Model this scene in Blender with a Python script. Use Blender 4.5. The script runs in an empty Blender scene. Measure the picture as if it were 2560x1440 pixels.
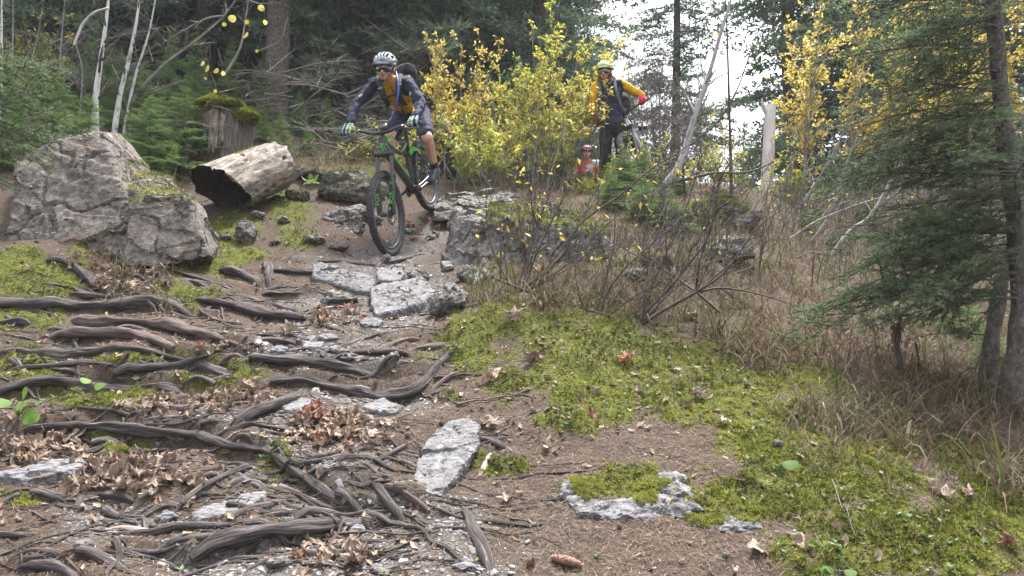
import bpy, bmesh, math, random
import numpy as np
from mathutils import Vector, Matrix

# ------------------------------------------------------------------ camera, sky, sun, exposure
SC = bpy.context.scene
COL = SC.collection
FPX, PITCH = 1970.0, math.radians(6.0)
cam_d = bpy.data.cameras.new("camera"); cam = bpy.data.objects.new("camera", cam_d); COL.objects.link(cam)
cam_d.sensor_width = 36.0; cam_d.lens = 36.0 * FPX / 2560.0
cam_d.clip_start = 0.05; cam_d.clip_end = 600.0
cam.location = (0, 0, 0); cam.rotation_euler = (math.pi / 2 + PITCH, 0, 0)
SC.camera = cam
SUN_EL, SUN_AZ = math.radians(70), math.radians(25)      # high, diffuse, from behind the trees a little to one side
world = bpy.data.worlds.new("World"); SC.world = world; world.use_nodes = True
wn = world.node_tree.nodes; wl = world.node_tree.links
bg = wn["Background"]; sky = wn.new("ShaderNodeTexSky"); sky.sky_type = 'NISHITA'; sky.sun_disc = False
sky.sun_elevation = SUN_EL; sky.sun_rotation = SUN_AZ; sky.dust_density = 4.0; sky.air_density = 1.0
hs = wn.new("ShaderNodeHueSaturation"); hs.inputs["Saturation"].default_value = 0.22     # overcast: a milky sky
wl.new(sky.outputs[0], hs.inputs["Color"]); wl.new(hs.outputs[0], bg.inputs[0]); bg.inputs[1].default_value = 0.078
sun_d = bpy.data.lights.new("sun", 'SUN'); sun = bpy.data.objects.new("sun", sun_d); COL.objects.link(sun)
sun_d.energy = 1.5; sun_d.angle = math.radians(11); sun_d.color = (1.0, 0.96, 0.90)
sun.rotation_euler = Vector((-math.sin(SUN_AZ) * math.cos(SUN_EL), -math.cos(SUN_AZ) * math.cos(SUN_EL), -math.sin(SUN_EL))).to_track_quat('-Z', 'Y').to_euler()
SC.view_settings.view_transform = 'Standard'; SC.view_settings.look = 'None'
SC.view_settings.exposure = 2.92; SC.view_settings.gamma = 1.0
SC.view_settings.use_curve_mapping = False
SC.cycles.use_denoising = True; SC.cycles.denoiser = 'OPENIMAGEDENOISE'; SC.cycles.denoising_prefilter = 'NONE'; SC.cycles.use_adaptive_sampling = False      # keep the fine needles crisp
SC.cycles.max_bounces = 6; SC.cycles.diffuse_bounces = 3; SC.cycles.transparent_max_bounces = 6
SC.cycles.caustics_reflective = False; SC.cycles.caustics_refractive = False

# ------------------------------------------------------------------ helpers
CT, ST = math.cos(PITCH), math.sin(PITCH)
def P(px, py, Y):
    """world point on the picture ray (px, py of the 2560 x 1440 photograph) at distance Y"""
    px, py, Y = np.asarray(px, float), np.asarray(py, float), np.asarray(Y, float)
    cx, cy = (px - 1280) / FPX, (720 - py) / FPX
    dx, dy, dz = cx, CT - ST * cy, ST + CT * cy
    t = Y / dy
    return np.stack([dx * t, Y + 0 * t, dz * t], -1)
def proj(W):
    W = np.asarray(W, float); f = W[..., 1] * CT + W[..., 2] * ST; u = -W[..., 1] * ST + W[..., 2] * CT
    f = np.where(f < 0.05, 0.05, f)
    return 1280 + FPX * W[..., 0] / f, 720 - FPX * u / f
def rng(s): return np.random.default_rng(s)
def _h(ix, iy, iz, seed):
    n = (ix.astype(np.int64) * 374761393 + iy.astype(np.int64) * 668265263 + iz.astype(np.int64) * 2147483647 + seed * 974634533) & 0xFFFFFFFF
    n = ((n ^ (n >> 13)) * 1274126177) & 0xFFFFFFFF
    n = ((n ^ (n >> 15)) * 2246822519) & 0xFFFFFFFF
    return ((n ^ (n >> 16)) & 0xFFFFFF) / float(0xFFFFFF)
def vn(Q, seed=0):
    Q = np.asarray(Q, float); i = np.floor(Q); f = Q - i; f = f * f * (3 - 2 * f); r = 0
    for a in (0, 1):
        wa = f[..., 0] if a else 1 - f[..., 0]
        for b in (0, 1):
            wb = f[..., 1] if b else 1 - f[..., 1]
            for c in (0, 1):
                wc = f[..., 2] if c else 1 - f[..., 2]
                r = r + wa * wb * wc * _h(i[..., 0] + a, i[..., 1] + b, i[..., 2] + c, seed)
    return r * 2 - 1
def fbm(Q, octv=4, seed=0, gain=0.5):
    r, a, s = 0, 1.0, 1.0
    for k in range(octv):
        r = r + a * vn(np.asarray(Q) * s, seed + k * 17); a *= gain; s *= 2.03
    return r
def nrm(v): return v / np.maximum(np.linalg.norm(v, axis=-1, keepdims=True), 1e-9)

def mk_mesh(name, V, F, mats=(), mi=None, attrs=None, smooth=True):
    V = np.asarray(V, np.float32).reshape(-1, 3)
    if not isinstance(F, (list, tuple)): F = [F]
    F = [np.asarray(f, np.int32) for f in F if len(f)]
    me = bpy.data.meshes.new(name); me.vertices.add(len(V)); me.vertices.foreach_set("co", V.ravel())
    lv = np.concatenate([f.ravel() for f in F]); tot = np.concatenate([np.full(len(f), f.shape[1], np.int32) for f in F])
    st = np.concatenate([[0], np.cumsum(tot)[:-1]]).astype(np.int32)
    me.loops.add(len(lv)); me.loops.foreach_set("vertex_index", lv)
    me.polygons.add(len(tot)); me.polygons.foreach_set("loop_start", st); me.polygons.foreach_set("loop_total", tot)
    for m in (mats if isinstance(mats, (list, tuple)) else [mats]): me.materials.append(m)
    if mi is not None: me.polygons.foreach_set("material_index", np.asarray(mi, np.int32))
    me.polygons.foreach_set("use_smooth", np.full(len(tot), bool(smooth)))
    for k, a in (attrs or {}).items():
        a = np.asarray(a, np.float32)
        if a.ndim == 2: at = me.attributes.new(k, 'FLOAT_VECTOR', 'POINT'); at.data.foreach_set("vector", a.ravel())
        else: at = me.attributes.new(k, 'FLOAT', 'POINT'); at.data.foreach_set("value", a)
    me.update(calc_edges=True); me.validate()
    return me
def link(name, data, parent=None):
    o = bpy.data.objects.new(name, data); COL.objects.link(o)
    if parent is not None:
        o.parent = parent
        if parent.type == 'EMPTY': o.matrix_parent_inverse = Matrix.Translation(-parent.location)
    return o
def tag(o, label=None, cat=None, group=None, kind='thing'):
    if label: o["label"] = label
    if cat: o["category"] = cat
    if group: o["group"] = group
    if kind: o["kind"] = kind
    return o
def thing(name, label, cat, loc, group=None):
    o = bpy.data.objects.new(name, None); COL.objects.link(o); o.location = Vector([float(c) for c in loc]); o.empty_display_size = 0.1
    return tag(o, label, cat, group)
def dup(root, loc, label=None, rot=None, scale=None, group=None):
    def cp(o, par):
        c = o.copy(); COL.objects.link(c); c.parent = par
        for ch in kids.get(o.name, ()): cp(ch, c)
        return c
    kids = {}
    st = [root]
    while st:
        o = st.pop(); kids[o.name] = list(o.children); st += kids[o.name]
    r = cp(root, None); r.location = Vector([float(c) for c in loc])
    if rot is not None: r.rotation_euler = rot
    if scale is not None: r.scale = (scale,) * 3 if np.isscalar(scale) else scale
    if label: r["label"] = label
    if group: r["group"] = group
    return r

class MB:
    """collects vertices and faces (and per-vertex attributes) for ONE mesh"""
    def __init__(s): s.V, s.F3, s.F4, s.A, s.T, s.n = [], [], [], [], [], 0
    def add(s, V, F, v=None, tc=None):
        V = np.asarray(V, float).reshape(-1, 3); F = np.asarray(F, np.int64)
        s.V.append(V); (s.F3 if F.shape[1] == 3 else s.F4).append(F + s.n)
        s.A.append(np.full(len(V), 0.5) if v is None else (np.full(len(V), v) if np.isscalar(v) else np.asarray(v, float)))
        s.T.append(V * 1.0 if tc is None else tc); s.n += len(V)
    def tube(s, Q, R, n=6, v=None, cap=True, ell=None, rough=0.0, seed=0):
        Q = np.asarray(Q, float); R = np.broadcast_to(np.asarray(R, float), (len(Q),))
        T = nrm(np.gradient(Q, axis=0)); up = np.array([0, 0, 1.0]) if abs(T[0, 2]) < 0.9 else np.array([1.0, 0, 0])
        Nn = np.empty_like(Q); a = up - T[0] * np.dot(up, T[0]); Nn[0] = a / np.linalg.norm(a)
        for i in range(1, len(Q)):
            a = Nn[i - 1] - T[i] * np.dot(Nn[i - 1], T[i]); Nn[i] = a / max(np.linalg.norm(a), 1e-9)
        B = np.cross(T, Nn); th = np.arange(n) * 2 * math.pi / n
        c, sn = np.cos(th), np.sin(th)
        rr = R[:, None] * np.ones(n)
        L = np.concatenate([[0], np.cumsum(np.linalg.norm(np.diff(Q, axis=0), axis=1))])
        if rough:
            q = np.stack([np.repeat(L[:, None], n, 1) * 6 + seed * 7.1, np.tile(c * 1.1, (len(Q), 1)), np.tile(sn * 1.1, (len(Q), 1))], -1)
            rr = rr * (1 + rough * fbm(q, 3, seed))
        ex, ey = ell or (1, 1)
        V = Q[:, None] + Nn[:, None] * (rr * c * ex)[..., None] + B[:, None] * (rr * sn * ey)[..., None]
        k = np.arange(len(Q) - 1)[:, None] * n; j = np.arange(n)[None]; j2 = (j + 1) % n
        F = np.stack([k + j, k + j2, k + n + j2, k + n + j], -1).reshape(-1, 4)
        rm = max(float(R.mean()), 1e-4)
        tc = np.stack([np.repeat(L[:, None], n, 1), np.tile(c * rm, (len(Q), 1)), np.tile(sn * rm, (len(Q), 1))], -1).reshape(-1, 3) + seed * 3.7
        s.add(V.reshape(-1, 3), F, v, tc)
        if cap:
            for e, sg in ((0, 1), (len(Q) - 1, -1)):
                cV = np.vstack([V[e], Q[e] - sg * T[e] * R[e] * 0.3]); jj = np.arange(n); f = np.stack([jj, (jj + 1) % n, np.full(n, n)], -1)
                s.add(cV, f[:, ::-1] if sg > 0 else f, v, np.vstack([tc.reshape(len(Q), n, 3)[e], tc.reshape(len(Q), n, 3)[e].mean(0)]))
    def sticks(s, A, B, ra, rb, n=3, v=None):
        A, B = np.asarray(A, float).reshape(-1, 3), np.asarray(B, float).reshape(-1, 3); m = len(A)
        if not m: return
        ra, rb = np.broadcast_to(ra, (m,)), np.broadcast_to(rb, (m,))
        T = nrm(B - A); u = np.where(np.abs(T[:, 2:3]) < 0.9, np.array([[0, 0, 1.0]]), np.array([[1.0, 0, 0]]))
        N1 = nrm(np.cross(T, u)); N2 = np.cross(T, N1); th = np.arange(n) * 2 * math.pi / n
        d = N1[:, None] * np.cos(th)[None, :, None] + N2[:, None] * np.sin(th)[None, :, None]
        V = np.concatenate([A[:, None] + d * ra[:, None, None], B[:, None] + d * rb[:, None, None]], 1)
        j = np.arange(n); j2 = (j + 1) % n; f = np.stack([j, j2, j2 + n, j + n], -1)
        F = (np.arange(m)[:, None, None] * 2 * n + f[None]).reshape(-1, 4)
        L = np.linalg.norm(B - A, axis=1); off = rng(m).random((m, 1)) * 9
        tc = np.stack([np.concatenate([np.zeros((m, n)), np.repeat(L[:, None], n, 1)], 1), np.tile(np.r_[np.cos(th), np.cos(th)] * 0.01, (m, 1)) + off, np.tile(np.r_[np.sin(th), np.sin(th)] * 0.01, (m, 1))], -1)
        s.add(V.reshape(-1, 3), F, None if v is None else np.repeat(np.broadcast_to(v, (m,)), 2 * n), tc.reshape(-1, 3))
    def inst(s, BV, BF, pos, R, sc, v=None):
        """many copies of a small base shape joined into this mesh: R (m,3,3), sc scalar per copy or (m,3)"""
        m, k = len(pos), len(BV)
        if not m: return
        sc = np.asarray(sc, float); sc = sc[:, None] if sc.ndim == 1 else sc
        W = BV[None] * sc[:, None, :]; W = np.einsum('mij,mkj->mki', R, W) + pos[:, None]
        F = (np.arange(m)[:, None, None] * k + BF[None]).reshape(-1, BF.shape[1])
        s.add(W.reshape(-1, 3), F, None if v is None else np.repeat(v, k))
    def mesh(s, name, mats=(), smooth=True):
        F = ([np.concatenate(s.F3)] if s.F3 else []) + ([np.concatenate(s.F4)] if s.F4 else [])
        return mk_mesh(name, np.concatenate(s.V), F, mats, None, {"v": np.concatenate(s.A), "tc": np.concatenate(s.T)}, smooth)
    def build(s, name, mats, parent=None, smooth=True): return link(name, s.mesh(name, mats, smooth), parent)

def frames(N, spin):
    """rotation matrices whose z axis is N and which are spun about it"""
    N = nrm(N); u = np.where(np.abs(N[:, 2:3]) < 0.95, np.array([[0, 0, 1.0]]), np.array([[0, 1.0, 0]]))
    X = nrm(np.cross(u, N)); Yv = np.cross(N, X); c, s = np.cos(spin)[:, None], np.sin(spin)[:, None]
    X2 = X * c + Yv * s; Y2 = -X * s + Yv * c
    return np.stack([X2, Y2, N], -1)
def spline(Q, step):
    Q = np.asarray(Q, float); d = np.concatenate([[0], np.cumsum(np.linalg.norm(np.diff(Q, axis=0), axis=1))])
    n = max(3, int(d[-1] / step) + 1); t = np.linspace(0, d[-1], n)
    E = np.vstack([2 * Q[0] - Q[1], Q, 2 * Q[-1] - Q[-2]]); k = np.clip(np.searchsorted(d, t, side='right') - 1, 0, len(Q) - 2)
    u = ((t - d[k]) / np.maximum(d[k + 1] - d[k], 1e-9))[:, None]
    p0, p1, p2, p3 = E[k], E[k + 1], E[k + 2], E[k + 3]
    return 0.5 * (2 * p1 + (p2 - p0) * u + (2 * p0 - 5 * p1 + 4 * p2 - p3) * u ** 2 + (3 * p1 - p0 - 3 * p2 + p3) * u ** 3)

# ------------------------------------------------------------------ materials
def _nt(name):
    m = bpy.data.materials.new(name); m.use_nodes = True; nt = m.node_tree
    return m, nt, nt.nodes, nt.links, nt.nodes["Principled BSDF"]
def _ramp(N, cols, pos=None):
    r = N.new("ShaderNodeValToRGB"); e = r.color_ramp.elements
    pos = pos or [0.3 + 0.4 * i / max(1, len(cols) - 1) for i in range(len(cols))]
    while len(e) < len(cols): e.new(0.5)
    for i, c in enumerate(cols): e[i].position = pos[i]; e[i].color = (*c, 1)
    return r
def M(name, cols, scale=8, rough=0.85, bump=0.25, bscale=None, coord='pos', stretch=(1, 1, 1), vmix=0.0, vcols=None, trans=0.0, moss=0.0, spots=None, spec=0.3, detail=6, metal=0.0, crack=0.0, pos=None, bdist=0.01, rnd=0.0, coat=0.0):
    """procedural material: colour ramp over noise, vmix blends in a second ramp over the per-piece attribute v, moss grows where the face looks up"""
    m, nt, N, L, B = _nt(name)
    if coord == 'pos': src = N.new("ShaderNodeNewGeometry").outputs["Position"]
    elif coord == 'tc': a = N.new("ShaderNodeAttribute"); a.attribute_name = "tc"; src = a.outputs["Vector"]
    else: src = N.new("ShaderNodeTexCoord").outputs["Object"]
    mp = N.new("ShaderNodeMapping"); mp.inputs["Scale"].default_value = stretch; L.new(src, mp.inputs["Vector"]); vec = mp.outputs[0]
    def noise(sc, det=detail, w=0.6):
        n = N.new("ShaderNodeTexNoise"); n.inputs["Scale"].default_value = sc; n.inputs["Detail"].default_value = det; n.inputs["Roughness"].default_value = w
        L.new(vec, n.inputs["Vector"]); return n.outputs["Fac"]
    col = None
    if len(cols) == 1:
        rgb = N.new("ShaderNodeRGB"); rgb.outputs[0].default_value = (*cols[0], 1); col = rgb.outputs[0]
    else:
        r = _ramp(N, cols, pos); L.new(noise(scale), r.inputs[0]); col = r.outputs[0]
    def mix(fac, a, b, t='MIX'):
        x = N.new("ShaderNodeMix"); x.data_type = 'RGBA'; x.blend_type = t
        if isinstance(fac, (int, float)): x.inputs[0].default_value = fac
        else: L.new(fac, x.inputs[0])
        L.new(a, x.inputs[6])
        L.new(b, x.inputs[7]); return x.outputs[2]
    if vcols:
        a = N.new("ShaderNodeAttribute"); a.attribute_name = "v"
        r = _ramp(N, vcols, [i / max(1, len(vcols) - 1) for i in range(len(vcols))]); L.new(a.outputs["Fac"], r.inputs[0]); col = mix(vmix, col, r.outputs[0])
    for sp in (spots or []):
        r = _ramp(N, [(0, 0, 0), (1, 1, 1)], [sp[2], sp[2] + 0.05]); L.new(noise(sp[1], 5), r.inputs[0])
        rgb = N.new("ShaderNodeRGB"); rgb.outputs[0].default_value = (*sp[0], 1); col = mix(r.outputs[0], col, rgb.outputs[0])
    if crack:
        dn = N.new("ShaderNodeTexNoise"); dn.inputs["Scale"].default_value = crack * 2.2; dn.inputs["Detail"].default_value = 5; L.new(vec, dn.inputs["Vector"])
        av = N.new("ShaderNodeVectorMath"); av.operation = 'MULTIPLY_ADD'; L.new(dn.outputs["Color"], av.inputs[0]); av.inputs[1].default_value = (.35 / crack * 2,) * 3; L.new(vec, av.inputs[2])
        vo = N.new("ShaderNodeTexVoronoi"); vo.feature = 'DISTANCE_TO_EDGE'; vo.inputs["Scale"].default_value = crack; L.new(av.outputs[0], vo.inputs["Vector"])
        r = _ramp(N, [(1, 1, 1), (0, 0, 0)], [0.0, 0.022]); L.new(vo.outputs["Distance"], r.inputs[0]); rgb = N.new("ShaderNodeRGB"); rgb.outputs[0].default_value = (.022, .02, .018, 1)
        mm = N.new("ShaderNodeMath"); mm.operation = 'MULTIPLY'; L.new(r.outputs[0], mm.inputs[0]); r2 = _ramp(N, [(0, 0, 0), (1, 1, 1)], [.45, .58]); L.new(noise(crack * 1.1, 3), r2.inputs[0]); L.new(r2.outputs[0], mm.inputs[1]); col = mix(mm.outputs[0], col, rgb.outputs[0])
    if rnd:
        oi = N.new("ShaderNodeObjectInfo"); hv = N.new("ShaderNodeHueSaturation"); mr = N.new("ShaderNodeMapRange")
        mr.inputs[3].default_value = 1 - rnd; mr.inputs[4].default_value = 1 + rnd; L.new(oi.outputs["Random"], mr.inputs[0]); L.new(mr.outputs[0], hv.inputs["Value"])
        L.new(col, hv.inputs["Color"]); col = hv.outputs[0]
    if moss:
        g = N.new("ShaderNodeNewGeometry"); sx = N.new("ShaderNodeSeparateXYZ"); L.new(g.outputs["Normal"], sx.inputs[0])
        ad = N.new("ShaderNodeMath"); ad.operation = 'MULTIPLY_ADD'; L.new(noise(4, 8, .7), ad.inputs[0]); ad.inputs[1].default_value = 1.6; ad.inputs[2].default_value = -1.35 + moss
        s2 = N.new("ShaderNodeMath"); s2.operation = 'MULTIPLY_ADD'; L.new(sx.outputs[2], s2.inputs[0]); s2.inputs[1].default_value = 0.75; L.new(ad.outputs[0], s2.inputs[2])
        r = _ramp(N, [(0, 0, 0), (1, 1, 1)], [0.42, 0.56]); L.new(s2.outputs[0], r.inputs[0])
        mr = _ramp(N, [(0.05, 0.06, 0.012), (0.15, 0.17, 0.025), (0.26, 0.27, 0.05)]); L.new(noise(40, 4, .7), mr.inputs[0])
        col = mix(r.outputs[0], col, mr.outputs[0])
    L.new(col, B.inputs["Base Color"]); B.inputs["Roughness"].default_value = rough; B.inputs["Metallic"].default_value = metal
    B.inputs["Specular IOR Level"].default_value = spec; B.inputs["Coat Weight"].default_value = coat
    if bump:
        b = N.new("ShaderNodeBump"); b.inputs["Strength"].default_value = bump; b.inputs["Distance"].default_value = bdist
        L.new(noise(bscale or scale * 3, 8, .65), b.inputs["Height"]); L.new(b.outputs[0], B.inputs["Normal"])
    if trans:
        t = N.new("ShaderNodeBsdfTranslucent"); L.new(col, t.inputs[0]); mx = N.new("ShaderNodeMixShader"); mx.inputs[0].default_value = trans
        L.new(B.outputs[0], mx.inputs[1]); L.new(t.outputs[0], mx.inputs[2]); L.new(mx.outputs[0], N["Material Output"].inputs[0])
    return m

# ------------------------------------------------------------------ the slope: heights from a thin-plate surface through surveyed points
CTRL = [(-300,1440,2.5),(400,1440,2.5),(1000,1440,2.5),(1500,1440,2.5),(2100,1440,2.45),(2800,1440,2.5),
 (0,1220,2.95),(500,1220,3.0),(1000,1220,3.05),(1600,1220,3.0),(2200,1220,3.0),(2560,1220,3.15),
 (0,1060,3.45),(500,1060,3.5),(1000,1060,3.55),(1500,1060,3.5),(2000,1060,3.65),(2300,1080,3.9),(2560,1080,4.1),
 (-100,930,4.0),(500,930,4.1),(1000,930,4.15),(1300,900,4.15),(1600,930,4.05),(1900,930,4.3),(2300,930,5.0),(2560,930,5.2),
 (0,800,4.7),(500,800,4.8),(900,800,5.0),(1250,800,4.7),(1450,800,4.75),(1700,800,5.2),(2000,800,5.8),(2500,800,6.8),
 (0,690,5.15),(500,700,5.5),(900,700,5.9),(1300,715,5.6),(1650,700,6.0),(2050,700,7.2),(2500,700,8.2),
 (-150,640,5.5),(300,640,5.75),(600,640,6.2),(950,640,6.85),(1200,640,6.4),(1700,640,6.8),(2100,640,8.4),(2500,640,9.6),
 (600,560,6.9),(800,560,7.1),(1080,560,7.9),(1850,560,8.0),(2200,560,10.2),(2560,560,11.6),
 (1090,500,8.6),(1350,500,8.4),(1700,500,8.6),(1900,500,9.2),(2250,500,12),(750,470,8.2),(1300,478,9.2),(1900,470,10.5),
 (850,420,9.0),(550,420,8.6),(300,420,8.2),(0,420,7.9),(750,350,10.3),(300,350,9.5)]
CW = [P(*c) for c in CTRL] + [np.array(p, float) for p in
 [(1,10,2.2),(0.2,11.5,2.25),(1,13,2.2),(3,12,2.1),(2,17,1.8),(1,22,0.8),(0,30,-1),(-4,14,4.2),(-8,14,5),(-4,22,5.5),(-10,25,7),(8,16,4.0),(12,18,5.2),(10,25,5),
  (0,60,-6),(6,60,-6),(-30,60,10),(30,60,8),(0,130,-14),(-70,130,16),(70,130,12),(-20,20,8),(20,20,7),(0,.5,-1.35),(0,-5,-3),(-6,0,-1.5),(6,0,-1.7),(-9,5,.1),(-12,-6,-3),(12,-6,-3.4),(9,6,-.2)]]
CW = np.array(CW)
def _warp(xy): return xy / (1 + np.linalg.norm(xy, axis=-1, keepdims=True) / 40.0)
def _U(r2): return 0.5 * r2 * np.log(np.maximum(r2, 1e-12))
_cx = _warp(CW[:, :2]); _n = len(_cx)
_K = _U(((_cx[:, None] - _cx[None]) ** 2).sum(-1)) + np.eye(_n) * 0.02
_Pm = np.c_[np.ones(_n), _cx]; _A = np.zeros((_n + 3, _n + 3)); _A[:_n, :_n] = _K; _A[:_n, _n:] = _Pm; _A[_n:, :_n] = _Pm.T
_w = np.linalg.solve(_A, np.r_[CW[:, 2], 0, 0, 0])
def tps(xy):
    xy = np.asarray(xy, float); sh = xy.shape[:-1]; q = _warp(xy.reshape(-1, 2)); out = np.empty(len(q))
    for i in range(0, len(q), 60000):
        s = q[i:i + 60000]; out[i:i + 60000] = _U(((s[:, None] - _cx[None]) ** 2).sum(-1)) @ _w[:_n] + _w[_n] + s @ _w[_n + 1:]
    return out.reshape(sh)
# near raster (2 cm) that later takes the ledges held by roots
GX0, GX1, GY0, GY1, GS = -7.0, 7.0, 1.0, 11.0, 0.02
_gx = np.arange(GX0, GX1, GS); _gy = np.arange(GY0, GY1, GS)
_XX, _YY = np.meshgrid(_gx, _gy)
HR = tps(np.stack([_XX, _YY], -1))
def far_noise(x, y): return 0.05 * fbm(np.stack([x * .9, y * .9, 0 * x], -1), 3, 5)
HR = HR + far_noise(_XX, _YY)
def H(x, y):
    x, y = np.asarray(x, float), np.asarray(y, float)
    ix, iy = (x - GX0) / GS, (y - GY0) / GS
    ins = (ix >= 0) & (ix < len(_gx) - 1) & (iy >= 0) & (iy < len(_gy) - 1)
    i, j = np.clip(ix.astype(int), 0, len(_gx) - 2), np.clip(iy.astype(int), 0, len(_gy) - 2)
    u, v = np.clip(ix - i, 0, 1), np.clip(iy - j, 0, 1)
    z = HR[j, i] * (1 - u) * (1 - v) + HR[j, i + 1] * u * (1 - v) + HR[j + 1, i] * (1 - u) * v + HR[j + 1, i + 1] * u * v
    o = ~ins
    if np.any(o):
        z = np.array(z); xo, yo = x[o] if x.ndim else x, y[o] if y.ndim else y
        zz = tps(np.stack([xo, yo], -1)) + far_noise(xo, yo)
        if z.ndim: z[o] = zz
        else: z = zz
    return z
def Nrm(x, y, e=0.04):
    return nrm(np.stack([-(H(x + e, y) - H(x - e, y)) / (2 * e), -(H(x, y + e) - H(x, y - e)) / (2 * e), np.ones_like(np.asarray(x, float))], -1))
def G(px, py, ymin=1.3, ymax=30.0):
    """where the picture ray meets the ground"""
    px, py = np.atleast_1d(np.asarray(px, float)), np.atleast_1d(np.asarray(py, float))
    Ys = np.concatenate([np.arange(ymin, 9, 0.02), np.geomspace(9, ymax, 120)])
    W = P(px[:, None], py[:, None], Ys[None]); d = W[..., 2] - H(W[..., 0], W[..., 1])
    hit = d < 0; k = np.where(hit.any(1), hit.argmax(1), len(Ys) - 1); k0 = np.maximum(k - 1, 0); r = np.arange(len(px))
    d0, d1 = d[r, k0], d[r, k]; t = np.where(np.abs(d0 - d1) > 1e-9, d0 / (d0 - d1 + 1e-12), 0); t = np.clip(t, 0, 1)
    Y = Ys[k0] + (Ys[k] - Ys[k0]) * t; Q = P(px, py, Y); Q[:, 2] = H(Q[:, 0], Q[:, 1])
    return Q
def g1(px, py): return G([px], [py])[0]

def blobs(px, py, L, seed=0, wob=0.6):
    """soft 0..1 mask of ground zones laid out as ellipses"""
    q = np.stack([px / 70., py / 45., 0 * px], -1); nz = fbm(q, 4, seed) * wob
    m = np.full_like(px, -3.0)
    for (a, b, rx, ry) in L: m = np.maximum(m, 1.25 - np.sqrt(((px - a) / rx) ** 2 + ((py - b) / ry) ** 2))
    return np.clip((m + nz * 0.8) * 2.2, 0, 1)
MOSS = [(1650,930,430,115),(1290,810,190,65),(1420,860,230,90),(1190,890,70,40),(1880,1050,170,70),(2070,1170,260,90),(1950,1240,270,65),(2250,1330,280,110),(2480,1300,160,120),(1560,1210,120,45),(2420,1140,120,50),(1400,1050,100,30),
 (90,690,150,60),(70,790,110,35),(540,940,110,38),(60,895,130,30),(350,890,140,16),(250,990,180,30),(590,570,70,40),(730,530,60,45),(850,440,90,30),(460,735,100,25),(520,650,120,40),(60,920,90,30),(250,1080,60,14),(320,1100,90,30),(690,1150,50,40),(560,590,60,40),(60,1250,60,16),(1250,1160,60,30),(1500,760,180,40),(1600,660,70,40),(760,590,60,30),(330,760,160,14)]
GRAV = [(960,680,170,55),(900,780,170,60),(740,880,130,22),(820,880,170,40),(900,1010,170,30),(640,1045,130,26),(720,1110,90,40),(860,1160,90,60),(950,1290,120,60),(900,1400,300,60),(1120,1300,80,50),(560,1400,200,50),(1040,610,80,60),(300,1310,140,40),(780,1300,80,40),(1080,1400,200,50)]
GRASS = [(2250,760,420,200),(2000,640,230,90),(2450,950,260,120),(2300,1050,240,60),(2200,560,300,70),(1700,740,180,60),(1450,730,160,50),(1900,860,150,60),(2540,1180,80,60),(1300,720,110,40),(1800,560,200,60),(1250,440,240,50),(830,390,120,40),(1480,470,300,40),(1650,640,280,110),(1600,520,320,80),(1400,490,300,40),(2050,520,200,60),(350,560,100,200)]
SLATE = [(1000,720,120,60)]
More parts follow.
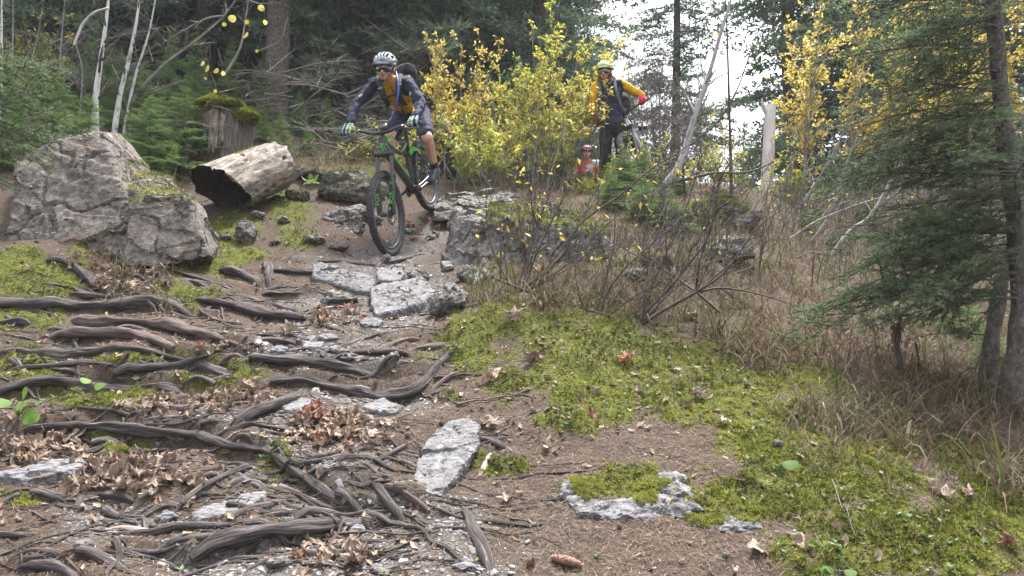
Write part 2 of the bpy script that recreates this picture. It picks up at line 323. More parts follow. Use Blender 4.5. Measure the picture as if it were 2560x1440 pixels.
# ------------------------------------------------------------------ roots (traced on the slope), laid before the ground so that it banks up behind them
T_, G_, K_ = "thick", "grey", ""
ROOTS = [
 ([(-60,752),(28,757),(70,760),(148,759),(211,764),(288,760),(352,759),(422,761),(480,770)],28,"thick level root below the mossy rise at the edge of the picture"),
 ([(176,736),(281,741),(387,743)],14,"thin pale root just above the thick level root under the leaf drift"),
 ([(492,740),(545,754),(615,768),(668,785),(731,796),(765,790)],22,"dark root sloping down to the leaves below the slate plank"),
 ([(559,733),(633,733),(686,757),(738,775),(775,792)],13,"slim pale-topped root above the dark sloping root near the plank"),
 ([(440,735),(450,740),(492,761),(527,789),(563,817),(615,838),(661,852)],8,"thin wiry root crossing downhill over two thick roots"),
 ([(160,800),(176,789),(225,803),(316,806),(404,813),(475,831),(545,859),(612,880)],31,"thickest reddish root with a bare pale top, curving downhill"),
 ([(100,842),(148,831),(197,845),(253,845),(316,838),(359,845),(390,863),(435,880)],27,"humped root with a raised knee beside the reddish one"),
 ([(-60,868),(0,871),(105,873),(211,880),(299,887),(352,887),(404,887),(475,887),(527,898),(580,908),(632,922)],24,"long level root running below the humped root"),
 ([(28,921),(105,919),(193,908),(281,912),(300,918)],15,"short dark root lying over a moss strip at the edge"),
 ([(-60,985),(0,968),(70,954),(176,933),(281,926),(352,929),(422,936),(480,950)],36,"heaviest light grey root above the dark mossy hollow"),
 ([(290,921),(369,908),(457,891),(520,890)],22,"root rising out of the heaviest grey root towards the trail"),
 ([(585,902),(626,887),(668,901),(774,901),(824,903),(881,911),(939,917),(985,925)],24,"root edging the pale chip step across the middle of the trail"),
 ([(640,945),(661,933),(700,926),(760,922),(808,930),(872,939),(926,939),(984,949),(1032,952),(1063,936),(1092,911),(1124,886)],27,"long root that sags then turns up into the bright moss"),
 ([(1016,890),(1047,869),(1079,863),(1127,853),(1172,856)],20,"smooth brown root pointing into the moss bank"),
 ([(875,890),(936,891),(984,898),(1020,890)],18,"short root linking the chip step to the brown root"),
 ([(855,856),(894,828),(932,831),(952,860)],20,"arched dark root over a small hollow in the trail"),
 ([(740,818),(808,818),(868,839)],10,"thin root under the brown leaves below the plank"),
 ([(955,890),(984,863),(1022,847),(1055,850)],18,"bare brown root bent beside the small upright stone"),
 ([(1065,854),(1075,828),(1085,798)],15,"short upright root stub at the foot of the moss bank"),
 ([(756,815),(826,824),(876,836)],9,"slender pale root lying flat on chips"),
 ([(590,882),(650,863),(742,858)],19,"grey root joining the tail of the reddish root"),
 ([(800,898),(872,863),(900,849),(965,834)],14,"thin root climbing along the chips to the arched root"),
 ([(776,950),(738,989),(686,1017),(633,1035),(580,1064)],30,"stout light root running downhill between two leaf drifts"),
 ([(430,966),(492,972),(555,988)],20,"short root end above the dark hollow"),
 ([(165,1023),(218,1039),(281,1046),(330,1051)],16,"small root beside the green seedling"),
 ([(70,1056),(158,1056),(246,1063),(352,1070),(422,1067),(482,1063),(527,1074),(580,1102),(633,1109),(668,1113),(703,1141),(756,1183),(809,1207),(868,1228)],33,"great root that crosses the slope then dives down to the trail"),
 ([(360,1058),(457,1046),(527,1039),(598,1034)],14,"flat root just above the great crossing root"),
 ([(636,1138),(598,1169),(545,1197),(492,1232),(436,1268)],33,"broad root running downhill out of the hollow below the great root"),
 ([(642,1146),(612,1183),(566,1215)],26,"second root beside the broad one in the hollow"),
 ([(0,1252),(70,1229),(123,1236),(175,1252)],22,"low dark root hump at the edge below a slate"),
 ([(195,1264),(229,1232),(274,1232),(340,1238)],28,"root hump below the large curled leaves"),
 ([(575,1304),(633,1274),(686,1250),(728,1227)],22,"straight root beside the flat pale slate"),
 ([(480,1360),(563,1334),(650,1316),(738,1299),(809,1292),(872,1267),(905,1253)],36,"long massive root above the bottom leaf heap"),
 ([(118,1307),(211,1299),(281,1288),(335,1293)],14,"thin level root above the white stone row"),
 ([(262,1308),(302,1302),(345,1313),(400,1329)],18,"bare pale root below the white stone"),
 ([(150,1282),(211,1274),(295,1270)],10,"wispy root behind two round pebbles"),
 ([(-40,1337),(70,1337),(134,1327),(169,1320),(218,1337),(250,1350)],16,"low looping root above the half-buried round rock"),
 ([(262,1318),(295,1327),(309,1348),(300,1368)],8,"small hooked light rootlet curling over the needles"),
 ([(22,1392),(70,1376),(123,1380),(162,1392)],17,"black root over a pocket of shade at the bottom corner"),
 ([(45,1396),(105,1404),(158,1418),(205,1448)],27,"dark thick root leaving the bottom corner of the picture"),
 ([(280,1448),(334,1404),(380,1380),(411,1366),(462,1382)],16,"root with a knuckle arching from the bottom edge"),
 ([(310,1359),(387,1362),(440,1355),(490,1332)],10,"thin root behind the knuckled one"),
 ([(890,1200),(918,1194),(940,1199),(965,1232),(988,1255),(1010,1274)],19,"root with a round dark knob at its top"),
 ([(955,1208),(1004,1229),(1045,1248),(1084,1273)],26,"brown root lying beside the knobbed root"),
 ([(1150,1258),(1170,1293),(1179,1328),(1198,1360),(1211,1389),(1228,1430)],29,"stout bark-covered root pointing at the camera by the needle bed"),
 ([(872,1193),(940,1165),(1004,1127),(1051,1098),(1115,1073),(1178,1067)],17,"long thin root that leads up to the tilted slab"),
 ([(1134,1078),(1179,1085),(1211,1095),(1240,1111),(1262,1130),(1298,1144)],15,"root draped over the top corner of the tilted slab"),
 ([(1232,1130),(1225,1140),(1214,1159),(1196,1190)],19,"split bleached root stub leaning on the tilted slab"),
 ([(840,1182),(892,1146),(955,1115)],24,"half-buried root among the chips of the lower trail"),
 ([(805,1334),(860,1309),(896,1282)],10,"thin dark root at the end of the massive root"),
 ([(1058,1376),(1083,1341),(1126,1313)],14,"short forked root by the square white chip"),
 ([(900,1392),(956,1383),(1010,1371)],20,"grey root sunk in the bottom gravel"),
 ([(385,655),(394,683),(410,718)],14,"upright pale root stub by the upper leaf drift"),
 ([(334,671),(359,697),(380,718)],13,"root stub slanting through the upper leaf drift"),
 ([(120,645),(176,666),(211,690),(270,728)],22,"weathered root along the edge of the mossy rise"),
 ([(410,722),(457,704),(503,708),(538,732)],18,"low arched root above the crossing wiry root"),
 ([(425,690),(510,697),(585,723)],11,"splintered grey root on the slope above the arch"),
 ([(667,655),(672,683),(676,720)],24,"short thick root running straight down the slope"),
 ([(555,674),(615,690),(648,706)],25,"blunt root beside the short thick one"),
 ([(678,672),(738,680),(815,684)],12,"level root behind the slate plank"),
 ([(740,650),(809,655),(900,658),(965,661)],9,"fine root crossing the trail behind the plank"),
 ([(655,725),(710,729),(765,734)],18,"root end tucked under the plank"),
 ([(-40,808),(28,796),(76,802)],25,"dark root at the edge in the moss"),
 ([(935,673),(952,658),(984,655),(1016,645),(1065,628)],10,"forked root just in front of the bicycle wheel"),
 ([(862,700),(870,678),(884,673),(904,688)],13,"small root loop behind the slate plank"),
 ([(1078,955),(1111,936),(1148,926)],14,"brown root end in the moss below the upturned root"),
 ([(880,972),(904,994),(930,1002)],9,"thin root hanging down the dark bank"),
]
RT = []
for k, (pts, th, lab) in enumerate(ROOTS):
    pts = np.array(pts, float); Q = G(pts[:, 0], pts[:, 1]); r0 = th * Q[:, 1].mean() / FPX * 0.42
    S = spline(Q, 0.025); S[:, 2] = H(S[:, 0], S[:, 1])
    RT.append((S, r0, lab))
# ledges: soil banks up behind a root and is worn away in front of it
DH = np.zeros_like(HR)
for S, r, lab in RT:
    if r < 0.012: continue
    x0, x1, y0, y1 = S[:, 0].min() - .3, S[:, 0].max() + .3, S[:, 1].min() - .4, S[:, 1].max() + .4
    i0, i1 = np.searchsorted(_gx, [x0, x1]); j0, j1 = np.searchsorted(_gy, [y0, y1])
    X, Yg = _XX[j0:j1, i0:i1], _YY[j0:j1, i0:i1]
    if X.size == 0: continue
    d2 = (X[..., None] - S[::2, 0]) ** 2 + (Yg[..., None] - S[::2, 1]) ** 2
    k = d2.argmin(-1); d = np.sqrt(d2.min(-1)); Tn = np.gradient(S, axis=0)[::2]; Tn = nrm(Tn[:, :2]); w = np.abs(Tn[k][..., 0]) ** 1.5
    sgn = np.where(Yg > S[::2, 1][k], 1.0, -1.0)
    big = 1.9 if any(q_ in lab for q_ in ('sags then', 'great root', 'heaviest', 'edging the pale', 'massive')) else 1.0
    DH[j0:j1, i0:i1] += w * r * big * (np.where(sgn > 0, 0.9 * np.exp(-d / .16), -2.3 * np.exp(-d / .13)) * np.tanh(d / (r * .8)))
HR = HR + np.clip(DH, -0.19, 0.10)
HR = HR - .075 * np.exp(-((_XX + 1.05) ** 2 + (_YY - 7.05) ** 2) / .09) + .085 * np.exp(-((_XX + .82) ** 2 + (_YY - 8.12) ** 2) / .08)  + .10 * np.exp(-((_XX - .12) ** 2 / .16 + (_YY - 4.75) ** 2 / .07))      # the wheel track and the lip of the ledge
_q = np.stack([_XX, _YY, 0 * _XX], -1)
_ppx, _ppy = proj(np.stack([_XX, _YY, HR], -1))
_ms = blobs(_ppx, _ppy, MOSS, 3)
HR = HR + 0.014 * fbm(_q * 5, 4, 11) + _ms * (0.045 * np.abs(fbm(_q * 7, 3, 21)) + 0.012 * fbm(_q * 22, 2, 23)) + (1 - _ms) * 0.006 * fbm(_q * 26, 2, 31)
del _q, _ppx, _ppy, _ms, DH

# ------------------------------------------------------------------ ground: one sheet, fine near the camera, out to the horizon
ys = np.concatenate([np.linspace(-8, 1.9, 24), 2.0 * 1.0066 ** np.arange(0, 276), np.geomspace(12.35, 140, 60)])
ts = np.concatenate([np.linspace(-1.9, -1.0, 10)[:-1], np.linspace(-1.0, 1.0, 350), np.linspace(1.0, 1.9, 10)[1:]])
YYg, TTg = np.meshgrid(ys, ts, indexing='ij'); XXg = TTg * (np.maximum(YYg, 1.5) * 0.78 + 0.3 + 6 * np.clip(np.abs(TTg) - 1, 0, 1))
ZZg = H(XXg, YYg); gV = np.stack([XXg, YYg, ZZg], -1)
nr, nc = XXg.shape; a = (np.arange(nr - 1)[:, None] * nc + np.arange(nc - 1)[None]); gF = np.stack([a, a + 1, a + nc + 1, a + nc], -1).reshape(-1, 4)
gp = gV.reshape(-1, 3); gpx, gpy = proj(gp); front = (gp[:, 1] > 1)
def msk(L, s): return blobs(gpx, gpy, L, s) * front
A_moss, A_grav, A_grass = msk(MOSS, 3), msk(GRAV, 7), msk(GRASS, 9)
lap = np.zeros_like(ZZg)
m, nt, N, L_, B = _nt("forest soil")
geo = N.new("ShaderNodeNewGeometry")
def _noise(sc, det=8, w=.65):
    n = N.new("ShaderNodeTexNoise"); n.inputs["Scale"].default_value = sc; n.inputs["Detail"].default_value = det; n.inputs["Roughness"].default_value = w
    L_.new(geo.outputs["Position"], n.inputs["Vector"]); return n.outputs["Fac"]
def _mx(f, a, b):
    x = N.new("ShaderNodeMix"); x.data_type = 'RGBA'; L_.new(f, x.inputs[0]); L_.new(a, x.inputs[6]); L_.new(b, x.inputs[7]); return x.outputs[2]
def _att(n): a = N.new("ShaderNodeAttribute"); a.attribute_name = n; return a.outputs["Fac"]
def _rp(f, cols, pos=None): r = _ramp(N, cols, pos); L_.new(f, r.inputs[0]); return r.outputs[0]
soil = _rp(_noise(60), [(.021, .016, .013), (.060, .045, .036), (.122, .093, .073)])
soil = _mx(_rp(_noise(3.5), [(0, 0, 0), (1, 1, 1)], [.42, .66]), soil, _rp(_noise(45), [(.03, .022, .018), (.065, .046, .036), (.11, .08, .06)]))
soil = _mx(_att("grav"), soil, _rp(_noise(70), [(.038, .031, .027), (.085, .074, .068), (.18, .166, .16)]))
soil = _mx(_att("moss"), soil, _rp(_noise(55), [(.018, .022, .006), (.06, .068, .013), (.14, .145, .03)]))
soil = _mx(_att("grass"), soil, _rp(_noise(40), [(.03, .022, .015), (.075, .055, .038), (.15, .115, .08)]))
L_.new(soil, B.inputs["Base Color"]); B.inputs["Roughness"].default_value = .95; B.inputs["Specular IOR Level"].default_value = .15
bp = N.new("ShaderNodeBump"); bp.inputs["Strength"].default_value = .7; bp.inputs["Distance"].default_value = .02; L_.new(_noise(90), bp.inputs["Height"]); L_.new(bp.outputs[0], B.inputs["Normal"])
ground = link("ground", mk_mesh("ground", gp, gF, m, attrs={"moss": A_moss, "grav": A_grav, "grass": A_grass}))
tag(ground, kind='structure'); ground["label"] = "steep forest trail slope of soil, needles and moss"
del gV, gp

# ------------------------------------------------------------------ build the roots
ROOTM = M("root bark", [(.016, .012, .012), (.065, .053, .052), (.175, .152, .155)], scale=22, coord='tc', stretch=(.35, 5, 5), bump=1.0, bscale=40, bdist=.02, rough=.85, spots=[((.30, .27, .27), 14, .64), ((.045, .04, .03), 9, .66)])
ROOTB = M("bare root wood", [(.15, .11, .09), (.27, .21, .18), (.38, .33, .30)], scale=22, coord='tc', stretch=(.3, 4, 4), bump=.6, bscale=40, bdist=.006, rough=.7)
ROOTR = M("reddish root bark", [(.026, .018, .016), (.08, .057, .051), (.175, .14, .135)], scale=22, coord='tc', stretch=(.35, 5, 5), bump=.9, bscale=40, bdist=.01, rough=.8)
for k, (S, r, lab) in enumerate(RT):
    Q = S.copy(); n = len(Q); t = np.linspace(0, 1, n); g = rng(100 + k)
    env = np.clip(np.minimum(t, 1 - t) * 7, 0.0, 1) ** .5
    amp = np.clip(r * .6, .004, .03)
    wob = np.stack([fbm(np.stack([t * n * .11, 0 * t + k, 0 * t + j], -1), 3, 40 + j) for j in range(3)], -1)
    Q[:, 0] += wob[:, 0] * amp * .3; Q[:, 1] += wob[:, 1] * amp * .35
    zq = H(Q[:, 0], Q[:, 1]); kw_ = min(17, n // 2 * 2 - 1); zp = np.pad(zq, kw_ // 2, mode='reflect', reflect_type='odd'); zq = .25 * zq + .75 * np.convolve(zp, np.ones(kw_) / kw_, 'valid')
    Q[:, 2] = zq + r * ((.05 + .62 * fbm(np.stack([t * n * .05, 0 * t + k * 5.3, 0 * t], -1), 2, 71)) * env - .85 * (1 - env)) + wob[:, 2] * amp * .25
    Q[1:-1] = (Q[:-2] + 2 * Q[1:-1] + Q[2:]) / 4
    R = r * (.62 + .42 * env) * (1 + .38 * fbm(np.stack([t * n * .09, 0 * t + k * 3, 0 * t], -1), 3, 60)) * (1.08 - .25 * t * (1 if k % 2 else 0))
    mb = MB(); mb.tube(Q, R, 18 if r > .02 else 10, rough=.42, seed=k + 1, ell=(.98, 1.08))
    if "knob" in lab:
        c = Q[3] + np.array([0, 0, .012]); th, ph = np.meshgrid(np.linspace(0, 2 * math.pi, 13)[:-1], np.linspace(.2, math.pi - .2, 8))
        D = np.stack([np.cos(th) * np.sin(ph), np.sin(th) * np.sin(ph), np.cos(ph)], -1); kv = c + D * (r * 1.7 * (1 + .25 * fbm(D * 3, 3, 5)))[..., None]
        i, j = np.meshgrid(np.arange(7), np.arange(12), indexing='ij'); f = np.stack([i * 12 + j, i * 12 + (j + 1) % 12, (i + 1) * 12 + (j + 1) % 12, (i + 1) * 12 + j], -1).reshape(-1, 4)
        mb.add(kv.reshape(-1, 3), f)
    if r > .022:                                    # side rootlets
        for q in range(g.integers(2, 6)):
            i = g.integers(3, n - 3); d = np.array([g.normal(0, .5), -1 if g.random() < .7 else .6, 0]); ln = g.uniform(.10, .42); ss = np.linspace(0, 1, 8)
            B0 = Q[i] + np.outer(ss * ln, nrm(d)) + np.c_[np.sin(ss * 5 + q) * .015, 0 * ss, 0 * ss]; B0[1:, 2] = H(B0[1:, 0], B0[1:, 1]) + .006 + .012 * np.sin(ss[1:] * 7 + q)
            mb.tube(B0, r * g.uniform(.2, .45) * (1 - ss * .8), 5, rough=.2, seed=k + q)
    mat = ROOTB if ("bleached" in lab or "bare pale root" in lab or "rootlet" in lab) else (ROOTR if ("reddish" in lab or "brown" in lab) else ROOTM)
    tag(mb.build("tree_root", mat), lab, "root", "exposed tree roots across the trail")

# the finest rootlets, too many to count
g = rng(77); mb = MB()
for k in range(230):
    px, py = g.uniform(0, 1180), g.uniform(660, 1430); q0 = g1(px, py); a = g.normal(.1, .5) + (math.pi if g.random() < .5 else 0); L = g.uniform(.12, .6); ss = np.linspace(0, 1, 14); ang = a + np.cumsum(g.normal(0, .16, 14)); st_ = L / 13
    q = q0[:2] + np.cumsum(np.stack([np.cos(ang), np.sin(ang) * .7], -1) * st_, 0); z = H(q[:, 0], q[:, 1]); z = np.convolve(np.r_[z[0], z, z[-1]], np.ones(3) / 3, 'valid') + -.001 + .008 * np.abs(np.sin(ss * g.uniform(3, 9)))
    mb.tube(np.c_[q, z], g.uniform(.0018, .0055) * (1 - ss * .6), 5, rough=.25, seed=k)
for k in range(180):                       # half-buried side roots weaving between the big ones
    px, py = g.uniform(-60, 1100), g.uniform(680, 1400); q0 = g1(px, py); sg = 1 if g.random() < .7 else -1; L = g.uniform(.25, .9); n = 30; ss = np.linspace(0, 1, n); ang = g.normal(-.15, .35) + np.cumsum(g.normal(0, .09, n))
    q = q0[:2] + np.cumsum(np.stack([sg * np.cos(ang), np.sin(ang) * .8], -1) * (L / n), 0); r = g.uniform(.006, .015) * (1.1 - ss * .8); z = H(q[:, 0], q[:, 1]); z = np.convolve(np.r_[z[0], z, z[-1]], np.ones(3) / 3, 'valid') + r * (1.3 * fbm(np.stack([ss * L * 5, 0 * ss + k, 0 * ss], -1), 2, 6) - .1)
    mb.tube(np.c_[q, z], r * (1 + .3 * fbm(np.stack([ss * L * 9, 0 * ss + k, 0 * ss], -1), 2, 8)), 8, rough=.4, seed=k + 500)
tag(mb.build("rootlets", ROOTM), "mesh of fine bare rootlets over the trail soil", "roots", kind="stuff")
# ------------------------------------------------------------------ solids: hulls joined, remeshed and weathered
def remesh(V, F, voxel):
    me = mk_mesh("solid", V, F); o = bpy.data.objects.new("solid", me); COL.objects.link(o)
    md = o.modifiers.new("r", 'REMESH'); md.mode = 'VOXEL'; md.voxel_size = voxel
    dg = bpy.context.evaluated_depsgraph_get(); ev = o.evaluated_get(dg); m2 = bpy.data.meshes.new_from_object(ev)
    n = len(m2.vertices); V2 = np.empty(n * 3, np.float32); m2.vertices.foreach_get("co", V2)
    nl = len(m2.loops); lv = np.empty(nl, np.int32); m2.loops.foreach_get("vertex_index", lv)
    F2 = lv.reshape(-1, 4) if nl == 4 * len(m2.polygons) else None
    if F2 is None:
        m2.calc_loop_triangles(); t = np.empty(len(m2.loop_triangles) * 3, np.int32); m2.loop_triangles.foreach_get("vertices", t); F2 = t.reshape(-1, 3)
    bpy.data.objects.remove(o); bpy.data.meshes.remove(me); bpy.data.meshes.remove(m2)
    return V2.reshape(-1, 3).astype(float), F2
def edges_of(F):
    k = F.shape[1]; E = np.concatenate([F[:, [i, (i + 1) % k]] for i in range(k)]); return np.unique(np.sort(E, 1), axis=0)
def smooth(V, F, it=2, lam=.5):
    E = edges_of(F); n = len(V); cnt = np.bincount(E.ravel(), minlength=n)[:, None] + 1e-9
    for _ in range(it):
        S = np.zeros_like(V)
        for c in range(3): S[:, c] = np.bincount(E[:, 0], V[E[:, 1], c], n) + np.bincount(E[:, 1], V[E[:, 0], c], n)
        V = V + lam * (S / cnt - V)
    return V
def vnormals(V, F):
    a = V[F[:, 0]]; b = V[F[:, 1]]; c = V[F[:, 2]]; fn = np.cross(b - a, c - a)
    if F.shape[1] == 4: fn = fn + np.cross(V[F[:, 2]] - a, V[F[:, 3]] - a)
    N_ = np.zeros_like(V)
    for i in range(F.shape[1]):
        for k in range(3): N_[:, k] += np.bincount(F[:, i], fn[:, k], len(V))
    return nrm(N_)
def hull(pts):
    bm = bmesh.new()
    for p in pts: bm.verts.new(p)
    r = bmesh.ops.convex_hull(bm, input=bm.verts); bmesh.ops.delete(bm, geom=list({g for g in r["geom_interior"] + r["geom_unused"] if isinstance(g, bmesh.types.BMVert)}), context='VERTS')
    bmesh.ops.triangulate(bm, faces=bm.faces); bm.verts.index_update()
    V = np.array([v.co[:] for v in bm.verts]); F = np.array([[v.index for v in f.verts] for f in bm.faces]); bm.free(); return V, F
def weather(V, F, amp=.02, sc=3.0, strata=None, samp=.012, sfreq=14, seed=0, fine=.004, facet=1.0):
    N_ = vnormals(V, F); d = amp * .35 * fbm(V * sc, 4, seed) + fine * fbm(V * sc * 7, 3, seed + 5) + fine * .6 * fbm(V * sc * 16, 2, seed + 6)
    g = rng(seed + 70); st = nrm(np.array(strata if strata is not None else (0, 0, 1), float)); ext = np.ptp(V, axis=0)
    for cs, am in ((sc * .9, 1.0), (sc * 2.4, .22)):                    # broken facets: each cell of the stone is its own tilted plane
        K = int(np.clip(ext[0] * ext[1] * ext[2] * cs ** 3 * 5 + 14, 14, 110)); S = V.min(0) + g.random((K, 3)) * ext
        W = V + .18 / cs * np.stack([fbm(V * cs * 1.6, 2, seed + 90 + j) for j in range(3)], -1)
        q = lambda X: X + st * (X @ st)[:, None] * 1.4
        k = np.empty(len(V), int); Sq = q(S)
        for i in range(0, len(V), 20000): k[i:i + 20000] = ((q(W[i:i + 20000])[:, None] - Sq[None]) ** 2).sum(-1).argmin(1)
        tl = g.normal(0, .30, (K, 3)); off = g.normal(0, .5, K)
        d += facet * am * amp * (np.clip(((V - S[k]) * tl[k]).sum(1) * cs * 2.5, -1.5, 1.5) + off[k])
    c = vn(V * sc * .8, seed + 9); d -= amp * .9 * np.clip(1 - np.abs(fbm(V * sc * 1.3, 2, seed + 31)) * 11, 0, 1)         # cracks
    if strata is not None:
        h = V @ st * sfreq + 1.0 * fbm(V * sc * .6, 3, seed + 2)
        s = h - np.floor(h); d += samp * (np.minimum(s * 1.3, (1 - s) * 6) - .4) * (0.4 + .9 * (c > -.1))
    return V + N_ * d[:, None]
def solid(hulls, voxel, **kw):
    Vs, Fs, n = [], [], 0
    for h in hulls:
        V, F = hull(h); Vs.append(V); Fs.append(F + n); n += len(V)
    V, F = remesh(np.concatenate(Vs), np.concatenate(Fs), voxel); V = smooth(V, F, kw.pop("sm", 1), .4)
    return weather(V, F, **kw), F
def sample(V, F, n, seed, up=None, fn=None):
    """random points and normals on a surface"""
    T = F if F.shape[1] == 3 else np.concatenate([F[:, [0, 1, 2]], F[:, [0, 2, 3]]])
    a, b, c = V[T[:, 0]], V[T[:, 1]], V[T[:, 2]]; cr = np.cross(b - a, c - a); ar = np.linalg.norm(cr, axis=1); nn = cr / np.maximum(ar, 1e-12)[:, None]
    w = ar.copy()
    if up is not None: w *= nn[:, 2] > up
    if fn is not None: w *= fn((a + b + c) / 3)
    if w.sum() <= 0: return np.zeros((0, 3)), np.zeros((0, 3))
    g = rng(seed); k = g.choice(len(T), n, p=w / w.sum()); u, v = g.random(n), g.random(n); f = u + v > 1; u[f], v[f] = 1 - u[f], 1 - v[f]
    return a[k] + (b - a)[k] * u[:, None] + (c - a)[k] * v[:, None], nn[k]

# moss sprig: little splayed blades
def _sprig(nb, seed):
    g = rng(seed); V, F = [], []
    for k in range(nb):
        a = k * 2 * math.pi / nb + g.uniform(-.4, .4); l = g.uniform(.35, .8); h = g.uniform(.55, 1.0); w = .17; d = np.array([math.cos(a), math.sin(a), 0]); e = np.array([-d[1], d[0], 0])
        V += [d * .05 - e * w, d * .05 + e * w, d * l + np.array([0, 0, h])]; F.append([3 * k, 3 * k + 1, 3 * k + 2])
    return np.array(V), np.array(F)
SPV, SPF = _sprig(4, 1)
MOSSM = M("moss", [(.05, .06, .012), (.14, .15, .028)], scale=9, coord='pos', vmix=.65, vcols=[(.05, .042, .018), (.085, .10, .02), (.175, .20, .034), (.30, .32, .055), (.43, .42, .11)], trans=.25, bump=0, rough=.9, spec=.1)
def mosstufts(mb, Q, N_, seed, size=.012, dark=0.0):
    g = rng(seed); n = len(Q)
    if n == 0: return
    D = nrm(N_ + g.normal(0, .35, (n, 3)) + np.array([0, 0, .25]))
    cl = .48 + .5 * np.clip(fbm(Q * 4.5, 4, 77) * 1.5, -1, 1)
    mb.inst(SPV, SPF, Q - D * .002, frames(D, g.uniform(0, 6.3, n)), size * g.uniform(.6, 1.5, n), np.clip(cl * .75 + g.normal(.1, .2, n) - dark, 0, 1))
STONE = dict(scale=26, coord='pos', bump=1.0, bdist=.012, rough=.85, crack=5.0)
ROCK = M("grey schist", [(.034, .030, .028), (.092, .084, .079), (.155, .146, .139), (.275, .264, .252)], pos=[.28, .45, .58, .74], bscale=70, spots=[((.42, .41, .39), 30, .67), ((.13, .08, .06), 2.6, .64), ((.03, .03, .03), 24, .69)], moss=.22, **STONE)
ROCKB = M("big boulder rock", [(.040, .033, .029), (.102, .087, .078), (.155, .136, .124), (.27, .248, .23)], pos=[.28, .44, .58, .76], bscale=70, spots=[((.36, .345, .33), 34, .66), ((.17, .095, .065), 1.8, .60), ((.03, .028, .027), 26, .68), ((.22, .21, .2), 6, .62)], moss=.20, **{**STONE, 'crack': 2.0})
SLATEM = M("pale slate", [(.085, .083, .088), (.175, .173, .183), (.285, .283, .30)], bscale=45, spots=[((.34, .34, .345), 24, .70), ((.06, .055, .05), 19, .64), ((.10, .075, .06), 6, .62)], stretch=(1, 3.5, 5), **STONE)
SLATED = M("speckled slate", [(.075, .072, .074), (.15, .146, .15), (.235, .23, .24)], bscale=55, spots=[((.07, .07, .07), 48, .60), ((.36, .36, .37), 25, .70)], **STONE)

SOLIDS = []
def put(name, V, F, mat, label, cat, moss_n=0, up=.55, fn=None, size=.012, mname="moss", seed=1, group=None):
    if fn is None or cat != 'x': SOLIDS.append((V, F))
    lo = V.min(0); base = np.array([V[:, 0].mean(), V[:, 1].mean(), lo[2]])
    if not moss_n: o = link(name, mk_mesh(name, V, F, mat, smooth=cat not in ('boulder', 'rock', 'stone', 'slate'))); return tag(o, label, cat, group)
    t = thing(name, label, cat, base, group); link("rock" if cat in ("boulder", "rock", "slab") else "body", mk_mesh(name, V, F, mat, smooth=cat not in ("boulder", "rock")), t)
    q, n = sample(V, F, moss_n, seed, up, fn)
    if len(q):
        mb = MB(); mosstufts(mb, q, n, seed, size); mo = mb.build(mname, MOSSM, t, smooth=False); mo["kind"] = "stuff"
    return t
def PT(L): return [P(*c) for c in L]
def pxbox(x0, x1, y0, y1, wob=25):
    def f(c):
        u, v = proj(c); k = fbm(np.stack([u / 40, v / 30, 0 * u], -1), 3, 8) * wob; return ((u > x0 + k) & (u < x1 + k) & (v > y0 + k * .4) & (v < y1 + k * .4)).astype(float)
    return f

# ------------------------------------------------------------------ the big boulder
A = PT([(15,640,5.75),(20,560,5.75),(45,410,5.95),(70,380,6.0),(135,350,6.05),(225,335,6.08),(258,334,6.1),(278,400,5.95),(312,485,5.8),(345,660,5.55),(150,660,5.6),(330,660,6.4),
        (290,332,6.6),(306,335,6.7),(345,388,6.75),(380,430,6.7),(340,520,6.6),(60,420,7.0),(140,352,7.1),(20,640,7.0)])
B_ = PT([(322,512,5.62),(360,489,5.66),(464,490,5.70),(494,580,5.64),(530,640,5.66),(430,664,5.50),(305,664,5.46),(330,470,6.5),(440,476,6.5),(482,486,6.3),(524,560,6.25),(549,615,6.15),(535,645,6.3),(320,660,6.5)])
C_ = PT([(318,482,5.88),(336,452,6.05),(424,446,6.4),(446,474,6.35),(345,424,6.75),(425,440,6.7),(330,505,6.0),(440,500,6.3),(320,505,6.7)])
D_ = PT([(312,482,5.85),(330,470,5.9),(450,480,5.95),(455,492,5.95),(330,505,5.9),(440,470,6.5),(330,465,6.5)])
V, F = solid([A, B_, C_, D_], .016, amp=.03, sc=2.6, strata=(.25, -.25, 1), samp=.004, sfreq=9, seed=3, sm=0, facet=.65, fine=.0028)
put("boulder", V, F, ROCKB, "largest boulder with a flat grey face and mossy steps on its shoulder", "boulder", 3800, .55, pxbox(300, 480, 400, 520, 12), .013, seed=4)
# ------------------------------------------------------------------ slab beside the trail, and other rocks
A = PT([(x_, y_, Y_ * .945) for x_, y_, Y_ in [(1112,640,6.7),(1135,668,6.45),(1200,700,6.25),(1345,712,6.2),(1500,695,6.4),(1140,540,6.85),(1185,552,6.5),(1335,552,6.42),(1478,578,6.55),(1138,520,7.3),(1290,506,7.6),(1440,526,7.4),(1570,650,7.0),(1505,556,7.2),(1122,605,7.4)]])
V, F = solid([A], .016, amp=.028, sc=2.8, strata=(1, .15, .25), samp=.02, sfreq=11, seed=8, sm=0, facet=1.5, fine=.003)
put("slab_boulder", V, F, ROCK, "big square-edged boulder beside the trail with a mossy flat top", "boulder", 7000, .35, pxbox(1215, 1570, 470, 592, 14), .018, seed=9)
A = PT([(1080,512,7.9),(1085,550,7.75),(1165,555,7.7),(1290,530,7.7),(1300,482,8.2),(1220,478,8.2),(1120,488,8.1),(1300,520,8.8),(1090,510,8.7)])
V, F = solid([A], .02, amp=.03, sc=3, strata=(.2, 0, 1), samp=.02, sfreq=9, seed=12)
put("rock_ledge", V, F, ROCK, "long low rock ledge crossing the trail behind the rear wheel", "rock")
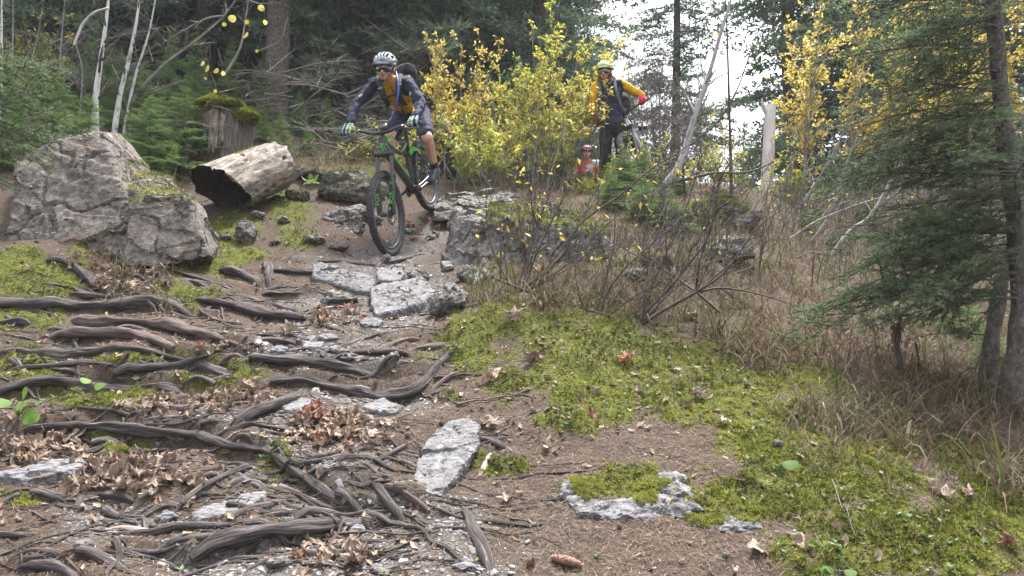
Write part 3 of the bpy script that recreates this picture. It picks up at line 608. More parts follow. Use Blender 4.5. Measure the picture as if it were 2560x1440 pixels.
def rock(px, py, w, h, Y=None, seed=0, flat=1.0, depth=1.0, strata=(0.2, .1, 1), mat=None, voxel=None, amp=.5, n=14, rot=None):
    """stone standing on the slope: foot at (px, py), w x h pixels"""
    b = g1(px, py) if Y is None else P(px, py, Y); s = b[1] / FPX; g = rng(seed + 500); W, Hh = w * s / 2, h * s
    D = nrm(g.normal(size=(n, 3))); D = np.concatenate([D, nrm(g.normal(size=(6, 3)) * [1, 1, .3])])
    pts = D * np.array([W, W * depth, Hh * .62]) * g.uniform(.8, 1.12, (len(D), 1)); a = g.uniform(-.5, .5) if rot is None else rot
    R = np.array([[math.cos(a), -math.sin(a), 0], [math.sin(a), math.cos(a), 0], [0, 0, 1]]); pts = pts @ R.T + b + [0, W * depth * .5, Hh * .40]
    vx = voxel or max(.006, min(W, Hh) / 9); return solid([pts], vx, amp=min(W, Hh) * .10 * amp * 2, sc=.9 / max(W, .03), strata=strata, samp=min(W, Hh) * .05, sfreq=1.6 / max(Hh, .02), seed=seed, fine=min(W, Hh) * .02)
RK = [(612,608,62,66,11,"small ridged grey rock standing below the rotten log",0,.9),
      (783,612,56,40,12,"small pointed stone in front of the flat-topped block",0,.9),
      (1045,702,62,34,17,"faceted grey rock just above the big trail slate",0,1),
      (845,768,104,52,18,"layered grey stone under the slate plank",0,1),
      (1120,785,110,70,19,"dark broken rock against the edge of the big trail slate",0,.8),
      (965,658,30,26,20,"small white stone in front of the bicycle wheel",0,1),
      (985,903,28,34,21,"small upright pointed grey stone among the roots",0,.7),
      (1170,702,56,40,22,"dark angular rock between two bright slate pieces",0,1),
      (1600,705,96,44,23,"low grey rock half hidden in dry grass behind twigs",0,1),
      (1830,668,150,90,25,"pale grey rock in the dry grass below the mossy ledge",900,1),
      (1640,672,100,50,26,"mossy rock at the end of the square-edged boulder",1800,1),
      (1170,516,70,30,27,"loose stone lying on the ledge beyond the trail",0,1),
      (1238,524,90,26,28,"flat loose stone behind the mossy flat-topped boulder",0,1),
      (410,1308,62,26,29,"white rounded stone on the needles",0,.8),
      (205,1388,64,40,30,"half-buried round rock under a looping root",0,1),
      (1075,1338,18,20,31,"square white chip by the forked root",0,1),
      (975,1342,20,22,32,"short white stone standing in the gravel",0,1),
      (1160,1425,62,18,33,"flat white slate at the bottom edge of the picture",0,.8),
      (935,1432,44,22,34,"bluish grey stone in the bottom gravel",0,.9),
      (1374,1268,26,14,35,"small white pebble beside the mossy bedrock",0,1),
      (1948,1120,34,22,36,"lone beige stone on the moss bank",0,1),
      (950,1440,70,16,37,"broad flat stone in the bottom gravel",0,1),
      (137,1293,28,10,38,"pale round pebble on needles",0,1),
      (46,1305,26,10,39,"grey flat pebble near the picture edge",0,1),
      (875,1248,44,16,40,"thin chip resting at the foot of the great crossing root",0,.7),
      (835,1262,30,12,41,"small slate chip under the end of the great crossing root",0,.7),
      (1228,1330,46,12,42,"slim grey sliver near the bark-covered root",0,.6),
      (880,1330,70,30,43,"bluish flat stone at the end of the massive root",0,.8),
      (640,545,40,22,61,"small stone in moss at the low end of the rotten log",0,1),(705,560,46,26,62,"grey stone above the pointed one on the slope",0,1),(735,500,80,34,63,"flat mossy stone between log and outcrop",700,1),(560,602,40,22,64,"brown stone at the foot of the largest boulder",0,1),(690,612,44,18,65,"thin stone by the path edge under the moss",0,1),(845,625,60,26,66,"broken stone below the flat-topped block",0,1),(930,560,50,40,67,"rock in the shade behind the front wheel",0,1),(1020,585,44,18,68,"loose stone on the path under the rear wheel",0,1),(1075,600,36,16,69,"pale loose stone on the path beside the square-edged boulder",0,1),(690,1425,70,30,44,"purple-grey stone sunk beside the leaf heap",0,1)]
for (px, py, w, h, sd, lab, mn, dp) in RK:
    V, F = rock(px, py, w, h, None, sd, depth=dp)
    put("stone" if w < 80 else "rock", V, F, SLATEM if ("white" in lab or "pale" in lab or "bluish" in lab) else ROCK, lab, "stone" if w < 80 else "rock", mn, .3, None, .012, seed=sd)
# mossy rocks along the trail on the uphill side
V, F = rock(870, 505, 200, 100, None, 51, depth=1.1, amp=.6); put("mossy_rock", V, F, ROCK, "mossy outcrop just behind the front wheel", "rock", 4500, .55, None, .015, seed=5)
V, F = rock(775, 455, 110, 55, None, 52, depth=1); put("mossy_rock", V, F, ROCK, "low rock with a moss crest beside the rotten log", "rock", 1500, .6, None, .014, seed=6)
A = PT([(800,560,7.2),(815,535,7.3),(905,528,7.35),(908,600,7.15),(860,612,7.1),(805,590,7.1),(820,530,7.8),(905,524,7.8),(910,600,7.7)])
V, F = solid([A], .014, amp=.02, sc=4, strata=(.1, 0, 1), samp=.02, sfreq=16, seed=53); put("rock_block", V, F, ROCK, "flat-topped layered block beside the front wheel", "rock")
V, F = rock(1805, 560, 190, 86, None, 54, depth=.9, amp=.8); put("mossy_ledge", V, F, ROCK, "overhanging dark rock under a thick moss cap behind the thicket", "rock", 6000, .2, None, .02, seed=7)
V, F = rock(1690, 560, 110, 70, None, 55, depth=1); put("mossy_rock", V, F, ROCK, "moss-covered hump at the foot of the leaning pale stem", "rock", 4000, .1, None, .018, seed=8)
A = PT([(1820,545,7.7),(1905,522,7.8),(1900,548,7.75),(1840,566,7.65),(1900,526,8.3),(1830,545,8.3)])
V, F = solid([A], .015, amp=.015, sc=4, strata=(0, 0, 1), samp=.02, sfreq=20, seed=56); put("rock_shelf", V, F, ROCK, "thin bare shelf of rock sticking out from under the moss cap", "rock")

# flat slates lying on the slope, traced by their outlines
def slab(out, lift, thick, mat, label, seed=0, voxel=.0105, tilt=0.0, moss_n=0, fn=None, amp=.006, cat="slate", name="slate", strata=None, lifts=None):
    out = np.array(out, float); Q = G(out[:, 0], out[:, 1]); n = np.array([0, -.3, 1.0]) / math.sqrt(1.09)
    c = Q.mean(0); A_ = np.c_[np.ones(len(Q)), Q[:, :2] - c[:2]]; co = np.linalg.lstsq(A_, Q[:, 2], rcond=None)[0]
    top = Q.copy(); top[:, 2] = A_ @ co + lift * .7 + (0 if lifts is None else np.array(lifts)); n = nrm(np.array([-co[1], -co[2], 1.0])[None])[0]
    bot = (top - n * thick - c) * [1.03, 1.03, 1] + c
    V, F = solid([np.concatenate([top, bot])], voxel, amp=amp, sc=7, strata=strata, samp=.005, sfreq=40, seed=seed, fine=.0025)
    return put(name, V, F, mat, label, cat, moss_n, .4, fn, .012, seed=seed + 3)
slab([(782,688),(800,685),(934,712),(934,742),(905,738),(782,706)], .10, .07, SLATEM, "bright slate plank tilted across the trail", 1, lifts=[.02,.03,.0,-.04,-.05,-.03])
slab([(928,742),(960,722),(1050,704),(1092,742),(1060,775),(1010,792),(940,800),(926,780)], .07, .10, SLATEM, "largest grey slate in the middle of the trail with a dark hole", 2, amp=.009)
slab([(940,692),(960,676),(1004,674),(1010,700),(985,716),(945,712)], .05, .06, SLATEM, "pale slab just behind the largest trail slate", 3, amp=.009)
slab([(1100,665),(1124,664),(1135,676),(1112,682)], .06, .03, SLATEM, "bright white slate chip below the mossy flat-topped boulder", 4)
slab([(1196,682),(1212,680),(1235,698),(1222,704)], .06, .03, SLATEM, "thin bright slate leaning among grass stems by the boulder", 5)
slab([(1150,690),(1165,678),(1210,700),(1190,712)], .05, .05, SLATEM, "narrow slate lying beside the dark angular rock", 14)
slab([(1108,722),(1130,712),(1168,736),(1172,752),(1140,756)], .045, .06, SLATED, "sloping grey slate by the moss bank", 6)
slab([(1033,1195),(1048,1150),(1068,1118),(1118,1088),(1160,1090),(1196,1104),(1200,1136),(1150,1182),(1116,1222),(1090,1256),(1060,1240),(1036,1225)], .05, .07, SLATED, "large tilted oval slab draped by a root beside the needle bed", 7, amp=.007, lifts=[-.03,-.01,.0,.03,.045,.045,.02,0,-.02,-.04,-.04,-.04])
slab([(-60,1218),(40,1190),(140,1172),(205,1168),(207,1196),(150,1212),(60,1222)], .06, .05, SLATEM, "long grooved slate under the leaf drift at the edge", 8)
slab([(476,1294),(520,1270),(570,1250),(640,1234),(668,1236),(660,1254),(600,1284),(545,1302),(485,1306)], .022, .04, SLATEM, "smooth pale flat slate between two straight roots", 9, amp=.004)
slab([(690,1010),(760,1000),(810,1016),(790,1032),(720,1036)], .02, .03, SLATEM, "flat chip-covered slate on the middle of the trail", 15)
slab([(905,1018),(960,1008),(1008,1022),(990,1040),(930,1040)], .03, .035, SLATED, "small grey slate above the reddish leaf pile", 16)
for k, (cx_, cy_, w, h) in enumerate([(780,870,70,18),(850,880,60,14),(700,880,56,14),(820,850,60,16),(930,812,70,18),(760,860,50,12),(880,905,40,10)]):
    g = rng(900 + k); a = np.linspace(0, 6.28, 8)[:-1] + g.uniform(-.3, .3, 7); o = np.c_[cx_ + np.cos(a) * w * .5 * g.uniform(.8, 1.1, 7), cy_ + np.sin(a) * h * .5 * g.uniform(.8, 1.1, 7)]
    slab(o, .035, .025, SLATEM, ["long chip bridging two roots on the stony step","thin slate at the lip of the stony step","slate wedged above the tail of the reddish root","broad chip in the stony step under the arched root","slate in front of the big trail slate","narrow slate by the slender pale root","little slate on the edge root of the stony step"][k], 30 + k)
# bedrock with moss at the lower edge of the moss bank
t = thing("bedrock", "bare grey bedrock breaking through the moss bank in patches", "rock", g1(1650, 1260))
BR = [[(1400,1215),(1440,1196),(1490,1195),(1500,1215),(1470,1235),(1470,1270),(1500,1296),(1440,1290),(1410,1250)],[(1470,1270),(1560,1255),(1640,1235),(1730,1250),(1760,1275),(1700,1300),(1590,1300),(1500,1298)],
      [(1645,1190),(1690,1178),(1720,1205),(1745,1250),(1690,1262),(1650,1225)],[(1715,1292),(1790,1285),(1850,1300),(1920,1310),(1900,1328),(1800,1325),(1730,1310)]]
allV, allF, n0 = [], [], 0
for k, o in enumerate(BR):
    o = np.array(o, float); Q = G(o[:, 0], o[:, 1]); top = Q + [0, 0, .012]; bot = Q - [0, 0, .06]
    V, F = solid([np.concatenate([top, bot])], .009, amp=.012, sc=6, strata=(.4, .2, 1), samp=.008, sfreq=30, seed=60 + k, fine=.004)
    SOLIDS.append((V, F)); link("rock_face", mk_mesh("rock_face", V, F, SLATED, smooth=False), t); allV.append(V); allF.append(F + n0); n0 += len(V)
q, n = sample(np.concatenate(allV), np.concatenate(allF), 4200, 5, .2, lambda c: (np.hypot((proj(c)[0] - 1550) / 110, (proj(c)[1] - 1222) / 36) + .8 * fbm(c * 8, 3, 3) < .9).astype(float) + ((np.hypot((proj(c)[0] - 1760) / 60, (proj(c)[1] - 1300) / 20) < .9)).astype(float))
mb = MB(); mosstufts(mb, q, n, 6, .010); mb.build("moss", MOSSM, t, False)["kind"] = "stuff"

# ------------------------------------------------------------------ rotten log and mossy stump
WOODG = M("bleached rotten wood", [(.05, .037, .03), (.13, .105, .085), (.235, .21, .183), (.36, .335, .305)], pos=[.3, .43, .56, .72], scale=14, coord='tc', stretch=(.7, 2.4, 2.4), bump=.9, bscale=30, bdist=.015, spots=[((.03, .022, .018), 16, .63), ((.22, .13, .06), 4, .58), ((.12, .085, .06), 8, .6)], moss=.12)
DARKW = M("rotten core", [(.008, .007, .006), (.022, .018, .015), (.05, .04, .032)], scale=25, coord='pos', bump=.8, bdist=.02, rough=.95)
BARKD = M("stump bark", [(.03, .024, .02), (.085, .068, .058), (.17, .145, .125)], scale=18, coord='tc', stretch=(.3, 3, 3), bump=1, bscale=30, bdist=.02, moss=.2)
E0, E1 = P(548, 472, 7.0), P(688, 414, 7.7)
lg = thing("rotten_log", "short bleached rotten log with a black hollow end", "log", g1(600, 535))
ax = nrm((E1 - E0)[None])[0]; uu = nrm(np.cross(ax, [0, 0, 1])[None])[0]; ww = np.cross(uu, ax)
nS, nA = 60, 72; sg = np.linspace(0, 1, nS); th = np.linspace(0, 2 * math.pi, nA, endpoint=False); SS, TH = np.meshgrid(sg, th, indexing='ij')
rad = .262 * (1 + .06 * np.cos(2 * TH + .6)) * (1 - .06 * SS); q = np.stack([SS * 2.2, np.cos(TH) * 3, np.sin(TH) * 3], -1)
rad = rad * (1 + .05 * fbm(q * [.5, 1, 1], 3, 3) - .035 * np.clip(1 - np.abs(fbm(q * [.6, 1.7, 1.7], 3, 9)) * 4, 0, 1) + .02 * fbm(q * [1.5, 4, 4], 3, 19) - .10 * np.clip(fbm(q * 2.6, 2, 14) - .55, 0, 1) * 3)
sx = SS * np.linalg.norm(E1 - E0) + (.06 * fbm(np.stack([0 * SS, np.cos(TH) * 2, np.sin(TH) * 2], -1), 3, 5)) * (np.where(SS < .5, 1 - SS * 2, SS * 2 - 1)) + np.where(SS < .5, (1 - 2 * SS), 0) * (-.14 * np.sin(TH))
OV = E0 + ax * sx[..., None] + uu * (rad * np.cos(TH))[..., None] + ww * (rad * np.sin(TH))[..., None]
def gridF(a, b, wrap=True):
    i, j = np.meshgrid(np.arange(a - 1), np.arange(b if wrap else b - 1), indexing='ij'); return np.stack([i * b + j, i * b + (j + 1) % b, (i + 1) * b + (j + 1) % b, (i + 1) * b + j], -1).reshape(-1, 4)
tcL = np.stack([sx, rad * np.cos(TH), rad * np.sin(TH)], -1).reshape(-1, 3)
link("trunk", mk_mesh("log_trunk", OV.reshape(-1, 3), gridF(nS, nA), WOODG, attrs={"tc": tcL}), lg)
rr = np.array([.995, .93, .85, .6, .3, .02]); dp_ = np.array([.0, .02, .10, .26, .32, .34])
core = np.stack([E0 + ax * (sx[0][:, None] * (1 if k == 0 else .8) + dp_[k] + .03 * fbm(np.stack([np.cos(th) * 3 + k, np.sin(th) * 3, 0 * th], -1), 2, k)[:, None]) + uu * (rad[0] * rr[k] * np.cos(th))[:, None] + ww * (rad[0] * rr[k] * np.sin(th))[:, None] for k in range(6)])
link("hollow_end", mk_mesh("hollow_end", core.reshape(-1, 3), gridF(6, nA), DARKW), lg)
core = np.stack([E1 + ax * (sx[-1][:, None] - np.linalg.norm(E1 - E0)) + (uu * (rad[-1] * s * np.cos(th))[:, None] + ww * (rad[-1] * s * np.sin(th))[:, None]) for s in (1, .5, .02)])
link("far_end", mk_mesh("far_end", core.reshape(-1, 3), gridF(3, nA), WOODG, attrs={"tc": core.reshape(-1, 3)}), lg)
for (s_, t_, hh) in [(.35, 1.3, .035), (.62, 1.0, .03), (.15, 1.75, .03), (.5, 2.2, .025)]:                      # broken branch knots
    c = E0 + ax * (s_ * 1.0) + (uu * math.cos(t_) + ww * math.sin(t_)) * .19; d = uu * math.cos(t_) + ww * math.sin(t_)
    mb = MB(); mb.tube(np.array([c, c + d * .03, c + d * .055]), [.05, .035, .022], 10, rough=.25, seed=int(s_ * 100)); mb.build("knot", WOODG, lg)
q, n = sample(OV.reshape(-1, 3), gridF(nS, nA), 2600, 7, None, lambda c: ((c - E0) @ uu < -.02) * ((c - E0) @ ww > .05) * ((c - E0) @ ax < .75) * (fbm(c * 6, 2, 4) > -.1))
n = np.where((((q - E0) - ((q - E0) @ ax)[:, None] * ax) * n).sum(1, keepdims=True) < 0, -n, n)
mb = MB(); mosstufts(mb, q, n, 9, .012); mb.build("moss", MOSSM, lg, False)["kind"] = "stuff"

sb = P(555, 415, 8.55); st = thing("tree_stump", "tall broken stump wearing a thick bright moss cap", "stump", sb)
stop = P(562, 288, 8.6); Hs = stop[2] - sb[2]
zz = np.linspace(-.15, 1.0, 40); TH, ZZ = np.meshgrid(np.linspace(0, 2 * math.pi, 64, endpoint=False), zz)
rs = (.30 + .14 * np.clip(.45 - ZZ, 0, 1) ** 1.5 + .035 * np.sin(TH * 5 + .7) * (1.1 - ZZ)); rs = rs * (1 + .10 * fbm(np.stack([np.cos(TH) * 2.5, np.sin(TH) * 2.5, ZZ * .8], -1), 4, 4))
Zs = ZZ * Hs + np.where(ZZ > .9, .05 * fbm(np.stack([np.cos(TH) * 3, np.sin(TH) * 3, 0 * TH], -1), 2, 6), 0)
ctr = sb[None, None] + (stop - sb)[None, None] * [1, 1, 0] * ZZ[..., None]
SV = np.stack([ctr[..., 0] + rs * np.cos(TH), ctr[..., 1] + rs * np.sin(TH), sb[2] + Zs], -1)
link("bark", mk_mesh("stump_bark", SV.reshape(-1, 3), gridF(40, 64), BARKD, attrs={"tc": np.stack([Zs, rs * np.cos(TH), rs * np.sin(TH)], -1).reshape(-1, 3)}), st)
for k, (a0, a1, z0, z1, of) in enumerate([(-2.05, -1.72, .30, .93, .012), (-1.74, -1.38, .12, .96, .022), (-1.40, -1.16, .22, .90, .010)]):     # bare split wood on the near side
    th_, z_ = np.meshgrid(np.linspace(a0, a1, 12), np.linspace(0, 1, 40)); lo_ = z0 + .10 * fbm(np.stack([th_ * 14, 0 * th_ + k, 0 * th_], -1), 2, 3); hi_ = z1 + .03 * fbm(np.stack([th_ * 16, 0 * th_ + k, 0 * th_], -1), 2, 5); zf_ = lo_ + (hi_ - lo_) * z_
    base_r = (.30 + .14 * np.clip(.45 - zf_, 0, 1) ** 1.5 + .035 * np.sin(th_ * 5 + .7) * (1.1 - zf_)) * (1 + .10 * fbm(np.stack([np.cos(th_) * 2.5, np.sin(th_) * 2.5, zf_ * .8], -1), 4, 4))
    edge = np.minimum(np.minimum(z_, 1 - z_) * 14, np.minimum((th_ - a0), (a1 - th_)) * 30).clip(0, 1); rr_ = base_r - .03 + edge * (.03 + of) + .010 * fbm(np.stack([th_ * 26, zf_ * 1.2, 0 * th_], -1), 3, 9)
    c_ = sb + (stop - sb) * [1, 1, 0] * zf_[..., None]; VV = np.stack([c_[..., 0] + rr_ * np.cos(th_), c_[..., 1] + rr_ * np.sin(th_), sb[2] + zf_ * Hs], -1).reshape(-1, 3)
    link("split_wood", mk_mesh("split_wood", VV, gridF(40, 12, False), WOODG, attrs={"tc": VV[:, [2, 0, 1]]}), st)
g = rng(3); D = nrm(g.normal(size=(30, 3))); cap = D * [.34, .33, .12] + stop + [-.03, -.02, .05]; cap2 = D * [.22, .24, .12] + stop + [.18, -.05, -.05]
V, F = solid([cap, cap2], .02, amp=.03, sc=5, seed=3); link("moss_cap", mk_mesh("moss_cap", V, F, M("moss mat", [(.04, .05, .012), (.12, .13, .025)], scale=40, bump=.5)), st)
q, n = sample(V, F, 9000, 3, -.3); mb = MB(); mosstufts(mb, q, n, 3, .026, -.22); mb.build("moss", MOSSM, st, False)["kind"] = "stuff"
q, n = sample(SV.reshape(-1, 3), gridF(40, 64), 3500, 8, None, lambda c: ((c[:, 2] - sb[2]) < .42 + .2 * fbm(c * 5, 2, 5)) * ((c[:, 1] < sb[1])) * (c[:, 0] < sb[0] + .1)); n = nrm((q - sb) * [1, 1, .2]); mb = MB(); mosstufts(mb, q, n, 5, .016, .25); mb.build("moss", MOSSM, st, False)["kind"] = "stuff"
# ------------------------------------------------------------------ ground cover
def scatter(n, seed, y0=2.15, y1=13.0, tmax=.80):
    g = rng(seed); y = np.exp(g.uniform(math.log(y0), math.log(y1), n)); x = g.uniform(-tmax, tmax, n) * (y * .95 + .15); z = H(x, y)
    Q = np.stack([x, y, z], -1); u, v = proj(Q); return Q, u, v, g
# what has fallen onto the stones
SV_, SF_, n0 = [], [], 0
for V_, F_ in SOLIDS:
    T_ = F_ if F_.shape[1] == 3 else np.concatenate([F_[:, [0, 1, 2]], F_[:, [0, 2, 3]]]); SV_.append(V_); SF_.append(T_ + n0); n0 += len(V_)
SV_, SF_ = np.concatenate(SV_), np.concatenate(SF_); near_ = lambda c: (1 / np.maximum(c[:, 1], 2)) * (fbm(c * 6, 3, 66) > .05) * (c[:, 1] > 3.4)
ONQ, ONN = sample(SV_, SF_, 16000, 61, .72, near_)
# moss
Q, u, v, g = scatter(290000, 1)
mk = blobs(u, v, MOSS, 3); k = g.random(len(Q)) < mk ** 1.3 * (.35 + .65 * (fbm(Q * 7, 2, 4) > -.35)); Q = Q[k]
mb = MB(); mosstufts(mb, Q, Nrm(Q[:, 0], Q[:, 1]), 2, .0150); n = len(Q)
ms = mb.build("moss", MOSSM, None, False); tag(ms, "yellow-green moss carpet over the bank and between the roots", "moss", kind="stuff")
# rust-brown mossy tips and dried stalks between
NEEDLE = M("needle litter", [(.12, .07, .05)], vmix=.9, vcols=[(.043, .031, .023), (.106, .074, .053), (.18, .133, .096), (.30, .24, .19)], bump=0, rough=.8, spec=.2)
Q, u, v, g = scatter(120000, 5, 2.15, 7.5)
bare = (1 - .62 * blobs(u, v, MOSS, 3)) * (1 - .9 * blobs(u, v, GRASS, 9)) * (1 - .45 * blobs(u, v, GRAV, 7)); k = g.random(len(Q)) < bare * np.where(v > 1000, .95, .8); Q = np.concatenate([Q[k], ONQ[:5000]]); n = len(Q)
N_ = np.concatenate([Nrm(Q[:-5000, 0], Q[:-5000, 1]), ONN[:5000]]); a = g.uniform(0, 6.28, n); Fr = frames(N_, a); d = Fr[:, :, 0] + N_ * g.normal(.05, .22, n)[:, None]; w = Fr[:, :, 1] * (.0011 * g.uniform(.7, 1.3, n))[:, None] * (Q[:, 1:2] / 2.6) ** .5
L = (.010 * g.uniform(.5, 1.4, n))[:, None]; Q = Q + N_ * g.uniform(.002, .008, n)[:, None]; bend = N_ * (L * g.uniform(-.1, .3, n)[:, None])
V = np.stack([Q - d * L - w * .6, Q - d * L + w * .6, Q + d * L + bend + w * .6, Q + d * L + bend - w * .6], 1).reshape(-1, 3)
b = np.arange(n)[:, None] * 4; F = b + [0, 1, 2, 3]; mb = MB(); mb.add(V, F, np.repeat(np.clip(g.normal(.40, .25, n), 0, 1), 4))
tag(mb.build("needle_litter", NEEDLE, None, False), "fallen brown spruce needles covering the trail soil", "needles", kind="stuff")

# slate chips: the largest are things, the rest is gravel
CHIP = M("slate chip", [(.075, .072, .073), (.16, .155, .162), (.28, .275, .285)], scale=30, coord='obj', bump=.3, rnd=.35, rough=.8)
GRAVM = M("slate gravel", [(.16, .155, .16), (.26, .25, .26)], scale=25, vmix=.8, vcols=[(.05, .045, .042), (.13, .122, .122), (.24, .235, .24), (.40, .39, .40)], bump=.2, rough=.8)
def chip_mesh(seed):
    g = rng(seed); n = 6; a = np.linspace(0, 6.28, n + 1)[:-1] + g.uniform(-.35, .35, n); r = g.uniform(.65, 1.05, n); V = [[0, 0, .28]]
    V += [[math.cos(t) * q * .82, math.sin(t) * q * .82, .22 + g.uniform(-.06, .06)] for t, q in zip(a, r)] + [[math.cos(t) * q, math.sin(t) * q, -.15] for t, q in zip(a, r)]
    F = [[0, 1 + i, 1 + (i + 1) % n] for i in range(n)]
    for i in range(n): j = (i + 1) % n; F += [[1 + i, 7 + i, 7 + j], [1 + i, 7 + j, 1 + j]]
    return np.array(V) * [1, .62, .6], np.array(F)
CH = [chip_mesh(k) for k in range(6)]
Q, u, v, g = scatter(70000, 8, 2.2, 8.0)
k = g.random(len(Q)) < blobs(u, v, GRAV, 7) * .85 + .02 * (1 - .9 * blobs(u, v, MOSS, 3)); Q, u, v = Q[k], u[k], v[k]; n = len(Q)
sz = .0062 * np.exp(g.normal(0, .45, n)) * np.where(v < 1000, 1.35, 1.0); N_ = nrm(Nrm(Q[:, 0], Q[:, 1]) + g.normal(0, .18, (n, 3)))
app = sz / Q[:, 1]; inview = (u > 0) & (u < 2560) & (v > 600) & (v < 1435); order = np.argsort(-np.where(inview, app, 0)); big = order[:290]; small = order[290:]
mb = MB()
for c in range(6):
    s_ = small[c::6]; mb.inst(CH[c][0], CH[c][1], Q[s_] + N_[s_] * (sz[s_] * .1)[:, None], frames(N_[s_], g.uniform(0, 6.28, len(s_))), sz[s_], np.clip(g.normal(.5, .24, len(s_)), 0, 1))
q_ = ONQ[10100:12300]; n_ = nrm(ONN[10100:12300] + g.normal(0, .15, (len(q_), 3)))
mb.inst(CH[2][0], CH[2][1], q_, frames(n_, g.uniform(0, 6.28, len(q_))), .0055 * np.exp(g.normal(0, .45, len(q_))), np.clip(g.normal(.35, .22, len(q_)), 0, 1))
tag(mb.build("gravel", GRAVM, None, False), "grey slate gravel in the trail", "gravel", kind="stuff")
CME = [mk_mesh("slate_chip", V_, F_, CHIP, smooth=False) for V_, F_ in CH]
def zone_label(px, py, zones, default):
    for (a, b, rx, ry, lab) in zones:
        if ((px - a) / rx) ** 2 + ((py - b) / ry) ** 2 < 1: return lab
    return default
CZ = [(950, 720, 260, 130, "loose slate chip scattered around the big trail slates"), (820, 890, 330, 50, "loose slate chip on the stony step between roots"), (820, 1090, 260, 110, "loose slate chip beside the brown leaf piles"), (960, 1270, 240, 60, "loose slate chip below the great crossing root"), (850, 1400, 420, 70, "loose slate chip in the bottom gravel")]
for i in big:
    o = link("slate_chip", CME[i % 6]); o.location = Q[i] + N_[i] * sz[i] * .12; s_ = sz[i] * (1.35 if v[i] < 1000 else 1.2); o.scale = (s_, s_ * g.uniform(.8, 1.2), s_ * g.uniform(.7, 1.3))
    o.rotation_euler = Matrix(frames(N_[i:i + 1], np.array([g.uniform(0, 6.28)]))[0].tolist()).to_euler(); tag(o, zone_label(u[i], v[i], CZ, "loose slate chip lying on the needle-covered soil"), "stone chip", "slate chips strewn over the trail")

# fallen maple leaves
HALF = [(0, 1.0), (11, .70), (17, .74), (27, .40), (40, .72), (52, .95), (62, .70), (70, .68), (84, .38), (100, .60), (115, .72), (130, .48), (155, .26), (180, .16)]
OUT = np.array([(math.sin(math.radians(a)) * r, math.cos(math.radians(a)) * r) for a, r in HALF] + [(-math.sin(math.radians(a)) * r, math.cos(math.radians(a)) * r) for a, r in HALF[-2:0:-1]])
def leaf_mesh(seed, curl, crumple):
    g = rng(seed); n = len(OUT); R3 = [.45, .75, 1.0]; V2 = np.concatenate([[[0, 0]]] + [OUT * r for r in R3]); x, y = V2[:, 0], V2[:, 1]
    z = .10 * np.abs(x) * np.cos(np.arctan2(x, y) * 5) + crumple * .22 * fbm(np.stack([x * 2.2, y * 2.2, 0 * x + seed], -1), 3, seed)
    k1, k2 = curl * g.uniform(.7, 1.3), curl * g.uniform(-.4, .9)
    def bend(a, z, k):
        if abs(k) < .05: return a, z
        return np.sin(a * k) / k * (1 - 0) - z * np.sin(a * k), (1 - np.cos(a * k)) / k + z * np.cos(a * k)
    x2, z2 = bend(x, z, k1); y2, z3 = bend(y, z2 * .0, k2); P3 = np.stack([x2, y2, z2 + z3 * .8], -1); P3[:, 2] -= np.percentile(P3[:, 2], 15)
    F = [[0, 1 + i, 1 + (i + 1) % n] for i in range(n)]
    for r in range(2):
        for i in range(n): a, b = 1 + r * n + i, 1 + r * n + (i + 1) % n; F += [[a, a + n, b + n], [a, b + n, b]]
    V, F = P3, np.array(F); st = np.array([[0, -.16, 0], [.03, -.16, 0], [.015, -.75, .12 * curl]]) * [1, 1, 1]; st[:, 2] += P3[0, 2]
    return np.vstack([V, st]), np.vstack([F, [[len(V), len(V) + 1, len(V) + 2]]])
LEAFM = M("dry maple leaf", [(.115, .078, .058), (.225, .163, .125), (.35, .28, .226)], scale=3.5, coord='obj', bump=.3, rnd=.35, rough=.7, trans=.15, spec=.25)
LEAFR = M("rust maple leaf", [(.11, .045, .03), (.20, .09, .055), (.30, .17, .11)], scale=3.5, coord='obj', bump=.3, rnd=.3, rough=.7, trans=.15)
LEAFP = M("pale dry leaf", [(.22, .17, .13), (.34, .28, .22)], scale=3.5, coord='obj', bump=.3, rnd=.15, rough=.7, trans=.15)
LV = [leaf_mesh(k, [.6, 1.5, 2.1, 2.6, 1.3, 1.9, 2.8, .3][k], [1.2, 2.2, 1.8, 1.3, 2.8, 2.4, 1.7, .8][k]) for k in range(8)]
LME = {m_.name: [mk_mesh("leaf", a, b, m_) for a, b in LV] for m_ in (LEAFM, LEAFR, LEAFP)}
def put_leaf(px, py, size, label, kind, mat, spin=None, tiltv=None, group=None, lift=.25, sq=1.0):
    q = g1(px, py); N_ = nrm(Nrm(q[0], q[1])[None] + (np.array(tiltv)[None] if tiltv is not None else g.normal(0, .35, (1, 3)))); s_ = size * q[1] / FPX * .56
    o = link("fallen_leaf", LME[mat.name][kind]); o.location = q + N_[0] * s_ * lift * .5; o.scale = (s_, s_ * sq, s_)
    o.rotation_euler = Matrix(frames(N_, np.array([g.uniform(0, 6.28) if spin is None else spin]))[0].tolist()).to_euler(); return tag(o, label, "leaf", group)
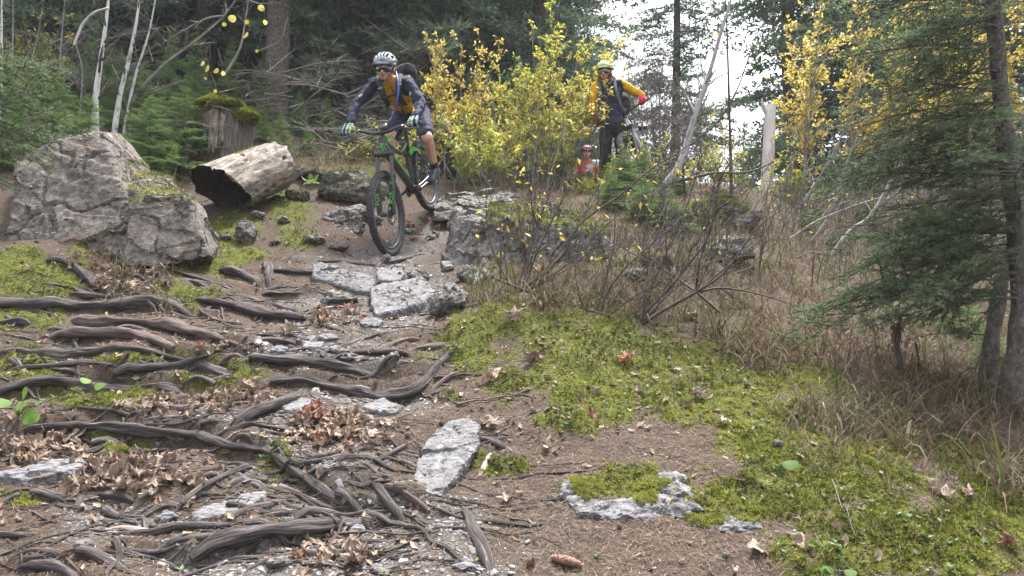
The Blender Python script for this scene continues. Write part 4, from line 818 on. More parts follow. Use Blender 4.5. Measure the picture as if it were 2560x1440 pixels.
SINGLE = [(1880,1375,80,"large flat tan maple leaf on the needles near the cone",7,LEAFP,3.3),(1808,1062,64,"pale greenish-cream leaf propped on the moss bank",0,LEAFP,1.2),(1750,992,60,"tan leaf standing on edge in the bright moss",1,LEAFM,.2),(1726,1022,58,"narrow rolled brown leaf below the tan one in moss",3,LEAFM,1.5),
 (1236,955,76,"crumpled brown leaf at the end of the upturned root",4,LEAFM,2.),(1286,800,70,"brown leaf standing upright in the top of the moss bank",2,LEAFM,0.),(1343,903,70,"curled brown leaf halfway down the moss bank",2,LEAFM,1.),(1232,1066,70,"veined tan leaf arched over the needles above the tilted slab",1,LEAFP,.7),(1380,1124,66,"torn pale leaf in the needles above the bedrock",4,LEAFP,2.2),(1680,1260,60,"brown leaf draped on the bare bedrock",1,LEAFM,3.),
 (2010,1365,66,"long shredded tan leaf near the lower moss",4,LEAFP,1.8),(2000,1300,26,"small white shrivelled leaf on the bright moss cushion",3,LEAFP,0),(2350,1235,76,"large ragged pale leaf in the moss at the grass edge",4,LEAFP,1.3),(2420,1245,60,"folded brown leaf beside the ragged pale one",2,LEAFM,.4),(1570,905,56,"dark leaf half sunk in the upper moss",2,LEAFR,1.),(1600,985,44,"small dry leaf upright in the middle of the moss",3,LEAFP,2.),(1490,975,36,"little curled leaf near the fallen stick",2,LEAFM,2.5),(1480,1045,44,"dark leaf at the lower rim of the moss",5,LEAFR,1.2),
 (1265,1255,54,"narrow upright dead leaf by the mossy bedrock",3,LEAFP,0.1),(870,1385,84,"broad golden-brown leaf with veins in the bottom leaf heap",0,LEAFP,2.),(800,1385,90,"large curled brown leaf in the bottom leaf heap",2,LEAFM,1.5),(1330,1420,44,"reddish leaf scrap beside the cone",5,LEAFR,1.),(190,1105,80,"tan leaf standing up behind the slate at the edge",1,LEAFP,.3),(290,1205,96,"broad tan leaf bent double on the lower drift",4,LEAFP,1.),(480,1260,60,"brown leaf leaning beside the white stone",1,LEAFM,2.),(380,1240,56,"folded leaf hanging at the edge of the lower drift",2,LEAFP,1.2),
 (725,835,60,"star-shaped tan leaf on the step below the plank",4,LEAFP,1.),(990,800,34,"small orange leaf under the big trail slate",5,LEAFR,2.),(930,885,40,"curled tan leaf by the arched root",2,LEAFM,1.),(1600,800,50,"brown leaf caught at the base of the forked twigs",1,LEAFM,1.),(1680,925,50,"slim grey leaf lying across the moss",3,LEAFP,1.5),(1360,690,70,"large brown leaf lying against the square-edged boulder",2,LEAFR,.5),(1740,800,56,"dead leaf hanging over the dry grass edge",2,LEAFM,.5),(2520,1365,60,"brown leaf at the bottom edge in the moss",4,LEAFR,1.)]
g = rng(44)
for (px, py, s_, lab, kd, mt, sp) in SINGLE: put_leaf(px, py, s_, lab, kd, mt, sp, lift=.5)
LC = [(330,700,110,38,42,46,LEAFM,"brown maple leaf in the upper drift among root stubs"),(820,795,80,26,26,44,LEAFM,"brown maple leaf in the drift below the slate plank"),(450,1018,170,22,36,52,LEAFM,"tan maple leaf in the drift along the dark hollow"),(600,1000,90,24,18,56,LEAFM,"tan maple leaf above the stout light root"),(830,1085,110,48,46,60,LEAFM,"curled maple leaf in the pile beside the great crossing root"),(810,1045,60,22,14,50,LEAFR,"rust-red maple leaf on top of the pile by the great root"),
      (110,1130,140,40,30,70,LEAFM,"brown maple leaf in the drift above the long grooved slate"),(340,1195,170,46,44,66,LEAFM,"brown maple leaf in the lower drift below the great root"),(830,1385,120,34,14,70,LEAFM,"brown maple leaf in the bottom leaf heap"),(560,875,80,14,12,34,LEAFM,"brown maple leaf tucked under the reddish root"),(1060,575,60,30,24,24,LEAFR,"reddish leaf scrap on the path beside the boulder"),(250,650,130,16,16,36,LEAFM,"brown leaf along the foot of the largest boulder"),(950,1085,60,20,8,56,LEAFP,"pale maple leaf at the rim of the leaf pile")]
for (cx_, cy_, rx, ry, n, s_, mt, lab) in LC:
    for j in range(n):
        r, a = math.sqrt(g.random()), g.uniform(0, 6.28); put_leaf(cx_ + rx * r * math.cos(a), cy_ + ry * r * math.sin(a), s_ * g.uniform(.65, 1.15), lab, int(g.integers(1, 7)), mt if g.random() > .12 else LEAFR if g.random() < .5 else LEAFP, group="fallen maple leaves in drifts", lift=g.uniform(.2, 1.1), sq=g.uniform(.7, 1.05))
# small leaf litter and scraps that nobody could count
mb = MB(); Q, u, v, g = scatter(22000, 12, 2.2, 12)
LITT = [(450, 950, 560, 320)] + [(c[0], c[1], c[2] * 1.5, c[3] * 1.7) for c in LC] + [(1050, 600, 90, 60), (1300, 640, 300, 60), (1400, 900, 500, 200), (700, 600, 300, 80), (400, 500, 500, 120), (2200, 700, 500, 250)]
k = g.random(len(Q)) < .42 * blobs(u, v, LITT, 5) + .055; Q = Q[k]; n = len(Q); N_ = nrm(Nrm(Q[:, 0], Q[:, 1]) + g.normal(0, .5, (n, 3)))
BVl = np.array([[0, -1, 0], [.45, -.2, .2], [.3, .5, .1], [0, 1, .3], [-.35, .45, .15], [-.5, -.25, .3], [0, 0, -.05]]); BFl = np.array([[6, i, (i + 1) % 6] for i in range(6)])
Q, N_ = np.concatenate([Q, ONQ[9000:9600]]), np.concatenate([N_, nrm(ONN[9000:9600] + g.normal(0, .3, (600, 3)))]); n = len(Q)
mb.inst(BVl, BFl, Q + N_ * .008, frames(N_, g.uniform(0, 6.28, n)), .017 * g.uniform(.5, 1.5, n), np.clip(g.normal(.5, .28, n), 0, 1))
LITM = M("leaf litter", [(.2, .13, .08)], vmix=.95, vcols=[(.06, .037, .028), (.14, .09, .063), (.225, .16, .115), (.33, .255, .195)], bump=0, trans=.1, rough=.75)
tag(mb.build("leaf_litter", LITM, None, False), "small brown leaf scraps strewn over the slope", "leaves", kind="stuff")

# spruce cones
def cone(px, py, lpx, spin, label):
    q = g1(px, py); L_c = lpx * q[1] / FPX; N_ = Nrm(q[0], q[1]); R = frames(N_[None], np.array([spin]))[0]; ax = R[:, 0]; t = thing("spruce_cone", label, "cone", q)
    prof = lambda s: .20 * np.sin(np.pi * (s * .88 + .08)) ** .7 * L_c
    ss = np.linspace(0, 1, 9); core = MB(); core.tube(q + N_ * prof(.5) * .8 + np.outer((ss - .5) * L_c, ax), prof(ss) * .8, 8); core.build("core", CONEM, t)
    sv = np.array([[-.5, 0, 0], [.5, 0, 0], [.42, .75, .12], [0, 1.05, .05], [-.42, .75, .12], [0, .5, .22]]); sf = np.array([[0, 1, 5], [1, 2, 5], [2, 3, 5], [3, 4, 5], [4, 0, 5]]); me = mk_mesh("scale", sv, sf, CONEM, smooth=False)
    for k in range(90):
        s = (k + .5) / 90; a = k * 2.39996; rad = prof(s); e1 = N_ * math.cos(a) + R[:, 1] * math.sin(a); Zv = nrm((e1 * .85 + ax * .25)[None])[0]; Yv = nrm((ax - Zv * np.dot(ax, Zv))[None])[0]; Xv = np.cross(Yv, Zv)
        o = link("scale", me, t); o.matrix_parent_inverse = Matrix.Identity(4); c = N_ * prof(.5) * .8 + ax * (s - .5) * L_c + e1 * rad * .82
        mt = Matrix(np.c_[np.stack([Xv, Yv, Zv], 1), c].tolist() + [[0, 0, 0, 1]]); o.matrix_local = mt @ Matrix.Scale(L_c * .145, 4)
CONEM = M("cone scale", [(.10, .05, .032), (.20, .11, .075), (.32, .20, .15)], scale=60, bump=.3, rough=.6)
cone(1413, 1410, 70, -.35, "large brown spruce cone lying on the needles at the bottom"); cone(730, 1046, 30, .3, "small dark spruce cone at the edge of the leaf pile")

# grass
def blades(n, seed, L0, L1, zone, w=.0035, droop=1.0, tone=(.5, .2), y0=2.4, y1=13, lean=(0, -.35)):
    Q, u, v, g = scatter(n, seed, y0, y1, .9); m_ = blobs(u, v, zone, 9)
    m_ = m_ * (fbm(Q * 2.2, 3, seed) > -.45); k = g.random(len(Q)) < m_; Q = Q[k]; n = len(Q)
    L = g.uniform(L0, L1, n); a = g.uniform(0, 6.28, n); d = np.stack([np.cos(a) + lean[0], np.sin(a) + lean[1], 0 * a], -1); d = d / 1.1; sd = np.stack([-np.sin(a), np.cos(a), 0 * a], -1) * (w * g.uniform(.6, 1.5, n))[:, None]
    ts_ = np.linspace(0, 1, 5); dr = g.uniform(.35, 1.25, n) * droop; pts = []
    for t in ts_:
        ang = .25 + dr * t * 1.25; pts.append(np.stack([np.sin(ang), np.cos(ang)], -1) * (L / 4)[:, None])
    c = Q.copy(); V = [c - sd, c + sd]
    for i in range(1, 5):
        c = c + d * pts[i][:, :1] + np.array([0, 0, 1.0]) * pts[i][:, 1:]; wk = (1 - ts_[i]) ** .7 + .08; V += [c - sd * wk, c + sd * wk]
    V = np.stack(V, 1).reshape(-1, 3); b = np.arange(n)[:, None] * 10; F = np.concatenate([b + [2 * i, 2 * i + 1, 2 * i + 3, 2 * i + 2] for i in range(4)])
    cl = np.clip(tone[0] + .25 * fbm(Q * 1.5, 2, seed + 4) + g.normal(0, tone[1], n), 0, 1); return V, F, np.repeat(cl, 10)
GRM = M("dry grass", [(.2, .15, .1)], vmix=1.0, vcols=[(.045, .075, .022), (.09, .10, .034), (.085, .054, .04), (.15, .102, .078), (.28, .21, .16)], bump=0, trans=.3, rough=.7, spec=.2)
mb = MB()
for a in [(66000, 21, .10, .40, GRASS, .0028, 1.9, (.46, .22)), (5500, 22, .15, .42, GRASS, .0055, 1.35, (.22, .16)), (16000, 23, .05, .14, [(1300,720,140,50),(1450,735,160,50),(1700,740,200,60),(560,640,120,30),(250,640,200,16),(900,390,160,40),(720,590,160,40),(2300,1150,300,80)], .0025, 1.0, (.55, .25))]: mb.add(*blades(*a))
GRz = [(2420,1130,160,90),(2300,1060,200,60),(2100,1000,160,50)]; mb.add(*blades(4200, 24, .12, .4, GRz, .003, 1.2, (.4, .22)))
tag(mb.build("grass", GRM, None, False), "tangle of dry tawny and green grass on the slope", "grass", kind="stuff")

# small green plants growing through the moss
Q, u, v, g = scatter(9000, 31, 2.3, 8.0); k = g.random(len(Q)) < .30 * blobs(u, v, MOSS, 3) * (fbm(Q * 3, 2, 31) > -.1) + .012; Q = Q[k]; n = len(Q); mb = MB(); HL = np.array([[0, 0, 0], [.28, .45, .10], [0, 1, -.04], [-.28, .45, .10]]); HF = np.array([[0, 1, 2], [0, 2, 3]])
for j in range(4):
    a = g.uniform(0, 6.28, n); d = np.stack([np.cos(a), np.sin(a), g.uniform(.2, .9, n)], -1); d = nrm(d); N_ = nrm(np.cross(np.cross(d, [0, 0, 1.0]), d)); X = np.cross(d, N_); mb.inst(HL, HF, Q + [0, 0, .008], np.stack([X, d, N_], -1), .020 * g.uniform(.5, 1.4, n), np.clip(g.normal(.5, .25, n), 0, 1))
tag(mb.build("low_plants", M("low plant leaf", [(.06, .10, .03)], vmix=1.0, vcols=[(.03, .065, .028), (.07, .13, .045), (.14, .20, .06)], bump=0, trans=.25, rough=.5), None, False), "small dark green plants growing through the moss", "plants", kind="stuff")
# ------------------------------------------------------------------ conifers
WOODS = M("spruce wood", [(.035, .028, .024), (.085, .07, .06), (.16, .14, .125)], scale=20, coord='tc', stretch=(1.3, 2, 2), bump=1.0, bscale=34, bdist=.015, spots=[((.17, .165, .15), 16, .62), ((.02, .016, .014), 26, .62)])
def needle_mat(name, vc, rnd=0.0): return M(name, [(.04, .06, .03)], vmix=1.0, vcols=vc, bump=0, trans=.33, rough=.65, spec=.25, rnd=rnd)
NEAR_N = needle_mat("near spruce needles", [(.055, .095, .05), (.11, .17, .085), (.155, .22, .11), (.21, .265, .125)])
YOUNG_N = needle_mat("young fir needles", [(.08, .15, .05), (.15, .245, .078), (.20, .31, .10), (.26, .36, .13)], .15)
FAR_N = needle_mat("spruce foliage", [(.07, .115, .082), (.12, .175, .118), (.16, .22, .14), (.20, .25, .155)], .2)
def spruce_tpl(seed, nside, subn, nl, nw, step, nper, droop=.10, wr=.006, spread=.42, zv=.14, wcut=.25):
    g = rng(seed); A, B = [], []; s = np.linspace(0, 1, 9); ax = np.stack([s, .03 * np.sin(s * 5 + seed), -droop * s ** 2 + .05 * s], -1); at = lambda t: np.array([np.interp(t, s, ax[:, j]) for j in range(3)])
    A += list(ax[:-1]); B += list(ax[1:]); R0 = list(wr * (1 - s[:-1] * .8)); nd = [t > .45 for t in s[:-1]]
    for k in range(nside):
        t = .10 + .88 * (k + g.random() * .6) / nside; sg = 1 if k % 2 else -1; L = (spread * (1 - t) ** .75 + .07) * g.uniform(.7, 1.15); an = math.radians(g.uniform(42, 62)); d = nrm(np.array([[math.cos(an), sg * math.sin(an), g.normal(-.10, zv)]]))[0]
        p = at(t); m_ = p + d * L * .55; e = m_ + nrm((d + [.25, 0, -.12])[None])[0] * L * .45; A += [p, m_]; B += [m_, e]; R0 += [wr * .4, wr * .28]; nd += [True, True]
        ns = int(subn * L / spread + .5)
        for q in range(ns):
            u = .2 + .75 * (q + g.random() * .5) / max(ns, 1); c = p + (m_ - p) * u / .55 if u < .55 else m_ + (e - m_) * (u - .55) / .45; a2 = an * sg + (1 if q % 2 else -1) * math.radians(g.uniform(38, 55)); l2 = L * (.42 * (1 - u) + .10) * g.uniform(.8, 1.2)
            A.append(c); B.append(c + np.array([math.cos(a2), math.sin(a2), g.normal(-.12, zv * 1.4)]) * l2); R0.append(wr * .22); nd.append(True)
    A, B, R0, nd = np.array(A), np.array(B), np.array(R0), np.array(nd)
    kw = R0 > wr * wcut; w = MB(); w.sticks(A[kw], B[kw], R0[kw], R0[kw] * .7, 3); An, Bn = A[nd], B[nd]; Ls = np.linalg.norm(Bn - An, axis=1); cnt = np.maximum(2, (Ls / step).astype(int)); idx = np.repeat(np.arange(len(An)), cnt * nper)
    n = len(idx); u = g.random(n); c = An[idx] + (Bn - An)[idx] * u[:, None]; T = nrm(Bn - An)[idx]; rd = g.normal(size=(n, 3)); rd[:, 2] = rd[:, 2] * .8 + .15; rd = nrm(rd - T * (rd * T).sum(1, keepdims=True)); d = nrm(T * .75 + rd * .8)
    sd = nrm(np.cross(d, g.normal(size=(n, 3)))) * (nw * .5); ln = nl * g.uniform(.75, 1.2, n)[:, None]; V = np.stack([c - sd, c + sd, c + d * ln], 1).reshape(-1, 3); F = np.arange(3 * n).reshape(-1, 3)
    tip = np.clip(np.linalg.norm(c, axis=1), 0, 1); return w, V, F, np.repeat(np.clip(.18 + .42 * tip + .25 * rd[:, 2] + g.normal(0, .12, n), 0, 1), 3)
def tpl_mesh(name, tpl, nm):
    w, V, F, v = tpl; WV = np.concatenate(w.V); WF = np.concatenate(w.F4); n = len(WV)
    me = mk_mesh(name, np.concatenate([WV, V]), [F + n, WF], [WOODS, nm], np.r_[np.ones(len(F), int), np.zeros(len(WF), int)], {"v": np.r_[np.full(n, .5), v], "tc": np.concatenate([np.concatenate(w.T), V])}, False); return me
def orient(d, roll=0.0):
    """matrix whose x axis is d, z axis as near up as can be"""
    x = nrm(np.asarray(d, float)[None])[0]; y = nrm(np.cross([0, 0, 1.0], x)[None])[0]; z = np.cross(x, y); c, s = math.cos(roll), math.sin(roll)
    return np.stack([x, y * c + z * s, z * c - y * s], -1)
def branch_obj(name, me, root, pos, d, sc, roll=0.0):
    o = link(name, me, root); o.matrix_parent_inverse = Matrix.Identity(4); R = orient(d, roll) * sc; p = np.asarray(pos) - np.array(root.location)
    o.matrix_local = Matrix(np.c_[R, p].tolist() + [[0, 0, 0, 1]]); return o

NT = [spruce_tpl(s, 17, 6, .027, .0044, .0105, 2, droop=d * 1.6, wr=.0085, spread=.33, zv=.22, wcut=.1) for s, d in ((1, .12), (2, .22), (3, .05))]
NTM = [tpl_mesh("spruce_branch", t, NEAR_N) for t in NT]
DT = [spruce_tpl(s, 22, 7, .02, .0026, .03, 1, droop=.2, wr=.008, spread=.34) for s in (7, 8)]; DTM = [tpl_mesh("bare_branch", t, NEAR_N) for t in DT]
def near_spruce(label, trunk, Ys, th, branches, seed):
    trunk = np.array(trunk, float); Q = spline(P(trunk[:, 0], trunk[:, 1], Ys), .06); s = np.linspace(0, 1, len(Q)); R = np.interp(s, [0, 1], [th[0], th[1]]) * np.mean(Ys) / FPX / 2; R = R * (1 + .15 * np.clip(1 - s * 9, 0, 1))
    t = thing("spruce_tree", label, "tree", Q[0]); mb = MB(); mb.tube(Q, R, 14, rough=.16, seed=seed); mb.build("trunk", WOODS, t); g = rng(seed)
    for (h, az, L, el, kind) in branches:
        k = np.clip(h, 0, 1) * (len(Q) - 1); p = Q[int(k)]; d = np.array([math.cos(az) * math.cos(el), math.sin(az) * math.cos(el), math.sin(el)]); me = NTM[int(g.integers(3))] if kind else DTM[int(g.integers(2))]
        branch_obj("branch", me, t, p, d, L, g.uniform(-.5, .5))
    return t
g = rng(9); BR = []
for k in range(26):                                         # az pi = to the picture's left, -pi/2 = towards the camera
    h = .30 + .70 * (k + g.random()) / 26; az = math.pi + g.normal(0, .85) if k % 4 else g.uniform(0, 6.28); el = g.normal(-.02, .16); L = g.uniform(.55, 1.15) * (1.05 if h > .5 else .85)
    BR.append((h, az, L, el, 1))
for h, L, el in [(.60, 1.3, -.22), (.585, 1.2, -.12), (.50, 1.2, -.02), (.47, 1.1, .03), (.42, 1.15, -.06), (.38, 1.05, .02), (.35, .9, .1), (.66, 1.15, 0), (.72, 1.15, .05), (.80, 1.2, .05), (.86, 1.2, .02), (.93, 1.15, 0), (.24, 1.35, .06), (.28, 1.45, .02), (.31, 1.4, -.02), (.34, 1.3, .0), (.21, 1.1, .12)]: BR += [(h, math.pi + g.normal(0, .2), L, el, 1), (h + .01, math.pi + g.normal(0, .45), L * .8, el - .05, 1)]
for k in range(34): BR.append((g.uniform(.25, .8), math.pi + g.normal(0, .7), g.uniform(.5, 1.0), g.normal(0, .2), 0))
near_spruce("dark spruce with a slanting scaly trunk at the picture's edge", [(2515,1025),(2545,850),(2548,700),(2535,520),(2513,350),(2494,150),(2478,-60),(2470,-200)], [4.45,4.5,4.6,4.65,4.7,4.75,4.8,4.85], (46, 36), BR, 31)
g = rng(19)
near_spruce("second thinner spruce trunk standing close behind the first", [(2455,1018),(2476,880),(2510,660),(2560,400),(2600,100),(2620,-100)], [4.75,4.8,4.95,5.1,5.2,5.3], (36, 28), [(g.uniform(.25, 1), g.choice([math.pi, -.5, 1.2, -1.8]) + g.normal(0, .5), g.uniform(.5, 1.0), g.normal(0, .15), 1) for k in range(16)] + [(g.uniform(.1, .35), g.uniform(2, 4.5), g.uniform(.3, .5), .1, 0) for k in range(6)], 32)
g = rng(29)
near_spruce("young dark spruce with its boughs hanging into the picture before the largest boulder", [(-330,1000),(-310,600),(-290,200),(-280,-150)], [3.1,3.1,3.15,3.2], (80, 60), [(.60 + .16 * g.random(), g.normal(.15, .28), g.uniform(.60, .78), g.normal(-.05, .10), 1) for k in range(15)] + [(.52, .1, .56, -.1, 1), (.50, .25, .52, -.05, 1), (.43, 0, .50, -.1, 1)] + [(g.uniform(.8, 1), g.uniform(-.6, .6), g.uniform(.3, .5), .1, 1) for k in range(5)], 33)

# young firs and spruce saplings: whole small trees from lighter branch templates
YT = [spruce_tpl(s, 16, 5, .05, .011, .025, 2, droop=.05, wr=.010, spread=.42) for s in (11, 12)]
def conifer_mesh(seed, h, rbase, nb, tpls, nm, wood=True, topness=1.0, taper=.9, up=.25, start=.04):
    g = rng(seed); mbn, mbw = MB(), MB(); z = start + (1 - start) * (np.arange(nb) + g.random(nb)) / nb; z = z ** .9
    for k, t in enumerate(tpls):
        s_ = np.arange(k, nb, len(tpls)); zz = z[s_]; L = rbase * ((1 - zz) ** taper + .06) * g.uniform(.7, 1.15, len(s_)); az = g.uniform(0, 6.28, len(s_)); el = up * (zz * 1.6 - .5) + g.normal(0, .12, len(s_))
        R = np.stack([orient([math.cos(a) * math.cos(e), math.sin(a) * math.cos(e), math.sin(e)], g.normal(0, .25)) for a, e in zip(az, el)]); pos = np.stack([0 * zz, 0 * zz, zz * h], -1)
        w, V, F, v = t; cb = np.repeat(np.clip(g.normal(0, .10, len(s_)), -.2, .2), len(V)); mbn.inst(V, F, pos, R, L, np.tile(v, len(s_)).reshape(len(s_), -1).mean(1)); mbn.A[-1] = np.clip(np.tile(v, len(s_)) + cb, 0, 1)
        if wood: mbw.inst(np.concatenate(w.V), np.concatenate(w.F4), pos, R, L)
    return mbn.mesh("crown", nm, False), (mbw.mesh("branches", WOODS, False) if wood else None)
def trunk_mesh(h, r, seed, name="trunk", mat=None):
    mb = MB(); s = np.linspace(-.03, 1, 14); mb.tube(np.stack([.02 * h * np.sin(s * 3 + seed) * .3, .01 * h * np.cos(s * 4), s * h], -1), r * (1 - s * .93).clip(.04), 9, rough=.12, seed=seed); return mb.mesh(name, mat or WOODS)
YM = [conifer_mesh(40 + k, 2.0, .75, 120, YT, YOUNG_N, True, up=.5) for k in range(2)]; YTR = trunk_mesh(2.0, .028, 3)
def sapling(label, px, top, Y, kind, wide=1.0, rot=0):
    b = P(px, 400, Y); b[2] = float(H(b[:1], b[1:2])[0]) - .02; t = thing("young_fir", label, "tree", b); s_ = (P(px, top, Y)[2] - b[2]) / 2.0; t.scale = (s_ * wide, s_ * wide, s_); t.rotation_euler = (0, 0, rot)
    for nm_, me in (("trunk", YTR), ("crown", YM[kind][0]), ("branches", YM[kind][1])): o = link(nm_, me); o.parent = t
for k, a in enumerate([("bright young fir behind the largest boulder below the white birch", 140, 170, 8.2, 0, 1.0), ("young fir between the two white birch stems", 290, 120, 8.9, 1, .8), ("tall young fir beside the mossy stump", 420, 60, 9.6, 0, .7), ("young fir whose boughs touch the moss cap of the stump", 455, 215, 8.3, 1, 1.5),
    ("young fir at the very edge behind the boulder", 0, 150, 7.9, 1, 1.2), ("pale young fir further back beneath the hanging yellow leaves", 570, 90, 11.5, 0, .75), ("knee-high fir seedling on the slope beyond the stump", 700, 282, 9.3, 0, 1.1), ("tiny fir seedling beside the knee-high one", 768, 318, 9.5, 1, 1.2), ("young fir in front of the boulder's crest under the leaning birch", 370, 235, 8.0, 0, 1.3),
    ("young fir in the dim gap between leaning birch and spruce trunk", 650, 130, 12.0, 1, .8), ("little spruce standing in the thicket under the woman with the red gloves", 1560, 365, 8.2, 0, 1.5), ("broad low spruce behind the bare thicket", 1610, 440, 7.6, 1, 1.9), ("small spruce seedling beside the mossy hump in the thicket", 1720, 500, 7.9, 0, 1.4),
    ("small spruce beside the broken pole", 1900, 480, 9.6, 1, 1.3), ("low spruce seedling in the dry grass under the alder stems", 2075, 575, 8.6, 0, 1.8), ("spruce seedling behind the orange-jacketed cyclist", 1525, 360, 14.8, 1, 1.0), ("tall young fir on the far edge behind thin stems", 85, 60, 10.5, 0, .7), ("bushy young fir between the boulder crest and the stump", 350, 150, 8.8, 1, 1.2), ("young fir further back between the birches", 230, 40, 10.5, 0, .9), ("young fir further back over the leaning birch", 480, 80, 10.8, 1, .9), ("young spruce beside the woman's front wheel", 1610, 360, 8.6, 1, 1.3), ("young spruce between the leaning pale stem and the orange cyclist", 1520, 420, 8.5, 1, 1.3), ("spruce sapling behind the square-edged boulder in the thicket", 1530, 430, 7.9, 0, 1.7), ("spruce sapling in the middle of the leafless thicket", 1660, 455, 7.4, 1, 2.0), ("spruce sapling at the near side of the moss-capped rock", 1760, 500, 7.6, 0, 1.6), ("spruce seedling among the leaning alder canes", 2010, 510, 8.8, 0, 1.5), ("spruce seedling higher on the dry slope behind the alder canes", 2160, 470, 9.8, 1, 1.4), ("spruce seedling on the dry slope under the near boughs", 2330, 560, 8.8, 0, 1.5), ("wide spruce seedling low on the dry slope by the dead sapling", 2360, 700, 6.2, 1, 1.9), ("spruce seedling beside the near trunk", 2440, 800, 5.3, 0, 1.6), ("small spruce under the forest edge behind the brush pile", 745, 225, 11.2, 0, 1.0), ("small spruce among dead branches above the rider's hand", 815, 240, 11.0, 1, 1.1), ("small spruce by the rider's elbow at the forest edge", 880, 215, 12.5, 0, 1.0), ("low spruce seedling between stump and brush", 655, 265, 9.8, 1, 1.3), ("young spruce half under the leaning pale stem", 1690, 405, 8.9, 0, 1.5), ("young fir peeping over the crest of the boulder", 215, 235, 7.6, 1, 1.4)]): sapling(*a, rot=k * 1.3)

# big spruces of the forest behind
FT = [spruce_tpl(s, 16, 5, .062, .021, .040, 2, droop=.30, wr=.007, spread=.36, zv=.2, wcut=.3) for s in (21, 22, 23)]
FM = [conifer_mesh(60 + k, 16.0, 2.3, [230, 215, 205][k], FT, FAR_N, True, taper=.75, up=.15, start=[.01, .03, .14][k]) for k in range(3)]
FTR = [trunk_mesh(16.0, .19, 5 + k) for k in range(3)]
protos = []
for k in range(3):
    t = thing("spruce", "", "tree", (0, 0, 0), "spruces of the forest behind"); link("trunk", FTR[k]).parent = t; link("crown", FM[k][0]).parent = t; link("branches", FM[k][1]).parent = t; protos.append(t)
FS = [(1755, 26, 8, 0, "distant spruce just beyond the pale lone one"), (1570, 25, 10, 0, "distant spruce behind the woman cyclist's shoulder"), (20, 26, 22, 0, "deepest forest spruce at the picture's edge"), (270, 27, 23, 1, "deepest forest spruce behind the birches"), (520, 27, 23, 0, "deepest forest spruce behind the leaning aspen"), (980, 28, 23, 0, "deepest forest spruce behind the rider's shoulder"), (1150, 30, 23, 1, "deepest forest spruce behind the orange-leaved bush"), (1320, 29, 21, 0, "deepest forest spruce behind the tall yellow bush"), (2240, 27, 22, 0, "deepest forest spruce behind the yellow alders"), (2400, 26, 22, 1, "deepest forest spruce behind the dark boughs"), (700, 27, 23, 1, "deepest forest spruce behind the thick trunk"), (55, 13.5, 16, 0, "forest spruce behind the thin stems at the picture's edge"), (210, 15.5, 18, 1, "forest spruce behind the white birches"), (330, 18, 17, 0, "forest spruce between the birches and the leaning stem"), (470, 14.5, 17, 1, "forest spruce over the mossy stump"), (590, 17, 18, 0, "forest spruce behind the hanging yellow leaves"), (705, 12.5, 18, 2, "thick spruce trunk with dead lower boughs above the brush pile"),
      (815, 15, 18, 0, "dark forest spruce above the rider's bent arm"), (925, 17.5, 19, 1, "dark forest spruce straight above the rider's helmet"), (1030, 14.5, 18, 0, "forest spruce behind the rider's backpack"), (1150, 16.5, 19, 1, "forest spruce above the orange-leaved bush"), (1265, 19, 19, 0, "forest spruce in the gap between the two yellow bushes"), (1365, 16, 17, 1, "forest spruce behind the tall yellow bush"), (1440, 20, 16, 0, "forest spruce at the rim of the bright sky"),
      (1690, 20, 14, 1, "pale spruce standing alone against the bright sky"), (1608, 30, 9, 1, "distant spruce beside the pale lone one"), (1862, 30, 7.6, 0, "small pointed spruce in the bright sky gap"), (1790, 34, 6.0, 1, "low distant spruce at the foot of the sky gap"), (2010, 19, 19, 1, "tall grey-green spruce beyond the yellow alder"), (2160, 21, 19, 0, "forest spruce hidden behind the yellow alder leaves"), (2290, 18, 19, 1, "forest spruce behind the near dark spruce"), (2450, 20, 18, 0, "forest spruce seen through the dark boughs"),
      (120, 21, 19, 1, "forest spruce deep behind the thin stems"), (410, 22, 20, 0, "forest spruce deep behind the young firs"), (640, 21, 20, 1, "forest spruce deep behind the leaning stem"), (760, 20, 20, 0, "forest spruce deep behind the thick trunk"), (870, 23, 21, 1, "forest spruce deep behind the rider"), (1090, 22, 21, 0, "forest spruce deep behind the orange-leaved bush"), (1210, 25, 21, 1, "forest spruce deep behind the two yellow bushes"), (1410, 25, 18, 0, "forest spruce deep behind the tall yellow bush"), (-80, 15, 18, 1, "forest spruce just past the picture's edge"), (2620, 16, 18, 0, "forest spruce past the near spruce")]
for k, (px, Y, h, kd, lab) in enumerate(FS):
    x = (px - 1280) / FPX * Y * 1.0; z = float(H(np.array([x]), np.array([float(Y)]))[0]); sc_ = h / 16.0; rt = (rng(k).normal(0, .02), rng(k + 50).normal(0, .02), k * 2.1)
    if kd >= 0: o = dup(protos[kd], (x, Y, z - .2), lab, rt, (sc_ * 1.0, sc_ * 1.0, sc_))
for t in protos:
    for c in list(t.children): bpy.data.objects.remove(c)
    bpy.data.objects.remove(t)
